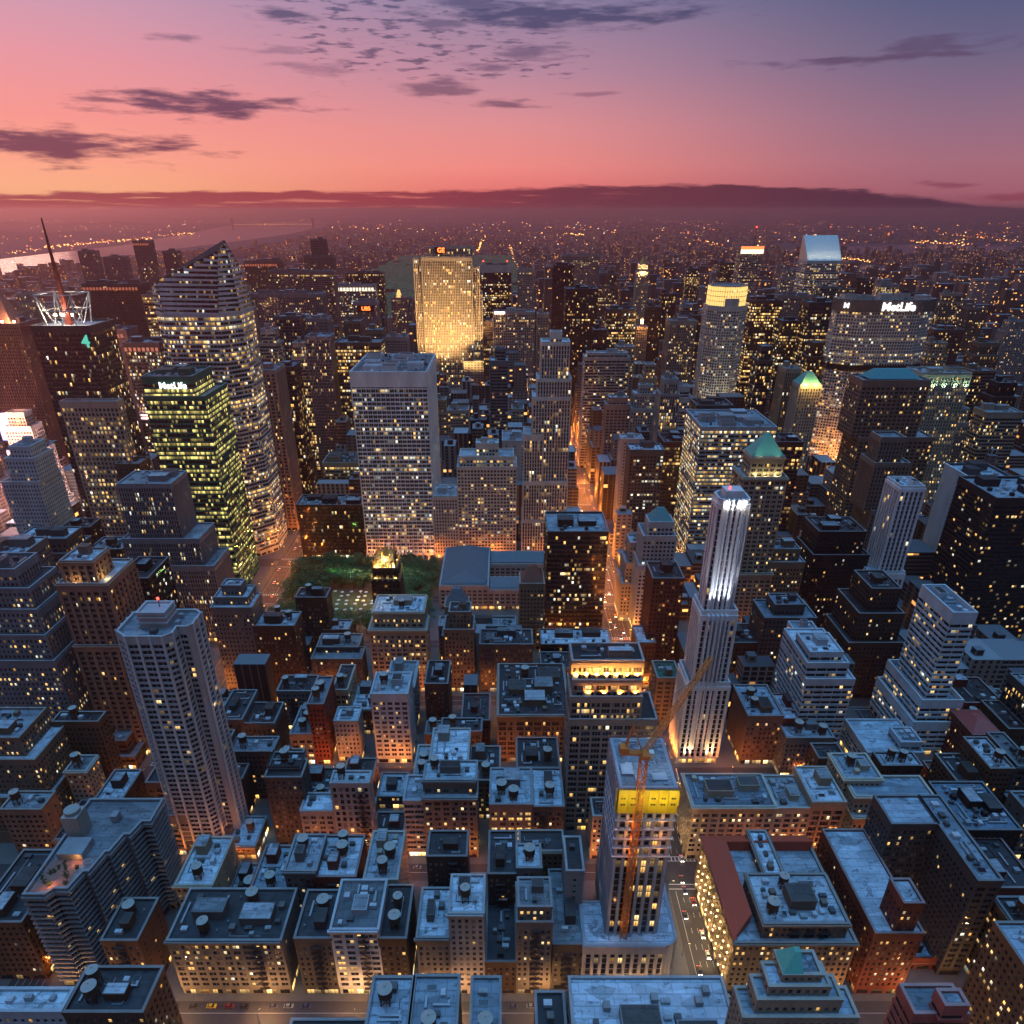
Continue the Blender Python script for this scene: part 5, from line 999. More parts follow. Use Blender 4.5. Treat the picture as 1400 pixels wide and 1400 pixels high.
# slant-roofed tower
D = 1540; zl, zh = hgt(357, D), hgt(322, D+22); xa, xb = xat(1104, D, zl), xat(1151, D, zl)
cg, cgo = HB('silver tower with steeply slanted floodlit roof on the right skyline', [(rect(xa, xb, D, D+48), 0, zl)], 'horiz', (.50, .50, .50), side='horiz', lit=(.35, .7, .9), kit=0, par=.3)
m = MB(); xa2 = xa+.2; m.face([(xa2, D+.2, zl+.4), (xb-.2, D+.2, zl+.4), (xb-.2, D+42, zh), (xa2, D+42, zh)]); m.face([(xa2, D+42, zh), (xb-.2, D+42, zh), (xb-.2, D+48, zh), (xa2, D+48, zh)])
m.face([(xa2, D+.2, zl+.4), (xa2, D+42, zh), (xa2, D+48, zh), (xa2, D+48, zl)]); m.face([(xb-.2, D+.2, zl), (xb-.2, D+48, zl), (xb-.2, D+48, zh), (xb-.2, D+42, zh)]); m.face([(xb, D+48, zl), (xa, D+48, zl), (xa2, D+48, zh), (xb-.2, D+48, zh)])
m.build('slanted_roof', plain('aluminium_panel', (.5, .5, .48), .45, .2), cg, cgo)
for k in range(4): flood(xa+8+k*(xb-xa-16)/3, D-10, zl+12, xa+8+k*(xb-xa-16)/3, D+12, zl+14, 14000, (1, .95, .65), 110, 1, 1)
HB('greenish glass block in front of the slant-roofed tower', T((1123, 1146, 393, 1400, 24)), 'glass', (.12, .2, .18), lit=(.2, .5, 1))
# broad sign-topped slab (elongated octagon)
D = 885; zt = hgt(412, D); xa, xb = xat(1152, D+6, zt), xat(1285, D+6, zt)
ml, mlo = HB('broad grey eight-sided slab tower with a white company sign on its dark top band', [([(xa+22, D), (xb-22, D), (xb, D+14), (xb, D+28), (xb-22, D+42), (xa+22, D+42), (xa, D+28), (xa, D+14)], 0, zt)], 'cell', (.58, .55, .52), side='cell', lit=(.45, .6, 1.1), kit=.8, roofc=TAR)
m = MB(); P_ = [(xa+21.6, D-.9), (xb-21.6, D-.9), (xb+.9, D+13.6), (xb+.9, D+28.4)]; P2 = [(xa-.9, D+28.4), (xa-.9, D+13.6)]+P_
for i in range(len(P2)-1):
    L, t, n, W = edge_frame(P2[i], P2[i+1]); k = int(L/2.4)
    lbox(m, W, 0, L, -.2, 0, zt-12, zt+1.5, ends=False)
    for j in range(k): lbox(m, W, j*L/k, j*L/k+.6, 0, .6, zt-12, zt+1.5)
m.build('top_band', WALL, ml, mlo, (.20, .17, .15))
for (zz, hh) in ((zt-78, 6), (26, 5)):
    m = MB()
    for i in range(len(P2)-1): L, t, n, W = edge_frame(P2[i], P2[i+1]); lbox(m, W, 0, L, 0, .35, zz, zz+hh, ends=False)
    m.build('recessed_floor', PAINT, ml, mlo, (.02, .015, .012))
text(ml, mlo, 'MetLife', (xat(1228, D, zt-6), D-2.0, zt-6.2), 13, E_WHITE, bold=.04, ext=.5)
L, t, n, W = edge_frame((xa, D+14), (xa+22, D)); p_ = W(9, 2.2, zt-5.5); text(ml, mlo, 'M', p_, 8, E_WHITE, rot=(pi/2, 0, atan2(t[1], t[0])), bold=.05)
for k in range(3): flood(xa+8+k*16, D-26, 20, xa+14+k*14, D, 60, 170000, (1, .34, .07), 80, 1, 2)
HB('small gold-roofed tower tucked left of the broad sign-topped slab', T((1094, 1123, 528, 830, 24)), 'vert', (.42, .38, .32), lit=(.3, .9, 1), kit=0)
nb = NLIST[-1]; z = BLD[-1][2]; m = MB(); m.prism(rect(nb[0], nb[1], nb[2], nb[3]), z+1.5, z+14, poly2=rect(nb[0]+9, nb[1]-9, nb[2]+9, nb[3]-9)); m.build('pyramid_roof', COPPER, BLD[-1][0], BLD[-1][3])
for k in range(2): lamp(nb[0]+6+k*12, nb[2]-4, z+3, 16000, (1, .6, .15), 1)
HB('great brown tower with teal flat hip roof in front of the broad slab', T((1176, 1276, 600, 668, 36), (1180, 1272, 522, 672, 30)), 'mas2', (.20, .145, .11), side='mas2', lit=(.16, .85, 1.1), kit=0)
nb = NLIST[-1]; z = BLD[-1][2]; m = MB(); m.prism(rect(nb[0]+8, nb[1]-6, nb[2]+5, nb[3]-4), z+1.6, z+9, poly2=rect(nb[0]+16, nb[1]-14, nb[2]+13, nb[3]-12)); m.build('teal_roof', plain('teal_copper', (.05, .24, .25), .6), BLD[-1][0], BLD[-1][3])
HB('grey-brown ribbed stepped tower before the great teal-roofed one', T((1192, 1250, 700, 590, 30), (1196, 1244, 635, 593, 26), (1205, 1238, 600, 597, 18)), 'vert', (.18, .15, .13), lit=(.08, .8, 1), kit=0)
lc, lco = HB('stone tower with green-white floodlit battlement crown', T((1261, 1328, 512, 745, 32)), 'vert', (.40, .39, .30), lit=(.55, .8, 1.3), roofc=BLUE, kit=.6)
nb = NLIST[-1]; z = BLD[-1][2]
for k in range(5): flood(nb[0]+3+k*(nb[1]-nb[0]-6)/4, nb[2]-2.6, z-14, nb[0]+3+k*(nb[1]-nb[0]-6)/4, nb[2], z-5, 9000, (.62, 1, .68), 110, 1, .5)
HB('dark red-brown tower with red beacons right of the broad slab', T((1278, 1318, 452, 1050, 34)), 'cell', (.14, .07, .055), lit=(.25, .95, 1.1))
HB('yellow-lit glass office block with a broad flat blue-white roof', T((960, 1062, 586, 640, 562)), 'horiz', (.36, .38, .38), side='ribbon', lit=(.85, .65, 1.15), roofc=(.34, .42, .48), kit=.6)
HB('black block with blue roof boxes left of the yellow-lit glass block', T((953, 1002, 556, 735, 30)), 'ribbon', (.05, .06, .07), lit=(.1, .6, 1), roofc=TAR, kit=1)
HB('dark maroon block between the yellow-lit glass block and the copper pyramid', T((1058, 1098, 606, 680, 30)), 'ribbon', (.07, .03, .03), lit=(.35, .95, 1), roofc=TAR)
# copper-pyramid tower
D = 510; z1 = hgt(655, D); z2 = hgt(626, D+5); xa, xb = xat(1017, D, z1), xat(1076, D, z1)
pt_, pto = HB('stone tower crowned by a bright green copper pyramid', [(rect(xa-3, xb+2, D-2, D+32), 0, 62), (rect(xa, xb, D, D+28), 62, z1), (rect(xa+5, xb-3.5, D+4, D+23), z1, z2)], 'mas2', (.33, .28, .21), side='mas2', lit=(.10, .8, 1.1), kit=0, cornice=True)
nb = NLIST[-1]; m = MB(); m.prism(rect(nb[0]-.4, nb[1]+.4, nb[2]-.4, nb[3]+.4), z2+1.2, z2+17, poly2=rect((nb[0]+nb[1])/2-1, (nb[0]+nb[1])/2+1, (nb[2]+nb[3])/2-1, (nb[2]+nb[3])/2+1)); m.build('pyramid_roof', COPPER, pt_, pto)
for a, b in ((3, -2), (-3, -2), (0, -2.5)): lamp((nb[0]+nb[1])/2+a*2.6, nb[2]+b, z1+2, 1500, (1, .82, .35), .5)
for a in (-1, 1): flood((nb[0]+nb[1])/2+a*12, nb[2]-8, z2, (nb[0]+nb[1])/2, nb[2]+6, z2+10, 5200, (.9, 1, .7), 60, 1, .5)
# white stepped house with teal pyramid by Fifth
HB('pale stepped house with a teal pyramid cap beside the avenue canyon', T((874, 926, 775, 520, 30), (880, 924, 735, 523, 26), (888, 921, 716, 526, 16)), 'cell', (.42, .43, .44), lit=(.25, .8, 1), kit=0)
nb = NLIST[-1]; z = BLD[-1][2]; m = MB(); m.prism(rect(nb[0], nb[1], nb[2], nb[3]), z+1.2, z+11, poly2=rect(nb[0]+7, nb[1]-7, nb[2]+7, nb[3]-7)); m.build('pyramid_roof', bpy.data.materials['teal_copper'], BLD[-1][0], BLD[-1][3])
HB('low stepped stone corner building facing the lit avenue', T((850, 885, 800, 540, 30), (856, 884, 772, 544, 24), (862, 883, 744, 548, 18)), 'mas', (.34, .32, .29), lit=(.3, .9, 1), roofc=BLUE)
# ---- west side towers
D = 590+78; D = 672
ba_l, ba_r = xat(222, D, 200), -240
BP = [(ba_l, D+8), (ba_l+10, D), (ba_r-14, D), (ba_r, D+16), (ba_r, D+52), (ba_l, D+52)]
P0 = [(p[0], p[1]) for p in BP]
ba, bao = HB('faceted glass skyscraper with a pointed slanting top and bright lit floors', [(BP, 0, hgt(430, D))], 'ribbon', (.68, .60, .60), side='ribbon', lit=(.55, .8, 1.0), kit=0, par=.2)
z0 = hgt(430, D); zL, zR = hgt(384, D), hgt(328, D+8)
xl_, xr_ = xat(222, D, zL), xat(300, D+4, zR)
tz = [zL-2, zL, zR-8, zR, zR-22, zL-12]
TP = [(BP[0][0]+1, BP[0][1]), (BP[1][0], D+.5), (xat(294, D, zR), D+2), (xat(301, D+8, zR), D+18), (xat(301, D+8, zR), D+46), (BP[5][0]+3, D+48)]
fcx = Facade(); gm = MB()
for i in range(6):
    j = (i+1) % 6; L = math.hypot(BP[i][0]-BP[j][0], BP[i][1]-BP[j][1]); nu = max(1, round(L/3.2)*2)
    h0, h1 = (tz[i]-z0)/3.9, (tz[j]-z0)/3.9
    gm.face([(*BP[i], z0), (*BP[j], z0), (*TP[j], tz[j]), (*TP[i], tz[i])], [(900+i*60, 0), (900+i*60+nu, 0), (900+i*60+nu, h1), (900+i*60, h0)])
    n_b = int((max(tz[i], tz[j])-z0)/3.9)
    for k in range(n_b+1):
        f0 = (k*3.9)/(tz[i]-z0); f1 = (k*3.9)/(tz[j]-z0)
        def pz(f, a, b, z): return (a[0]+(b[0]-a[0])*f, a[1]+(b[1]-a[1])*f, z)
        a = pz(min(1, f0), BP[i], TP[i], z0+k*3.9); b = pz(min(1, f1), BP[j], TP[j], z0+k*3.9)
        zl = z0+k*3.9+2.9
        if zl > tz[i] or zl > tz[j]:
            t_ = min(1, max(0, (zl-tz[i])/((tz[j]-tz[i]) or 1))); P_i = (TP[i][0]+(TP[j][0]-TP[i][0])*t_, TP[i][1]+(TP[j][1]-TP[i][1])*t_, z0+k*3.9)
            if tz[i] < tz[j]: a = P_i
            else: b = P_i
            if math.hypot(a[0]-b[0], a[1]-b[1]) < 1: continue
        dx, dy = b[1]-a[1], -(b[0]-a[0]); l = math.hypot(dx, dy) or 1; dx, dy = dx/l*.3, dy/l*.3
        fcx.wall.face([(a[0]+dx, a[1]+dy, a[2]), (b[0]+dx, b[1]+dy, b[2]), (b[0]+dx, b[1]+dy, b[2]+1.3), (a[0]+dx, a[1]+dy, a[2]+2.7)])
gm.face([(*TP[i], tz[i]) for i in range(6)], [(0.02, .02)]*6)
gm.build('glass_crown', GLASS, ba, bao, (.16, .8, .6)); fcx.wall.build('spandrel', WALL, ba, bao, (.72, .66, .66))
BLD[-1][0].name = 'glass_skyscraper'
# lattice-crowned tower
D = 660; zt = hgt(448, D); xa, xb = xat(42, D, zt), xat(122, D, zt)
zm = hgt(546, D); xc, xd = xat(77, D-4, zm), xat(158, D-4, zm)
cn_, cno = HB('dark tower with white lattice crown and tall red-lit mast', [(rect(xa, xb, D, D+44), 0, zt)], 'glass', (.05, .045, .05), lit=(.14, .7, 1.1), kit=0)
building('office_tower', 'stone-gridded block attached in front of the lattice-crowned tower, full of yellow windows', 'building', [(rect(xa+14, xb+14, D-12, D-.8), 0, zm)], 'punch', (.36, .29, .24), lit=(.42, .85, 1.1), kit=0, side='punch')
m = MB(); c_ = ((xa+xb)/2-2, D+20)
for (a, b) in ((-16, -16), (16, -16), (16, 16), (-16, 16)): m.beam((c_[0]+a*.8, c_[1]+b*.8, zt), (c_[0]+a, c_[1]+b, zt+26), 1.0)
cc = [(-16, -16), (16, -16), (16, 16), (-16, 16)]
for i in range(4):
    a, b = cc[i], cc[(i+1) % 4]; p = lambda q, s_, z_: (c_[0]+q[0]*s_, c_[1]+q[1]*s_, z_)
    m.beam(p(a, 1, zt+26), p(b, 1, zt+26), .9); mid_ = ((a[0]+b[0])/2, (a[1]+b[1])/2); m.beam(p(a, 1, zt+26), p(mid_, .8, zt), .7); m.beam(p(b, 1, zt+26), p(mid_, .8, zt), .7); m.beam(p(a, .9, zt+13), p(b, .9, zt+13), .7)
m.build('lattice_crown', plain('white_steel', (.6, .6, .6), .5), cn_, cno)
m = MB(); mz = hgt(298, D+20)
pm = (c_[0], c_[1]); segs = [(0, 5.0), (.25, 3.6), (.5, 2.6), (.75, 1.6), (1, .8)]
for k in range(4): m.prism([(pm[0]+a*segs[k][1]/2, pm[1]+b*segs[k][1]/2) for a, b in ((-1, -1), (1, -1), (1, 1), (-1, 1))], zt+(mz-zt)*segs[k][0], zt+(mz-zt)*segs[k+1][0], poly2=[(pm[0]+a*segs[k+1][1]/2, pm[1]+b*segs[k+1][1]/2) for a, b in ((-1, -1), (1, -1), (1, 1), (-1, 1))])
m.build('mast', plain('mast_red', (.20, .035, .02), .6), cn_, cno)
m = MB()
for a, b in ((-6, -8), (2, -9), (8, -6), (-3, -4)): m.cone(c_[0]+a, c_[1]+b, 1.1, 1.1, zt+8, zt+10, 8)
m.build('crown_lamp', em('crown_bulb', (1, .80, .5), 12), cn_, cno)
for a in (-8, 8): lamp(c_[0]+a, c_[1]-10, zt+10, 22000, (1, .8, .55), 1)
text(cn_, cno, '4', (xb-6, D-.9, zt-12), 15, em('sign_green', (.05, .5, .35), 1.2), bold=.05)
west = [('dark brown tower with glowing orange band under its flat roof', T((112, 192, 389, 1180, 30)), 'vert', (.10, .055, .05), (.06, .9, 1)),
 ('slim skyline tower with an orange-lit crown left of the faceted glass skyscraper', T((181, 203, 330, 1750, 26)), 'cell', (.20, .12, .12), (.10, .9, 1.2)),
 ('dark tower with white-lit top floors between the lattice-crowned and green glass ones', T((168, 217, 470, 840, 30)), 'ribbon', (.06, .045, .05), (.35, .4, 1.3)),
 ('narrow plain tower right behind the lattice-crowned one', T((140, 172, 452, 900, 30)), 'party', (.22, .13, .13), (.1, .8, 1)),
 ('tall ribbed reddish tower at the left edge with glaring rooftop lamps', T((-40, 25, 444, 860, 40)), 'vert', (.17, .085, .08), (.12, .9, 1)),
 ('ribbed pink-brown tower right of the faceted glass skyscraper', T((312, 342, 424, 1000, 26)), 'vert', (.28, .2, .2), (.35, .8, 1)),
 ('skyline block with ribbed orange-lit attic behind the wide brown slab', T((334, 381, 358, 1560, 30)), 'vert', (.30, .12, .09), (.2, .95, 1.2)),
 ('wide brown slab with flat lit top on the left skyline', T((366, 455, 372, 1380, 30)), 'cell', (.26, .16, .14), (.3, .85, 1.1)),
 ('wide grey-pink slab in front of the wide brown slab', T((340, 440, 403, 1170, 30)), 'vert', (.26, .18, .18), (.28, .85, 1.1)),
 ('dark slim tower with antenna boxes before the grey-pink slab', T((376, 410, 434, 980, 24)), 'loft', (.13, .09, .09), (.14, .85, 1)),
 ('ribbed grey tower carrying two white satellite dishes', T((411, 447, 437, 1010, 30)), 'vert', (.28, .23, .23), (.22, .85, 1)),
 ('dark tower with fine pale vertical lines right of the dish tower', T((417, 450, 462, 880, 30)), 'pin', (.22, .19, .19), (.14, .85, 1)),
 ('tall brown piered tower right of the faceted glass skyscraper foot', T((336, 376, 508, 740, 34)), 'vert2', (.34, .23, .19), (.10, .85, 1.1)),
 ('black tower with scattered orange windows beside the brown piered tower', T((376, 401, 503, 790, 30)), 'glass', (.05, .03, .03), (.18, .95, 1.1)),
 ('dark banded tower with rows of yellow windows left of the white slab', T((458, 520, 470, 880, 34)), 'ribbon', (.07, .05, .045), (.55, .85, 1.1)),
 ('dark red-brown tower on the skyline left of the park woods', T((472, 523, 374, 1680, 30)), 'ribbon', (.09, .035, .035), (.2, .9, 1)),
 ('pale tower with bright white top row left of the park woods', T((455, 512, 391, 1480, 30)), 'horiz', (.36, .28, .26), (.4, .5, 1.1)),
 ('pink-grey tower bearing a small red sign', T((483, 515, 414, 1330, 24)), 'vert', (.34, .24, .23), (.25, .85, 1)),
 ('slim ribbed pink tower with glowing gold cap left of the golden slab', T((535, 563, 408, 1420, 22)), 'vert', (.34, .2, .18), (.3, .85, 1)),
 ('small pinkish block beneath the gold-capped tower', T((528, 556, 462, 1050, 24)), 'cell', (.36, .26, .24), (.1, .85, 1)),
 ('twin-peaked brown tower on the far left skyline', T((415, 455, 350, 1900, 24), (424, 445, 328, 1905, 14)), 'vert', (.24, .13, .12), (.1, .9, 1)),
 ('pale stone tower left of the park with wide stepped crown', T((106, 128, 344, 1900, 26)), 'cell', (.16, .11, .13), (.1, .9, 1)),
 ('grey tower far left behind the mast', T((140, 170, 352, 2000, 26)), 'cell', (.18, .12, .14), (.1, .9, 1)),
 ('dark twin-block tower behind the faceted glass skyscraper', T((222, 241, 344, 1850, 24)), 'cell', (.14, .08, .09), (.12, .9, 1)),
 ('small yellow-lit tower behind the dark brown orange-banded tower', T((194, 212, 405, 1080, 20)), 'horiz', (.3, .2, .12), (.8, .9, 1.2)),
 ('dark domed little building left of the green glass tower', T((158, 190, 636, 640, 22)), 'mas', (.09, .06, .04), (.1, .9, 1))]
for (lab, tr, st, c, li) in west:
    HB(lab, tr, st, c, lit=li)
    nb = NLIST[-1]; z = BLD[-1][2]; rt, og = BLD[-1][0], BLD[-1][3]
    if 'orange band' in lab or 'orange-lit crown' in lab or 'attic' in lab:
        m = MB(); k = int((nb[1]-nb[0])/5)
        for i in range(k): m.box(nb[0]+i*5+.8, nb[0]+i*5+3.9, nb[2]-1.4, nb[2]-1.0, z-8, z-4)
        m.build('lit_band', em('attic_glow', (1, .20, .04), .4) if 'attic_glow' not in bpy.data.materials else bpy.data.materials['attic_glow'], rt, og)
    if 'dishes' in lab:
        for a in (8, 26):
            m = MB(); m.cone(nb[0]+a, nb[2]+6, .6, .6, z, z+3, 8); m.cone(nb[0]+a, nb[2]+4, 1, 4.2, z+3, z+6.5, 16); m.build('satellite_dish', PAINT, rt, og, (.75, .75, .75))
    if 'red sign' in lab:
        m = MB(); m.box(nb[0]+6, nb[1]-4, nb[2]-1.5, nb[2]-1.0, z-15, z-4); m.build('sign_panel', PAINT, rt, og, (.08, .01, .01)); text(rt, og, 'UBS', ((nb[0]+nb[1])/2+1, nb[2]-1.9, z-9.5), 9, E_ORSIGN, bold=.04)
    if 'white top row' in lab: m = MB(); [m.box(nb[0]+2+i*6, nb[0]+6+i*6, nb[2]-1.5, nb[2]-1.0, z-9, z-3) for i in range(int((nb[1]-nb[0]-2)/6))]; m.build('lit_row', em('row_white', (1, .9, .65), 1.6), rt, og)
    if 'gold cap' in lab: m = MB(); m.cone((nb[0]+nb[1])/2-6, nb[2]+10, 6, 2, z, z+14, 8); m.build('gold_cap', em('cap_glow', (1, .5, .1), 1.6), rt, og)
    if 'glaring' in lab:
        m = MB(); [m.cone(nb[1]-5-i*14, nb[2]+2, 1.2, 1.2, z+2, z+4, 8) for i in range(3)]; m.build('roof_lamp', em('glare_lamp', (1, .62, .35), 14), rt, og); lamp(nb[1]-12, nb[2]+1, z+6, 30000, (1, .5, .25), 1)
        m = MB(); m.prism(rect(nb[1]-40, nb[1]-12, nb[2]+6, nb[3]-6), z+1, z+34, poly2=rect(nb[1]-28, nb[1]-24, nb[2]+18, nb[2]+22)); m.build('pyramid_roof', PAINT, rt, og, (.25, .13, .1))
# Times Square glow: stepped floodlit tower and billboards
ts, tso = HB('stepped stone tower drenched in pink and orange light at the left edge', T((18, 78, 690, 735, 34), (14, 66, 655, 738, 30), (10, 56, 618, 741, 26), (6, 42, 585, 744, 20), (8, 32, 566, 747, 14)), 'cell', (.55, .42, .38), side='cell', lit=(.12, .9, 1), kit=0)
nb = NLIST[-1]
for (x, z, c, pw) in ((0, 60, (1, .5, .45), 90000), (20, 90, (1, .45, .4), 90000), (-10, 130, (1, .42, .22), 60000), (14, 140, (1, .45, .18), 50000), (36, 70, (1, .55, .5), 70000), (50, 40, (1, .75, .7), 60000)): lamp(nb[0]+x, 718, z, pw*2.5, c, 3)
for (x, y, z0_, w, hh, c, s_, lab) in ((xat(6, 760, 110), 752, 100, 14, 30, (.25, .3, 1), 3, 'tall blue-white glowing billboard at the left edge'), (xat(62, 745, 40), 728, 18, 26, 20, (1, .75, .8), 3, 'pale pink billboard below the drenched stepped tower'),
        (xat(176, 800, 60), 796, 34, 13, 60, (1, .45, .42), 2.2, 'tall pink billboard strip left of the green glass tower'), (xat(186, 790, 30), 786, 8, 16, 26, (1, .85, .75), 3, 'white-lit billboard at the foot of the pink strip'),
        (xat(90, 700, 20), 700, 6, 4, 90, (.9, 1, .75), 2.5, 'long vertical white neon sign beside the stone-gridded block')):
    e_ = empty('billboard', (x, y, 0)); tag(e_, lab, 'billboard')
    m = MB(); m.box(x, x+w, y+.5, y+1.6, z0_, z0_+hh, bottom=True); m.box(x+w*.3, x+w*.4, y+1.6, y+2.2, 0, z0_+hh); m.build('frame', STEEL, e_, (x, y, 0))
    m = MB(); nn_ = max(1, int(hh/8))
    for i in range(nn_): m.face([(x+.4, y+.45, z0_+i*hh/nn_+.4), (x+w-.4, y+.45, z0_+i*hh/nn_+.4), (x+w-.4, y+.45, z0_+(i+1)*hh/nn_-.4), (x+.4, y+.45, z0_+(i+1)*hh/nn_-.4)])
    m.build('screen', em('screen_%s' % ['blue', 'rose', 'pink', 'white', 'neon'][int(abs(hash(lab[:3]))) % 1] if False else 'billboard_screen', c, s_), e_, (x, y, 0))
    lamp(x+w/2, y-6, z0_+hh/2, 90000, c, 3)

# ---------------------------------------------------------------- library, park, gilded tower
SLATE = plain('slate_roof', (.12, .14, .16), .6, nsc=.5); MARB = (.36, .35, .33)
lx0, lx1 = xat(597, 600, 25), 76
lib, lo = building('library', 'low marble library with long grey-blue gabled roofs between park and avenue', 'building', [(rect(xat(605, 592, 26), xat(668, 592, 26), 560, 640), 0, 24), (rect(xat(668, 592, 26)+.4, 76, 612, 640), 0, 20), (rect(xat(668, 592, 26)+.4, 76, 560, 584), 0, 20)], 'vert2', MARB, lit=(.02, .8, 1), kit=0, roofc=(.14, .16, .18))
m = MB(); a0, a1 = xat(605, 592, 26), xat(668, 592, 26); c0 = (a0+a1)/2
for (X0, X1, Y0, Y1, zz) in ((a0+2, a1-2, 562, 638, 25.4),):
    m.face([(X0, Y0, zz), (c0, Y0+10, zz+8), (c0, Y1-10, zz+8), (X0, Y1, zz)]); m.face([(X1, Y0, zz), (X1, Y1, zz), (c0, Y1-10, zz+8), (c0, Y0+10, zz+8)]); m.face([(X0, Y0, zz), (X1, Y0, zz), (c0, Y0+10, zz+8)]); m.face([(X1, Y1, zz), (X0, Y1, zz), (c0, Y1-10, zz+8)])
for (X0, X1, Y0, Y1, zz) in ((a1+2, 74, 614, 638, 21.3), (a1+2, 74, 562, 582, 21.3)):
    yc = (Y0+Y1)/2; m.face([(X0, Y0, zz), (X1, Y0, zz), (X1, yc, zz+6), (X0, yc, zz+6)]); m.face([(X1, Y1, zz), (X0, Y1, zz), (X0, yc, zz+6), (X1, yc, zz+6)]); m.face([(X1, Y0, zz), (X1, Y1, zz), (X1, yc, zz+6)])
m.build('gabled_roof', SLATE, lib, lo)
HB('narrow stone tower with steep slate cap before the library', T((608, 640, 832, 494, 18)), 'mas', 'tan', lit=(.06, .9, 1), kit=0)
nb = NLIST[-1]; z = BLD[-1][2]; m = MB(); m.prism(rect(nb[0], nb[1], nb[2], nb[3]), z+1, z+14, poly2=rect(nb[0]+6, nb[1]-6, nb[2]+7, nb[3]-7)); m.build('slate_cap', SLATE, BLD[-1][0], BLD[-1][3])
HB('brick house with a steep red tiled pyramid roof before the library', T((711, 744, 800, 494, 20)), 'mas', 'tan', lit=(.20, .9, 1), kit=0)
nb = NLIST[-1]; z = BLD[-1][2]; m = MB(); m.prism(rect(nb[0], nb[1], nb[2], nb[3]), z+1, z+13, poly2=rect(nb[0]+9, nb[1]-7, nb[2]+8, nb[3]-8)); m.build('tiled_roof', plain('roof_tile', (.20, .07, .045), .8), BLD[-1][0], BLD[-1][3])
HB('grey classical block with long colonnade in front of the library', T((600, 705, 858, 478, 26)), 'mas2', 'grey', 'office_building', lit=(.10, .9, 1), kit=1.5, roofc=GREYR)
D = 496; zt = hgt(780, D); xa, xb = xat(507, D, zt), xat(545, D, zt)
am, amo = HB('black brick tower with glittering gold floodlit gothic crown at the park edge', [(rect(xa, xb, D, D+19), 0, zt-9), (rect(xa+1.6, xb-1.6, D+1.6, D+17), zt-9, zt), (rect(xa+4, xb-4, D+4, D+15), zt, zt+9)], 'cell', (.028, .022, .018), lit=(.28, .95, 1.2), kit=0)
GOLD = plain('gold_terracotta', (.75, .45, .10), .4, .3); m = MB()
for (lv, e_, hh) in ((zt-9, 0, 5), (zt, 1.8, 5.5), (zt+9, 4.2, 5)):
    X0, X1, Y0, Y1 = xa+e_, xb-e_, D+e_, D+18.5-e_
    for i in range(6):
        for (x, y) in ((X0+(X1-X0)*i/5, Y0), (X0+(X1-X0)*i/5, Y1), (X0, Y0+(Y1-Y0)*i/5), (X1, Y0+(Y1-Y0)*i/5)):
            m.cone(x, y, .8, .15, lv, lv+hh*(1 if i % 5 else 1.35), 5)
m.box(xa+3.8, xb-3.8, D+3.8, D+15.2, zt+9, zt+10.4); m.cone((xa+xb)/2, D+9.5, 3, .4, zt+10.4, zt+17, 8); m.build('gold_crown', GOLD, am, amo)
for a in range(4):
    ang = a*pi/2+pi/4; lamp((xa+xb)/2+cos(ang)*9, D+9.5+sin(ang)*9.5, zt+1, 26000, (1, .66, .2), .5); lamp((xa+xb)/2+cos(ang)*11, D+9.5+sin(ang)*11.5, zt-8, 8000, (1, .66, .2), .5)
lamp((xa+xb)/2, D+1.2, zt+7, 20000, (1, .7, .22), .5)
# park: lawn and trees
LAWN = plain('lawn', (.035, .07, .02), .9, nsc=.5); px0, px1 = X6+17, xat(600, 600, 5)-4
sheet('lawn', [(px0+40, 546), (px1-34, 546), (px1-34, 596), (px0+40, 596)], .17, LAWN)
sheet('park_ground', [(px0, 514), (px1, 514), (px1, 644), (px0, 644)], .16, plain('gravel_path', (.10, .09, .08), .9))
lawn_grass = bpy.data.objects['lawn']
LEAF, lg, lb = mat('foliage'); lb.inputs['Roughness'].default_value = .7
ge = lg.n('ShaderNodeNewGeometry'); lg.l(lg.ramp(ge.outputs['Random Per Island'], [(0, (.02, .06, .015)), (.5, (.045, .11, .025)), (1, (.08, .16, .04))]), lb.inputs['Base Color'])
BARK = plain('bark', (.05, .04, .03), .9)
def crown_mesh(seed, r=5.8, h=8.5, n=1300):
    rd = random.Random(seed); m = MB(); cl = [(rd.gauss(0, r*.42), rd.gauss(0, r*.42), h+rd.uniform(-2.2, 2.6), rd.uniform(1.3, 2.6)) for _ in range(13)]
    for _ in range(n):
        c = rd.choice(cl); a, b = rd.uniform(0, 2*pi), math.acos(rd.uniform(-1, 1)); q = c[3]*rd.uniform(.75, 1.05)
        x, y, z = c[0]+q*sin(b)*cos(a), c[1]+q*sin(b)*sin(a), c[2]+q*cos(b)*.8; s_ = rd.uniform(.3, .7)
        u = [rd.uniform(-1, 1) for _ in range(3)]; v = [rd.uniform(-1, 1) for _ in range(3)]
        m.face([(x-u[0]*s_, y-u[1]*s_, z-u[2]*s_*.5), (x+v[0]*s_, y+v[1]*s_, z+v[2]*s_*.5), (x+u[0]*s_, y+u[1]*s_, z+u[2]*s_*.5), (x-v[0]*s_, y-v[1]*s_, z-v[2]*s_*.5)])
    return m.mesh('crown', LEAF)
def trunk_mesh(seed):
    rd = random.Random(seed); m = MB(); m.cone(0, 0, .45, .28, 0, 5, 8)
    for k in range(5):
        a = k*1.26+rd.random(); m.beam((0, 0, 4.2), (cos(a)*2.6, sin(a)*2.6, 8), .22)
    return m.mesh('trunk', BARK)
CR = [crown_mesh(s_) for s_ in range(5)]; TR = [trunk_mesh(s_) for s_ in range(2)]
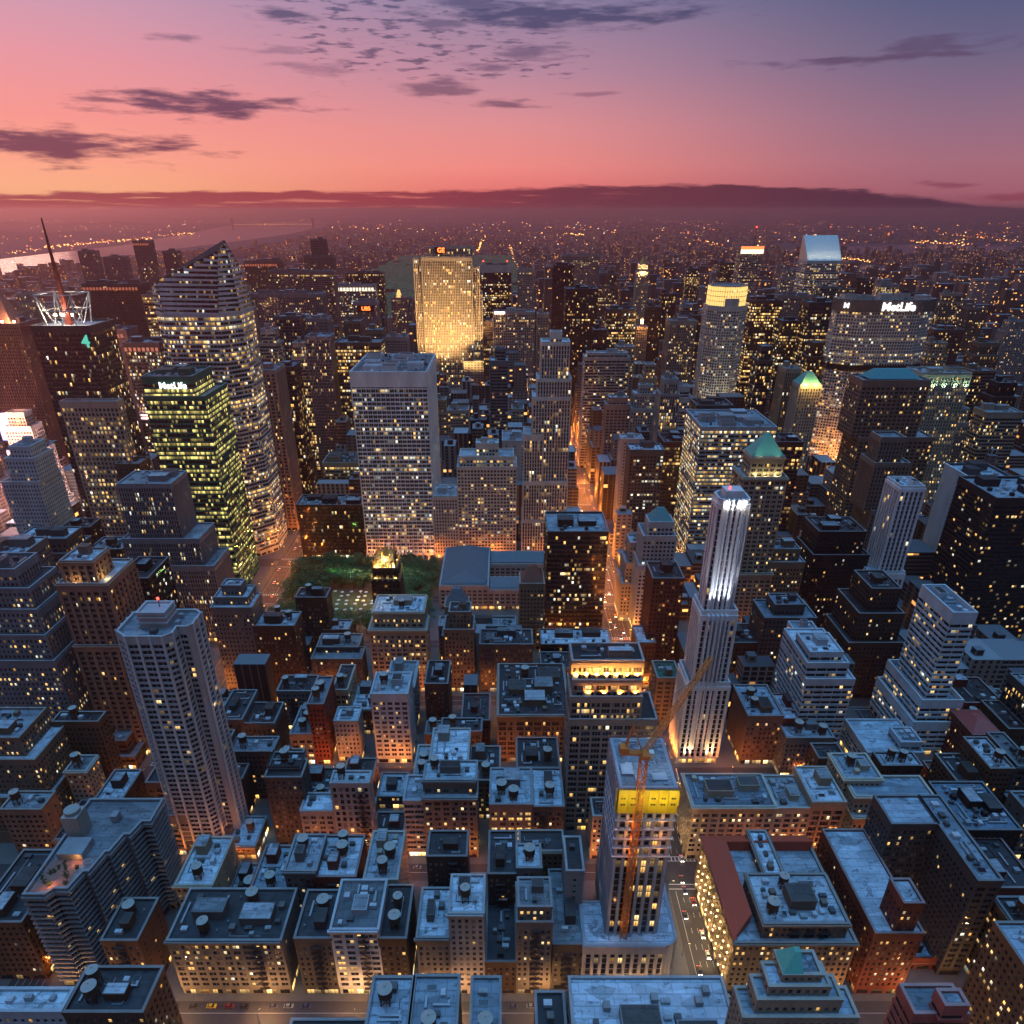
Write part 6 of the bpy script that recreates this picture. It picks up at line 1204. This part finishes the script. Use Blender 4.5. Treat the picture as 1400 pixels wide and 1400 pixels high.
def tree(x, y, s_, rd, label, group, name='plane_tree'):
    e_ = empty(name, (x, y, 0)); e_.scale = (s_, s_, s_*rd.uniform(.9, 1.15)); e_.rotation_euler = (0, 0, rd.uniform(0, 6.28)); tag(e_, label, 'tree', group)
    for nm, me in (('trunk', rd.choice(TR)), ('crown', rd.choice(CR))):
        o = bpy.data.objects.new(nm, me); o.parent = e_; C.objects.link(o)
rd = random.Random(11)
for k in range(15):
    for j, yy in enumerate((517, 525, 533)):
        tree(px0+5+k*(px1-px0-10)/14+rd.uniform(-2, 2), yy+rd.uniform(-2, 2), rd.uniform(.95, 1.35), rd, 'leafy plane tree in the park grove south of the lawn', 'trees of the southern park grove')
for k in range(15):
    for yy in (601, 609, 618, 626, 635, 642):
        tree(px0+5+k*(px1-px0-10)/14+rd.uniform(-2, 2), yy+rd.uniform(-2, 2), rd.uniform(.95, 1.35), rd, 'leafy plane tree in the park grove before the white-gridded slab', 'trees of the northern park grove')
for yy in range(540, 612, 9):
    for xx in (px0+8, px0+18, px0+27, px0+36, px1-6, px1-14, px1-23, px1-31): tree(xx+rd.uniform(-2, 2), yy+rd.uniform(-2, 2), rd.uniform(.95, 1.35), rd, 'leafy plane tree beside the lit lawn', 'trees at the ends of the lawn')
flood(px0+60, 620, 34, px0+70, 575, 0, 60000, (.7, 1, .7), 120, 1, .5); flood(px0+110, 620, 34, px0+100, 575, 0, 60000, (.75, 1, .8), 120, 1, .5)
lamp(px0+40, 612, 14, 3500, (.4, 1, .2), .5)
um = MB(); um.cone(0, 0, 1.7, .1, 2.2, 2.9, 8); UM = um.mesh('canopy', plain('umbrella_cloth', (.7, .75, .72), .7)); um = MB(); um.cone(0, 0, .05, .05, .17, 2.3, 6); UP = um.mesh('pole', STEEL)
for k in range(54):
    e_ = empty('parasol', (px0+44+(k % 9)*8.0+rd.uniform(-2, 2), 550+(k//9)*8+rd.uniform(-2, 2), 0)); tag(e_, 'white parasol among many on the lit park lawn', 'parasol', 'white parasols on the park lawn')
    for nm, me in (('canopy', UM), ('pole', UP)): o = bpy.data.objects.new(nm, me); o.parent = e_; C.objects.link(o)
for k in range(8): lamp(px0+14+k*17, 530, 5, 500, (1, .8, .45), .3); lamp(px0+14+k*17, 622, 5, 600, (1, .7, .3), .3)
# ---------------------------------------------------------------- the plainer buildings between the named ones
LAND = [('MetLife', None)]
def short(key, phrase):
    for b in BLD:
        if key in b[4]: return (phrase, b[1][0], b[1][1], b[3][1])
    return None
LM = [short(*k) for k in [('white-gridded slab tower rising', 'the white-gridded slab'), ('black bronze-glass tower', 'the black bronze-glass tower'), ('floodlit orange', 'the orange-floodlit tower'), ('under construction with', 'the construction tower'),
    ('tall pale apartment tower', 'the white apartment tower'), ('brown stone tower with dark', 'the brown stone tower'), ('grey pinstriped', 'the pinstriped tower'), ('green glass tower with', 'the green glass tower'), ('golden floodlit slab', 'the golden slab'),
    ('tall slim white deco', 'the slim deco tower'), ('pale octagonal', 'the lit-crowned octagonal tower'), ('broad grey eight-sided', 'the eight-sided slab'), ('green copper pyramid', 'the copper-pyramid tower'), ('slender white floodlit', 'the slender white tower'),
    ('white art-deco tower', 'the white art-deco tower'), ('blank white flank', 'the tower numbered 100'), ('silver tower with dark ribbon', 'the silver stepped tower'), ('gothic-crested', 'the gothic-crested house'), ('red mansard', 'the red-mansard building'),
    ('zigzag', 'the zigzag balconied block'), ('great stepped', 'the great stepped block'), ('three tall arched', 'the arched-window clubhouse'), ('broad building with green', 'the green-skylight store'), ('hotel tower with a sloping', 'the slim hotel tower'),
    ('yellow-lit glass office', 'the yellow-lit glass block'), ('great brown tower', 'the teal-roofed brown tower'), ('charcoal slab', 'the charcoal slab'), ('U-shaped', 'the U-shaped apartment house'), ('faceted glass', 'the faceted glass skyscraper'),
    ('dark banded tower with rows', 'the dark banded tower'), ('stepped cream tower', 'the stepped cream tower'), ('huge black tower', 'the huge black tower'), ('slanted floodlit roof', 'the slant-roofed tower'), ('black slope-sided', 'the slope-sided black tower'), ('lattice crown', 'the lattice-crowned tower'),
    ('broad grey block with black box', 'the block with a black box roof'), ('dark red building with a smooth', 'the red hip-roofed house'), ('ribbed grey tower left', 'the ribbed grey tower'), ('slender gilded', 'the gilded spire tower')] if short(*k)]
USED = {}
def autolabel(px, py, Y, z, cname, feat):
    best = sorted(LM, key=lambda l: (l[1]-px)**2+(l[2]-py)**2)
    size = 'low' if z < 24 else 'mid-height' if z < 50 else 'tall' if z < 95 else 'very tall'
    for l in best[:5]:
        dx, dy = px-l[1], py-l[2]; d = math.hypot(dx, dy)
        far = 'close ' if d < 45 else '' if d < 100 else 'well '
        rel = ('right of' if dx > 0 else 'left of') if abs(dx) > abs(dy)*.8 else ('behind' if Y > l[3] else 'in front of')
        if abs(dx) <= abs(dy)*.8 and abs(dx) > abs(dy)*.3: rel = ('behind and ' if Y > l[3] else 'in front and ')+('right of' if dx > 0 else 'left of')
        s_ = '%s %s %s %s%s %s' % (size, cname, feat, far, rel, l[0])
        if len(s_.split()) > 16: s_ = s_.replace('close ', '').replace('well ', '')
        if s_ not in USED and len(s_.split()) <= 16: USED[s_] = 1; return s_
    for w in ('second', 'third', 'fourth', 'fifth', 'sixth', 'seventh', 'eighth', 'ninth', 'tenth'):
        l = best[0]; dx = px-l[1]
        s_ = '%s %s %s, %s outward %s %s' % (size, cname, feat, w, 'right of' if dx > 0 else 'left of', l[0])
        if s_ not in USED: USED[s_] = 1; return s_
    return s_
CN = dict(lime='pale stone', grey='grey', dgrey='dark grey', brown='brown brick', red='dark red brick', cream='cream', tan='tan', umber='dark brown', lgrey='light grey', black='black', sand='sandy', bronze='bronze-dark', white='white')
def overlaps(x0, x1, y0, y1, e=.8):
    return any(x0 < n[1]+e and x1 > n[0]-e and y0 < n[3]+e and y1 > n[2]-e for n in NLIST)
rf_ = random.Random(77); cand = []
SK = [(352, 378, 452, 930), (396, 418, 470, 900), (436, 462, 448, 1090), (520, 545, 500, 980), (300, 322, 470, 900), (590, 612, 548, 950), (612, 640, 562, 900), (640, 668, 576, 860), (700, 716, 560, 930), (742, 757, 392, 1350), (790, 812, 430, 1050),
 (812, 830, 452, 1000), (845, 868, 475, 1000), (886, 905, 420, 1300), (905, 925, 402, 1500), (930, 950, 418, 1350), (948, 966, 432, 1200), (1040, 1060, 475, 900), (1075, 1095, 505, 860), (1150, 1172, 396, 1500), (1172, 1195, 384, 1750), (1205, 1230, 390, 1600), (1235, 1262, 402, 1500),
 (1290, 1320, 402, 1600), (1325, 1350, 422, 1400), (1338, 1370, 470, 1050), (1330, 1362, 508, 900), (1365, 1395, 525, 850), (1350, 1400, 565, 760), (1380, 1420, 440, 1300), (130, 150, 410, 1300), (205, 222, 432, 1100), (60, 84, 420, 1250), (20, 45, 402, 1500), (85, 108, 398, 1500),
 (470, 492, 440, 1130), (500, 522, 452, 1060), (735, 750, 430, 1200), (880, 900, 500, 900), (900, 925, 520, 830), (1270, 1300, 470, 980), (1300, 1330, 560, 800), (1110, 1130, 470, 900), (985, 1004, 360, 2000), (940, 958, 368, 1900), (1070, 1088, 370, 1800), (820, 836, 372, 1800), (320, 340, 392, 1500), (270, 300, 402, 1300), (390, 410, 372, 1800)]
nsk = 0
for (xl, xr, yf, D) in SK:
    z = hgt(yf, D); X0, X1 = xat(xl, D, z), xat(xr, D, z); ok = 0
    for dy in (0, 22, -22, 44, 66, -44):
        if not overlaps(X0, X1, D+dy, D+dy+24): ok = 1; break
    if not ok or X0 < X5+13 and X1 > X5-13: continue
    D += dy; z = hgt(yf, D); nsk += 1; c_ = rf_.choice(['tan', 'lime', 'grey', 'brown', 'lgrey', 'umber', 'sand', 'black', 'dgrey'])
    cc_ = COL[c_]; tl = [(rect(X0, X1, D, D+24), 0, z)]
    if rf_.random() < .5: tl = [(rect(X0, X1, D, D+24), 0, z-16), (rect(X0+3, X1-3, D+2, D+20), z-16, z)]
    px_, py_ = proj((X0+X1)/2, D, z)
    building('office_tower', autolabel(px_, py_, D, z, CN[c_], 'slim tower'), 'building', tl, rf_.choice(['vert', 'ribbon', 'cell', 'fine', 'glass', 'mas2']), cc_, lit=(rf_.choice([.15, .25, .4]), .85, 1.15), roofc=GREYR, kit=.2, rec=False)
PARKX = (X6, -2)
AVS = [X8, X7, X6, X5, XM, XP, XL, XL+170]
YC = [(200, 1230), (350, 960), (500, 830), (660, 690), (750, 640), (900, 570), (1100, 500), (1300, 455), (1700, 415), (2100, 392)]
def ycap(D):
    for (a, b), (c, d) in zip(YC, YC[1:]):
        if D <= c: return b+(d-b)*(D-a)/(c-a)
    return 392
for k in range(36, 59):
    s0, s1 = STREET(k)+9, STREET(k+1)-9
    for i in range(len(AVS)-1):
        xa, xb = AVS[i]+15.5, AVS[i+1]-15.5
        for (y0, y1) in ((s0, s0+29), (s0+29.9, s1)):
            x = xa
            while x < xb-8:
                w = rf_.choice([10, 12, 14, 16, 18, 22, 26]) if k < 43 else rf_.choice([14, 18, 22, 28, 36]); w = min(w, xb-x)
                if k == 41 or k == 40:
                    if PARKX[0] < x < X5 and (k == 41 or y0 > 505) : x += w+.3; continue
                X0, X1, Y0, Y1 = x, x+w-.3, y0, y1; x += w
                if overlaps(X0, X1, Y0, Y1):
                    if not overlaps(X0, X1, Y0, Y0+13) : Y1 = Y0+13
                    elif not overlaps(X0, X1, Y1-13, Y1): Y0 = Y1-13
                    else: continue
                px, py = proj((X0+X1)/2, Y0, 30)
                if px < -40 or px > 1440 or py > 1440: continue
                if k < 43: z = rf_.choice([14, 18, 22, 28, 34, 42, 50])+rf_.uniform(-3, 3)
                else: z = rf_.choice([26, 40, 55, 70, 90, 110, 130, 150])+rf_.uniform(-5, 5)
                if X0 > XP or X0 < X7: z *= .8
                zc_ = hgt(ycap(Y0)+rf_.uniform(-25, 25), Y0)
                z = max(12, min(z, zc_)); cand.append((Y0, X0, X1, Y0, Y1, z))
nh = len(BLD)+nsk; cand.sort(); budget = max(40, 296-nh); far_extra = []
for n_i, (_, X0, X1, Y0, Y1, z) in enumerate(cand):
    px, py = proj((X0+X1)/2, Y0, z)
    if n_i >= budget:
        if z > 60: far_extra.append((X0, X1, Y0, Y1, z*.7)); far_extra.append((X0+2.5, X1-2.5, Y0+2, Y1-3, z))
        else: far_extra.append((X0, X1, Y0, Y1, z))
        continue
    cn_k = rf_.choice(['grey', 'dgrey', 'brown', 'red', 'tan', 'umber', 'lime', 'umber', 'dgrey', 'lgrey', 'sand', 'black'])
    st = rf_.choice(['mas', 'mas', 'mas2', 'mas2', 'loft', 'cell']) if Y0 < 900 else rf_.choice(['mas2', 'vert', 'ribbon', 'cell', 'horiz'])
    wt = rf_.choice([0, 1, 1, 2]) if Y0 < 800 else 0; rc_ = rf_.choice([BLUE, TAR, TAR, TAR, GREYR, (.22, .28, .33)])
    tiers = [(rect(X0, X1, Y0, Y1), 0, z)]
    if z > 45 and X1-X0 > 20 and rf_.random() < .6: tiers = [(rect(X0, X1, Y0, Y1), 0, z*.72), (rect(X0+3, X1-3, Y0+2, Y1-2), z*.72, z)]
    feat = ('black-roofed' if rc_ is TAR else 'blue-roofed' if rc_ is BLUE else 'grey-roofed')+' building'
    building('loft_building' if z < 50 else 'office_building', autolabel(px, py, Y0, z, CN[cn_k], feat), 'building', tiers, st, COL[cn_k], lit=(rf_.choice([.05, .1, .2, .35]), .8, 1.1), side='party' if rf_.random() < .5 else None, roofc=rc_, wt=wt, kit=1.0 if Y0 < 700 else .25, cornice=rf_.random() < .35 and Y0 < 700, rec=False)
print('HEROES', nh, 'CANDS', len(cand))
# ---------------------------------------------------------------- the distant city as one mass
SHORE = [(-300, 425), (0, 390), (60, 381), (150, 369), (250, 352), (330, 340), (400, 327), (440, 315), (470, 305), (1500, 300)]
def lerp(tab, x):
    for (a, b), (c, d) in zip(tab, tab[1:]):
        if x <= c: return b+(d-b)*(x-a)/(c-a)
    return tab[-1][1]
fm = MB(); rr = random.Random(5)
def fbox(x0, x1, y0, y1, z, z0=0):
    nu, nv = max(1, int((x1-x0)/4.5)), max(1, int((z-z0)/3.8))
    a, b, c, d = (x0, y0), (x1, y0), (x1, y1), (x0, y1); i0 = len(fm.v)
    fm.v += [(*p, z0) for p in (a, b, c, d)]+[(*p, z) for p in (a, b, c, d)]
    for p, q, u in ((0, 1, nu), (1, 2, nu), (2, 3, nu), (3, 0, nu)):
        fm.f.append((i0+p, i0+q, i0+4+q, i0+4+p)); fm.uv += [(0, 0), (u, 0), (u, nv), (0, nv)]; fm.mi.append(0)
    fm.f.append((i0+4, i0+5, i0+6, i0+7)); fm.uv += [(999, 1)]*4; fm.mi.append(0)
for (X0, X1, Y0, Y1, z) in far_extra: fbox(X0, X1, Y0, Y1, z); rr.random() < .4 and fbox(X0+4, X0+10, Y0+5, Y0+11, z+5, z)
for D in range(470, 3120, 39):
    X = -2600
    while X < 3400:
        w = rr.uniform(18, 44); X += w+(14 if rr.random() < .12 else .4)
        y0 = STREET(36)+77*((D-194)//77)+9+(30 if ((D-194)//39) % 2 else 0)
        if D < 1985 and -1085 < X-w and X < XL+168: continue
        if D >= 1960 and X8-25 < X and X-w < X5+6 and D < 6100: continue
        q = proj(X, D, 0)
        if q[0] < -60 or q[0] > 1480 or q[1] < lerp(SHORE, q[0])+1: continue
        h = rr.choice([14, 18, 24, 30, 44, 60, 85]) if D > 1100 else rr.choice([12, 16, 20, 28, 40])
        if D > 1960 and X > X5 and rr.random() < .2: h = rr.uniform(90, 150)
        h = min(h, hgt(ycap(min(D, 2090))-18+rr.uniform(0, 30), D) if D < 2100 else hgt(352, D))
        fbox(X-w, X-.4, D, D+rr.uniform(20, 29), max(10, h))
n = 0
while n < 11000:
    y = rr.uniform(380, 299); 
    py = 297+abs(rr.betavariate(1.3, 1.7))*112; px = rr.uniform(-30, 1430)
    D = dist(py, 0); X = xat(px, D, 0)
    if py < lerp(SHORE, px)+1.5: continue
    if X8+10 < X < X5-20 and 1960 < D < 6100: continue
    if D < 2050: continue
    if px > 1125 and 357 < py < 405 and abs(py-(372+(px-1200)*.09)) < 13-abs(px-1300)*.02: continue
    if px > 1050 and py < 352: 
        if rr.random() < .6 or 333 < py < 351: continue
    n += 1
    w, d = rr.uniform(16, 42), rr.uniform(16, 34); sc_ = 1+max(0, D-6000)/9000; h = rr.uniform(12, 34)
    if D < 6000 and rr.random() < .22: h = rr.uniform(40, 95)
    if D < 3200 and rr.random() < .12: h = rr.uniform(90, 150)
    if D > 6000: h = rr.uniform(10, 26)+(45 if rr.random() < .04 else 0)
    h = min(h, hgt(330 if D < 4000 else 298, D)) if D < 9000 else h
    fbox(X, X+w*sc_, D, D+d*sc_, h)
o = fm.build('distant_buildings', FAR); o['kind'] = 'stuff'; o['label'] = 'mass of small distant apartment houses beyond midtown'
# woods of the great park: rough canopy
wd = MB(); rr = random.Random(8); pxs = (X8+12, X5-22); nx, ny = 70, 330; hh = {}
def vh(i, j): return 6+rr.random()*9+2*sin(i*.7+j*.2)
for i in range(nx+1):
    for j in range(ny+1): hh[i, j] = (pxs[0]+(pxs[1]-pxs[0])*i/nx+rr.uniform(-3, 3), 1990+(4050)*j/ny+rr.uniform(-3, 3), vh(i, j))
for i in range(nx):
    for j in range(ny):
        if (sin(i*.35)*cos(j*.12)+sin(j*.05+i*.1)) > 1.45: continue
        wd.face([hh[i, j], hh[i+1, j], hh[i+1, j+1], hh[i, j+1]])
o = wd.build('park_woods', LEAF); o['kind'] = 'stuff'; o['label'] = 'dark woods of the great park beyond the golden slab'
sheet('park_meadow', [(X8+8, 1985), (X5-18, 1985), (X5-18, 6050), (X8+8, 6050)], .3, plain('meadow', (.03, .05, .025), .9, nsc=.01))
# far shore ridges
rg = MB(); rr = random.Random(3)
for (D0, xa_, xb_, hmx) in ((9000, -11000, -5200, 60), (16000, -18000, -7600, 90), (26000, -30000, 30000, 110), (40000, -50000, 50000, 190)):
    N = 90; W_ = 1500+D0*.05; ring = []
    for i in range(N+1):
        x = xa_+(xb_-xa_)*i/N; e_ = min(1, min(i, N-i)/8); h = hmx*(.55+.25*sin(i*.31+D0)+.2*sin(i*.9))*e_+rr.random()*6; ring.append((x, h))
    for i in range(N):
        (x0, h0), (x1, h1) = ring[i], ring[i+1]
        rg.face([(x0, D0, -2), (x1, D0, -2), (x1, D0+W_, h1), (x0, D0+W_, h0)]); rg.face([(x0, D0+W_, h0), (x1, D0+W_, h1), (x1, D0+2*W_, -2), (x0, D0+2*W_, -2)])
o = rg.build('hills', GROUND); o['kind'] = 'structure'
# lights of the distant streets
lm = MB(); rr = random.Random(21); 
def lbx(px, py, s_, mi, z=22):
    D = dist(py, z); X = xat(px, D, z); w = (D*CT+140)/974*s_; lm.box(X-w/2, X+w/2, D-w/2, D+w/2, z-w*.4, z+w*.4, mi, bottom=True)
for _ in range(2400):
    px = rr.uniform(0, 1400); py = 293+abs(rr.gauss(0, 1))*26+rr.random()*4
    if py > 385: continue
    sh_ = lerp(SHORE, px)
    if py < sh_ and px < 460 and py > sh_-24-(0 if px > 200 else 4): 
        if rr.random() < .93: continue
    if px > 1050 and 334 < py < 350 and rr.random() < .9: continue
    if 470 < px < 720 and 338 < py < 400 and rr.random() < .9: continue
    if px > 1250: py += 8
    dens_ = (sin(px*.031+1+sin(py*.21))*cos(py*.23+px*.013)+.6*sin(px*.11)*sin(py*.5+px*.02)+1)/2
    if rr.random() > max(.05, dens_)**1.6: continue
    r = rr.random(); lbx(px, py, rr.choice([.5, .6, .7, .9, 1.3]) * (1.3 if r < .03 else 1), 0 if r < .55 else 1 if r < .85 else 2)
for (a, b, c, d, n_, s_) in ((653, 343, 663, 322, 46, 1.5), (697, 336, 702, 350, 16, 1.0), (702, 352, 716, 375, 12, .9), (1055, 346, 1110, 352, 26, 1.1), (1035, 336, 1060, 347, 18, 1.2), (60, 338, 210, 325, 70, 1.3), (10, 345, 60, 341, 16, 1.0), (1150, 352, 1190, 357, 22, 1.1), (1245, 330, 1330, 334, 40, 1.2), (215, 322, 268, 318, 20, 1.1), (770, 318, 800, 322, 12, 1.6), (940, 325, 990, 336, 20, 1.2), (895, 300, 975, 312, 20, .8), (1290, 320, 1400, 330, 34, 1.0), (820, 300, 1000, 304, 30, .7)):
    for i in range(n_):
        t_ = i/n_+rr.uniform(-.02, .02); lbx(a+(c-a)*t_+rr.gauss(0, .8), b+(d-b)*t_+rr.gauss(0, 1.0), s_*rr.uniform(.5, 1.0), rr.choice([0, 1, 1]), 25)
o = lm.build('distant_lights', [em('far_sodium', (1, .22, .035), 5.0), em('far_warm', (1, .48, .12), 7.0), em('far_pale', (1, .78, .5), 4.0)]); o['kind'] = 'stuff'; o['label'] = 'countless orange street lights of the far boroughs'
# suspension bridge at the end of the river
Db = 15500; bm = MB(); xl, xr = xat(318, Db, 60), xat(428, Db, 60); br = empty('suspension_bridge', ((xl+xr)/2, Db, 0)); tag(br, 'lit suspension bridge far off at the end of the river', 'bridge'); bo = ((xl+xr)/2, Db, 0)
bm.box(xl-450, xr+450, Db-12, Db+12, 58, 66, bottom=True); bm.build('deck', STEEL, br, bo)
for x in (xl, xr): tm = MB(); [tm.box(x-12, x+12, Db+s_*14-6, Db+s_*14+6, -1, 185) for s_ in (-1, 1)]; tm.box(x-10, x+10, Db-8, Db+8, 165, 180); tm.build('bridge_tower', STEEL, br, bo)
cb = MB(); li = MB(); N = 40
for i in range(N):
    f = lambda t: 72+108*(2*t-1)**2
    t0_, t1_ = i/N, (i+1)/N; cb.beam((xl+(xr-xl)*t0_, Db-12, f(t0_)), (xl+(xr-xl)*t1_, Db-12, f(t1_)), 6)
    if i % 2 == 0: li.box(xl+(xr-xl)*t0_-5, xl+(xr-xl)*t0_+5, Db-16, Db-12, f(t0_), f(t0_)+9)
    li.box(xl+(xr-xl)*t0_-7, xl+(xr-xl)*t0_+7, Db-16, Db-13, 67, 76)
cb.build('cable', STEEL, br, bo); li.build('bridge_light', em('bridge_bulb', (1, .4, .12), 3), br, bo)
# ---------------------------------------------------------------- street lamps
pm_ = MB(); pm_.cone(0, 0, .16, .10, 0, 9, 8); pm_.beam((0, 0, 8.9), (-2.2, 0, 9.5), .14); pm_.cone(0, 0, .3, .25, 0, .7, 8); POLE = pm_.mesh('lamp_post', STEEL)
hm = MB(); hm.box(-2.9, -1.9, -.22, .22, 9.25, 9.6, mi=0); hm.box(-2.85, -1.95, -.18, .18, 9.12, 9.24, mi=1, bottom=True); HEADM = hm.mesh('lamp_head', [STEEL, E_SOD])
hm2 = MB(); hm2.box(-2.9, -1.9, -.22, .22, 9.25, 9.6); hm2.box(-2.85, -1.95, -.18, .18, 9.12, 9.24, mi=1, bottom=True); HEADY = hm2.mesh('lamp_head', [STEEL, em('lamp_yellow', (1, .8, .4), 18)])
nl = 0
def slamp(x, y, rz, pw, c, label, group, ye=False, near=True):
    global nl; nl += 1
    e_ = empty('street_lamp', (x, y, .15)); e_.rotation_euler = (0, 0, rz); tag(e_, label, 'street lamp', group)
    for nm, me in (('post', POLE), ('lamp_head', HEADY if ye else HEADM)): o = bpy.data.objects.new(nm, me); o.parent = e_; C.objects.link(o)
    lamp(x-2.4*cos(rz), y-2.4*sin(rz), 9.0, pw, c, .25)
SOD = (1, .27, .035); y = 150
while y < 1500:
    nr = y < 345; st_ = 36 if y < 700 else 60
    for s_ in (1, -1):
        slamp(X5+s_*11, y, 0 if s_ > 0 else pi, 2600 if nr else (20000 if y < 700 else 45000), (1, .72, .30) if nr else SOD, ('street lamp on the %s kerb of the near empty avenue' if nr else 'street lamp on the %s kerb of the orange-lit avenue canyon') % ('right' if s_ > 0 else 'left'),
              ('lamps on the %s kerb of the near avenue' if nr else 'lamps on the %s kerb of the avenue canyon') % ('right' if s_ > 0 else 'left'), nr)
    y += st_
for y in range(215, 760, 42):
    for s_ in (1, -1): slamp(X6+s_*11, y, 0 if s_ > 0 else pi, 12000 if y > 420 else 5000, SOD, 'street lamp on the %s kerb of the avenue at left' % ('right' if s_ > 0 else 'left'), 'lamps on the %s kerb of the avenue at left' % ('right' if s_ > 0 else 'left'))
for k in range(36, 44):
    yy = STREET(k); x = X6+30
    while x < XM-20:
        if abs(x-X5) > 16: slamp(x, yy-6.0, -pi/2, 20000 if k < 40 else 22000, (1, .24, .03) if k != 36 else (1, .45, .15), 'street lamp on the %s cross street from the bottom' % ['nearest', 'second', 'third', 'fourth', 'fifth', 'sixth', 'seventh', 'eighth'][k-36], 'lamps on the %s cross street' % ['nearest', 'second', 'third', 'fourth', 'fifth', 'sixth', 'seventh', 'eighth'][k-36], k == 36)
        x += 42 if k < 39 else 60
for (ax, nm) in ((XM, 'right of the canyon'), (X6, 'left of the golden slab'), (XP, 'below the eight-sided slab'), (X7, 'at far left')):
    for y in range(430 if ax == XM else 800, 1900, 110): slamp(ax+11, y, 0, 15000 if y < 800 else 40000, SOD, 'street lamp on the far avenue '+nm, 'lamps on the far avenue '+nm)
print('LAMPS', nl)
# ---------------------------------------------------------------- cars
def car_meshes():
    b = MB(); prof = [(-2.2, .35), (-2.25, .75), (-1.5, .92), (1.3, .95), (2.1, .85), (2.2, .4)]
    n = len(prof)
    for s_ in (-1, 1): b.face([(s_*.88, p[0], p[1]) for p in (prof if s_ > 0 else prof[::-1])])
    for i in range(n): p, q = prof[i], prof[(i+1) % n]; b.face([(-.88, p[0], p[1]), (-.88, q[0], q[1]), (.88, q[0], q[1]), (.88, p[0], p[1])])
    rfm = MB(); rfm.prism([(-.7, -.55), (.7, -.55), (.7, 1.0), (-.7, 1.0)], 1.40, 1.46); b2 = MB()
    b2.prism([(-.84, -1.25), (.84, -1.25), (.84, 1.6), (-.84, 1.6)], .93, 1.40, poly2=[(-.7, -.55), (.7, -.55), (.7, 1.0), (-.7, 1.0)])
    wh = MB(); 
    for i in range(12):
        a, c = 2*pi*i/12, 2*pi*(i+1)/12; wh.face([(-.11, .32*cos(a), .32*sin(a)), (-.11, .32*cos(c), .32*sin(c)), (.11, .32*cos(c), .32*sin(c)), (.11, .32*cos(a), .32*sin(a))])
    for s_ in (-.11, .11): wh.face([(s_, .32*cos(2*pi*i/12), .32*sin(2*pi*i/12)) for i in range(12)])
    hl = MB(); hl.box(-.22, .22, -.03, .03, -.13, .13, bottom=True)
    return b.mesh('body', PAINT), rfm.mesh('car_roof', PAINT), b2.mesh('cabin_glass', PANES[0]), wh.mesh('wheel', plain('tyre', (.02, .02, .02), .9)), hl.mesh('headlight', E_HEAD), hl.mesh('tail_light', E_RED)
CB_, CR_, CG_, CW_, CH_, CT_ = car_meshes()
CC = [((.6, .6, .6), 'white'), ((.02, .02, .02), 'black'), ((.75, .45, .02), 'yellow'), ((.25, .26, .28), 'silver'), ((.04, .05, .10), 'dark blue'), ((.2, .02, .02), 'red')]
def car(x, y, rz, rd, place, group, on=True, ci=None):
    c, cn2 = rd.choice(CC) if ci is None else CC[ci]
    e_ = empty('car', (x, y, .01)); e_.rotation_euler = (0, 0, rz); tag(e_, '%s car %s' % (cn2, place), 'car', cn2+' '+group)
    pr = [('body', CB_, (0, 0, 0)), ('car_roof', CR_, (0, 0, 0)), ('cabin_glass', CG_, (0, 0, 0))]+[('wheel', CW_, (sx*.8, sy, .32)) for sx in (-1, 1) for sy in (-1.4, 1.35)]
    if on: pr += [('headlight', CH_, (sx*.6, -2.28, .66)) for sx in (-1, 1)]+[('tail_light', CT_, (sx*.62, 2.25, .72)) for sx in (-1, 1)]
    for nm, me, lc_ in pr: o = bpy.data.objects.new(nm, me); o.location = lc_; o.parent = e_; o.color = (*c, 1); C.objects.link(o)
rd = random.Random(31)
for y in [168, 175, 182, 189, 197, 206, 214, 222, 233, 244, 252, 259, 266, 280, 291]: car(X5+rd.choice([-4.6, -1.5, 1.5]), y, pi if False else 0, rd, 'driving down the near part of the wide avenue', 'cars on the near avenue')
for y in (300, 318, 345, 372, 391, 405, 431, 440, 452, 468, 481, 497, 512, 530, 548, 560, 575, 590, 610, 633, 655, 680, 700, 730, 760, 790):
    car(X5+rd.choice([-4.6, -1.5, 1.5, 4.6]), y, 0, rd, 'with headlights on in the orange-lit avenue canyon', 'cars in the avenue canyon')
    if y > 480: car(X5+rd.choice([-4.6, 4.6]), y+9, 0, rd, 'with headlights on in the orange-lit avenue canyon', 'cars in the avenue canyon')
for y in (226, 239, 285, 301, 330, 560, 585, 612, 640, 655, 690, 720): car(X6+rd.choice([-4.6, -1.5, 1.5, 4.6]), y, pi, rd, 'showing tail lights on the avenue at left', 'cars on the avenue at left')
for k, nm in ((36, 'nearest'), (37, 'second')):
    for x in ((-190, -182, -174, -160, -150, -141, -133, -125, -118, -105, -98, -90, -60, -40, -30, -12, 4, 12, 22, 31) if k == 36 else (-170, -150, -60, -48, -30, 130, 150)): car(x, STREET(k)+2.9, pi/2, rd, 'parked along the %s cross street' % nm, 'cars parked on the %s cross street' % nm, on=False)
# ---------------------------------------------------------------- haze
if HAZE > 0:
    hz = MB(); hz.box(-90500, 90500, -600, 120500, -4.0, 352.0, bottom=True)
    hmat = bpy.data.materials.new('haze_air'); hmat.use_nodes = True; g = NT(hmat.node_tree); out = g.n('ShaderNodeOutputMaterial'); pv_ = g.n('ShaderNodeVolumePrincipled')
    pv_.inputs['Color'].default_value = (1.0, .50, .50, 1); pv_.inputs['Density'].default_value = HAZE; pv_.inputs['Anisotropy'].default_value = .7
    g.l(pv_.outputs[0], out.inputs['Volume']); ho_ = hz.build('haze', hmat); ho_['kind'] = 'stuff'
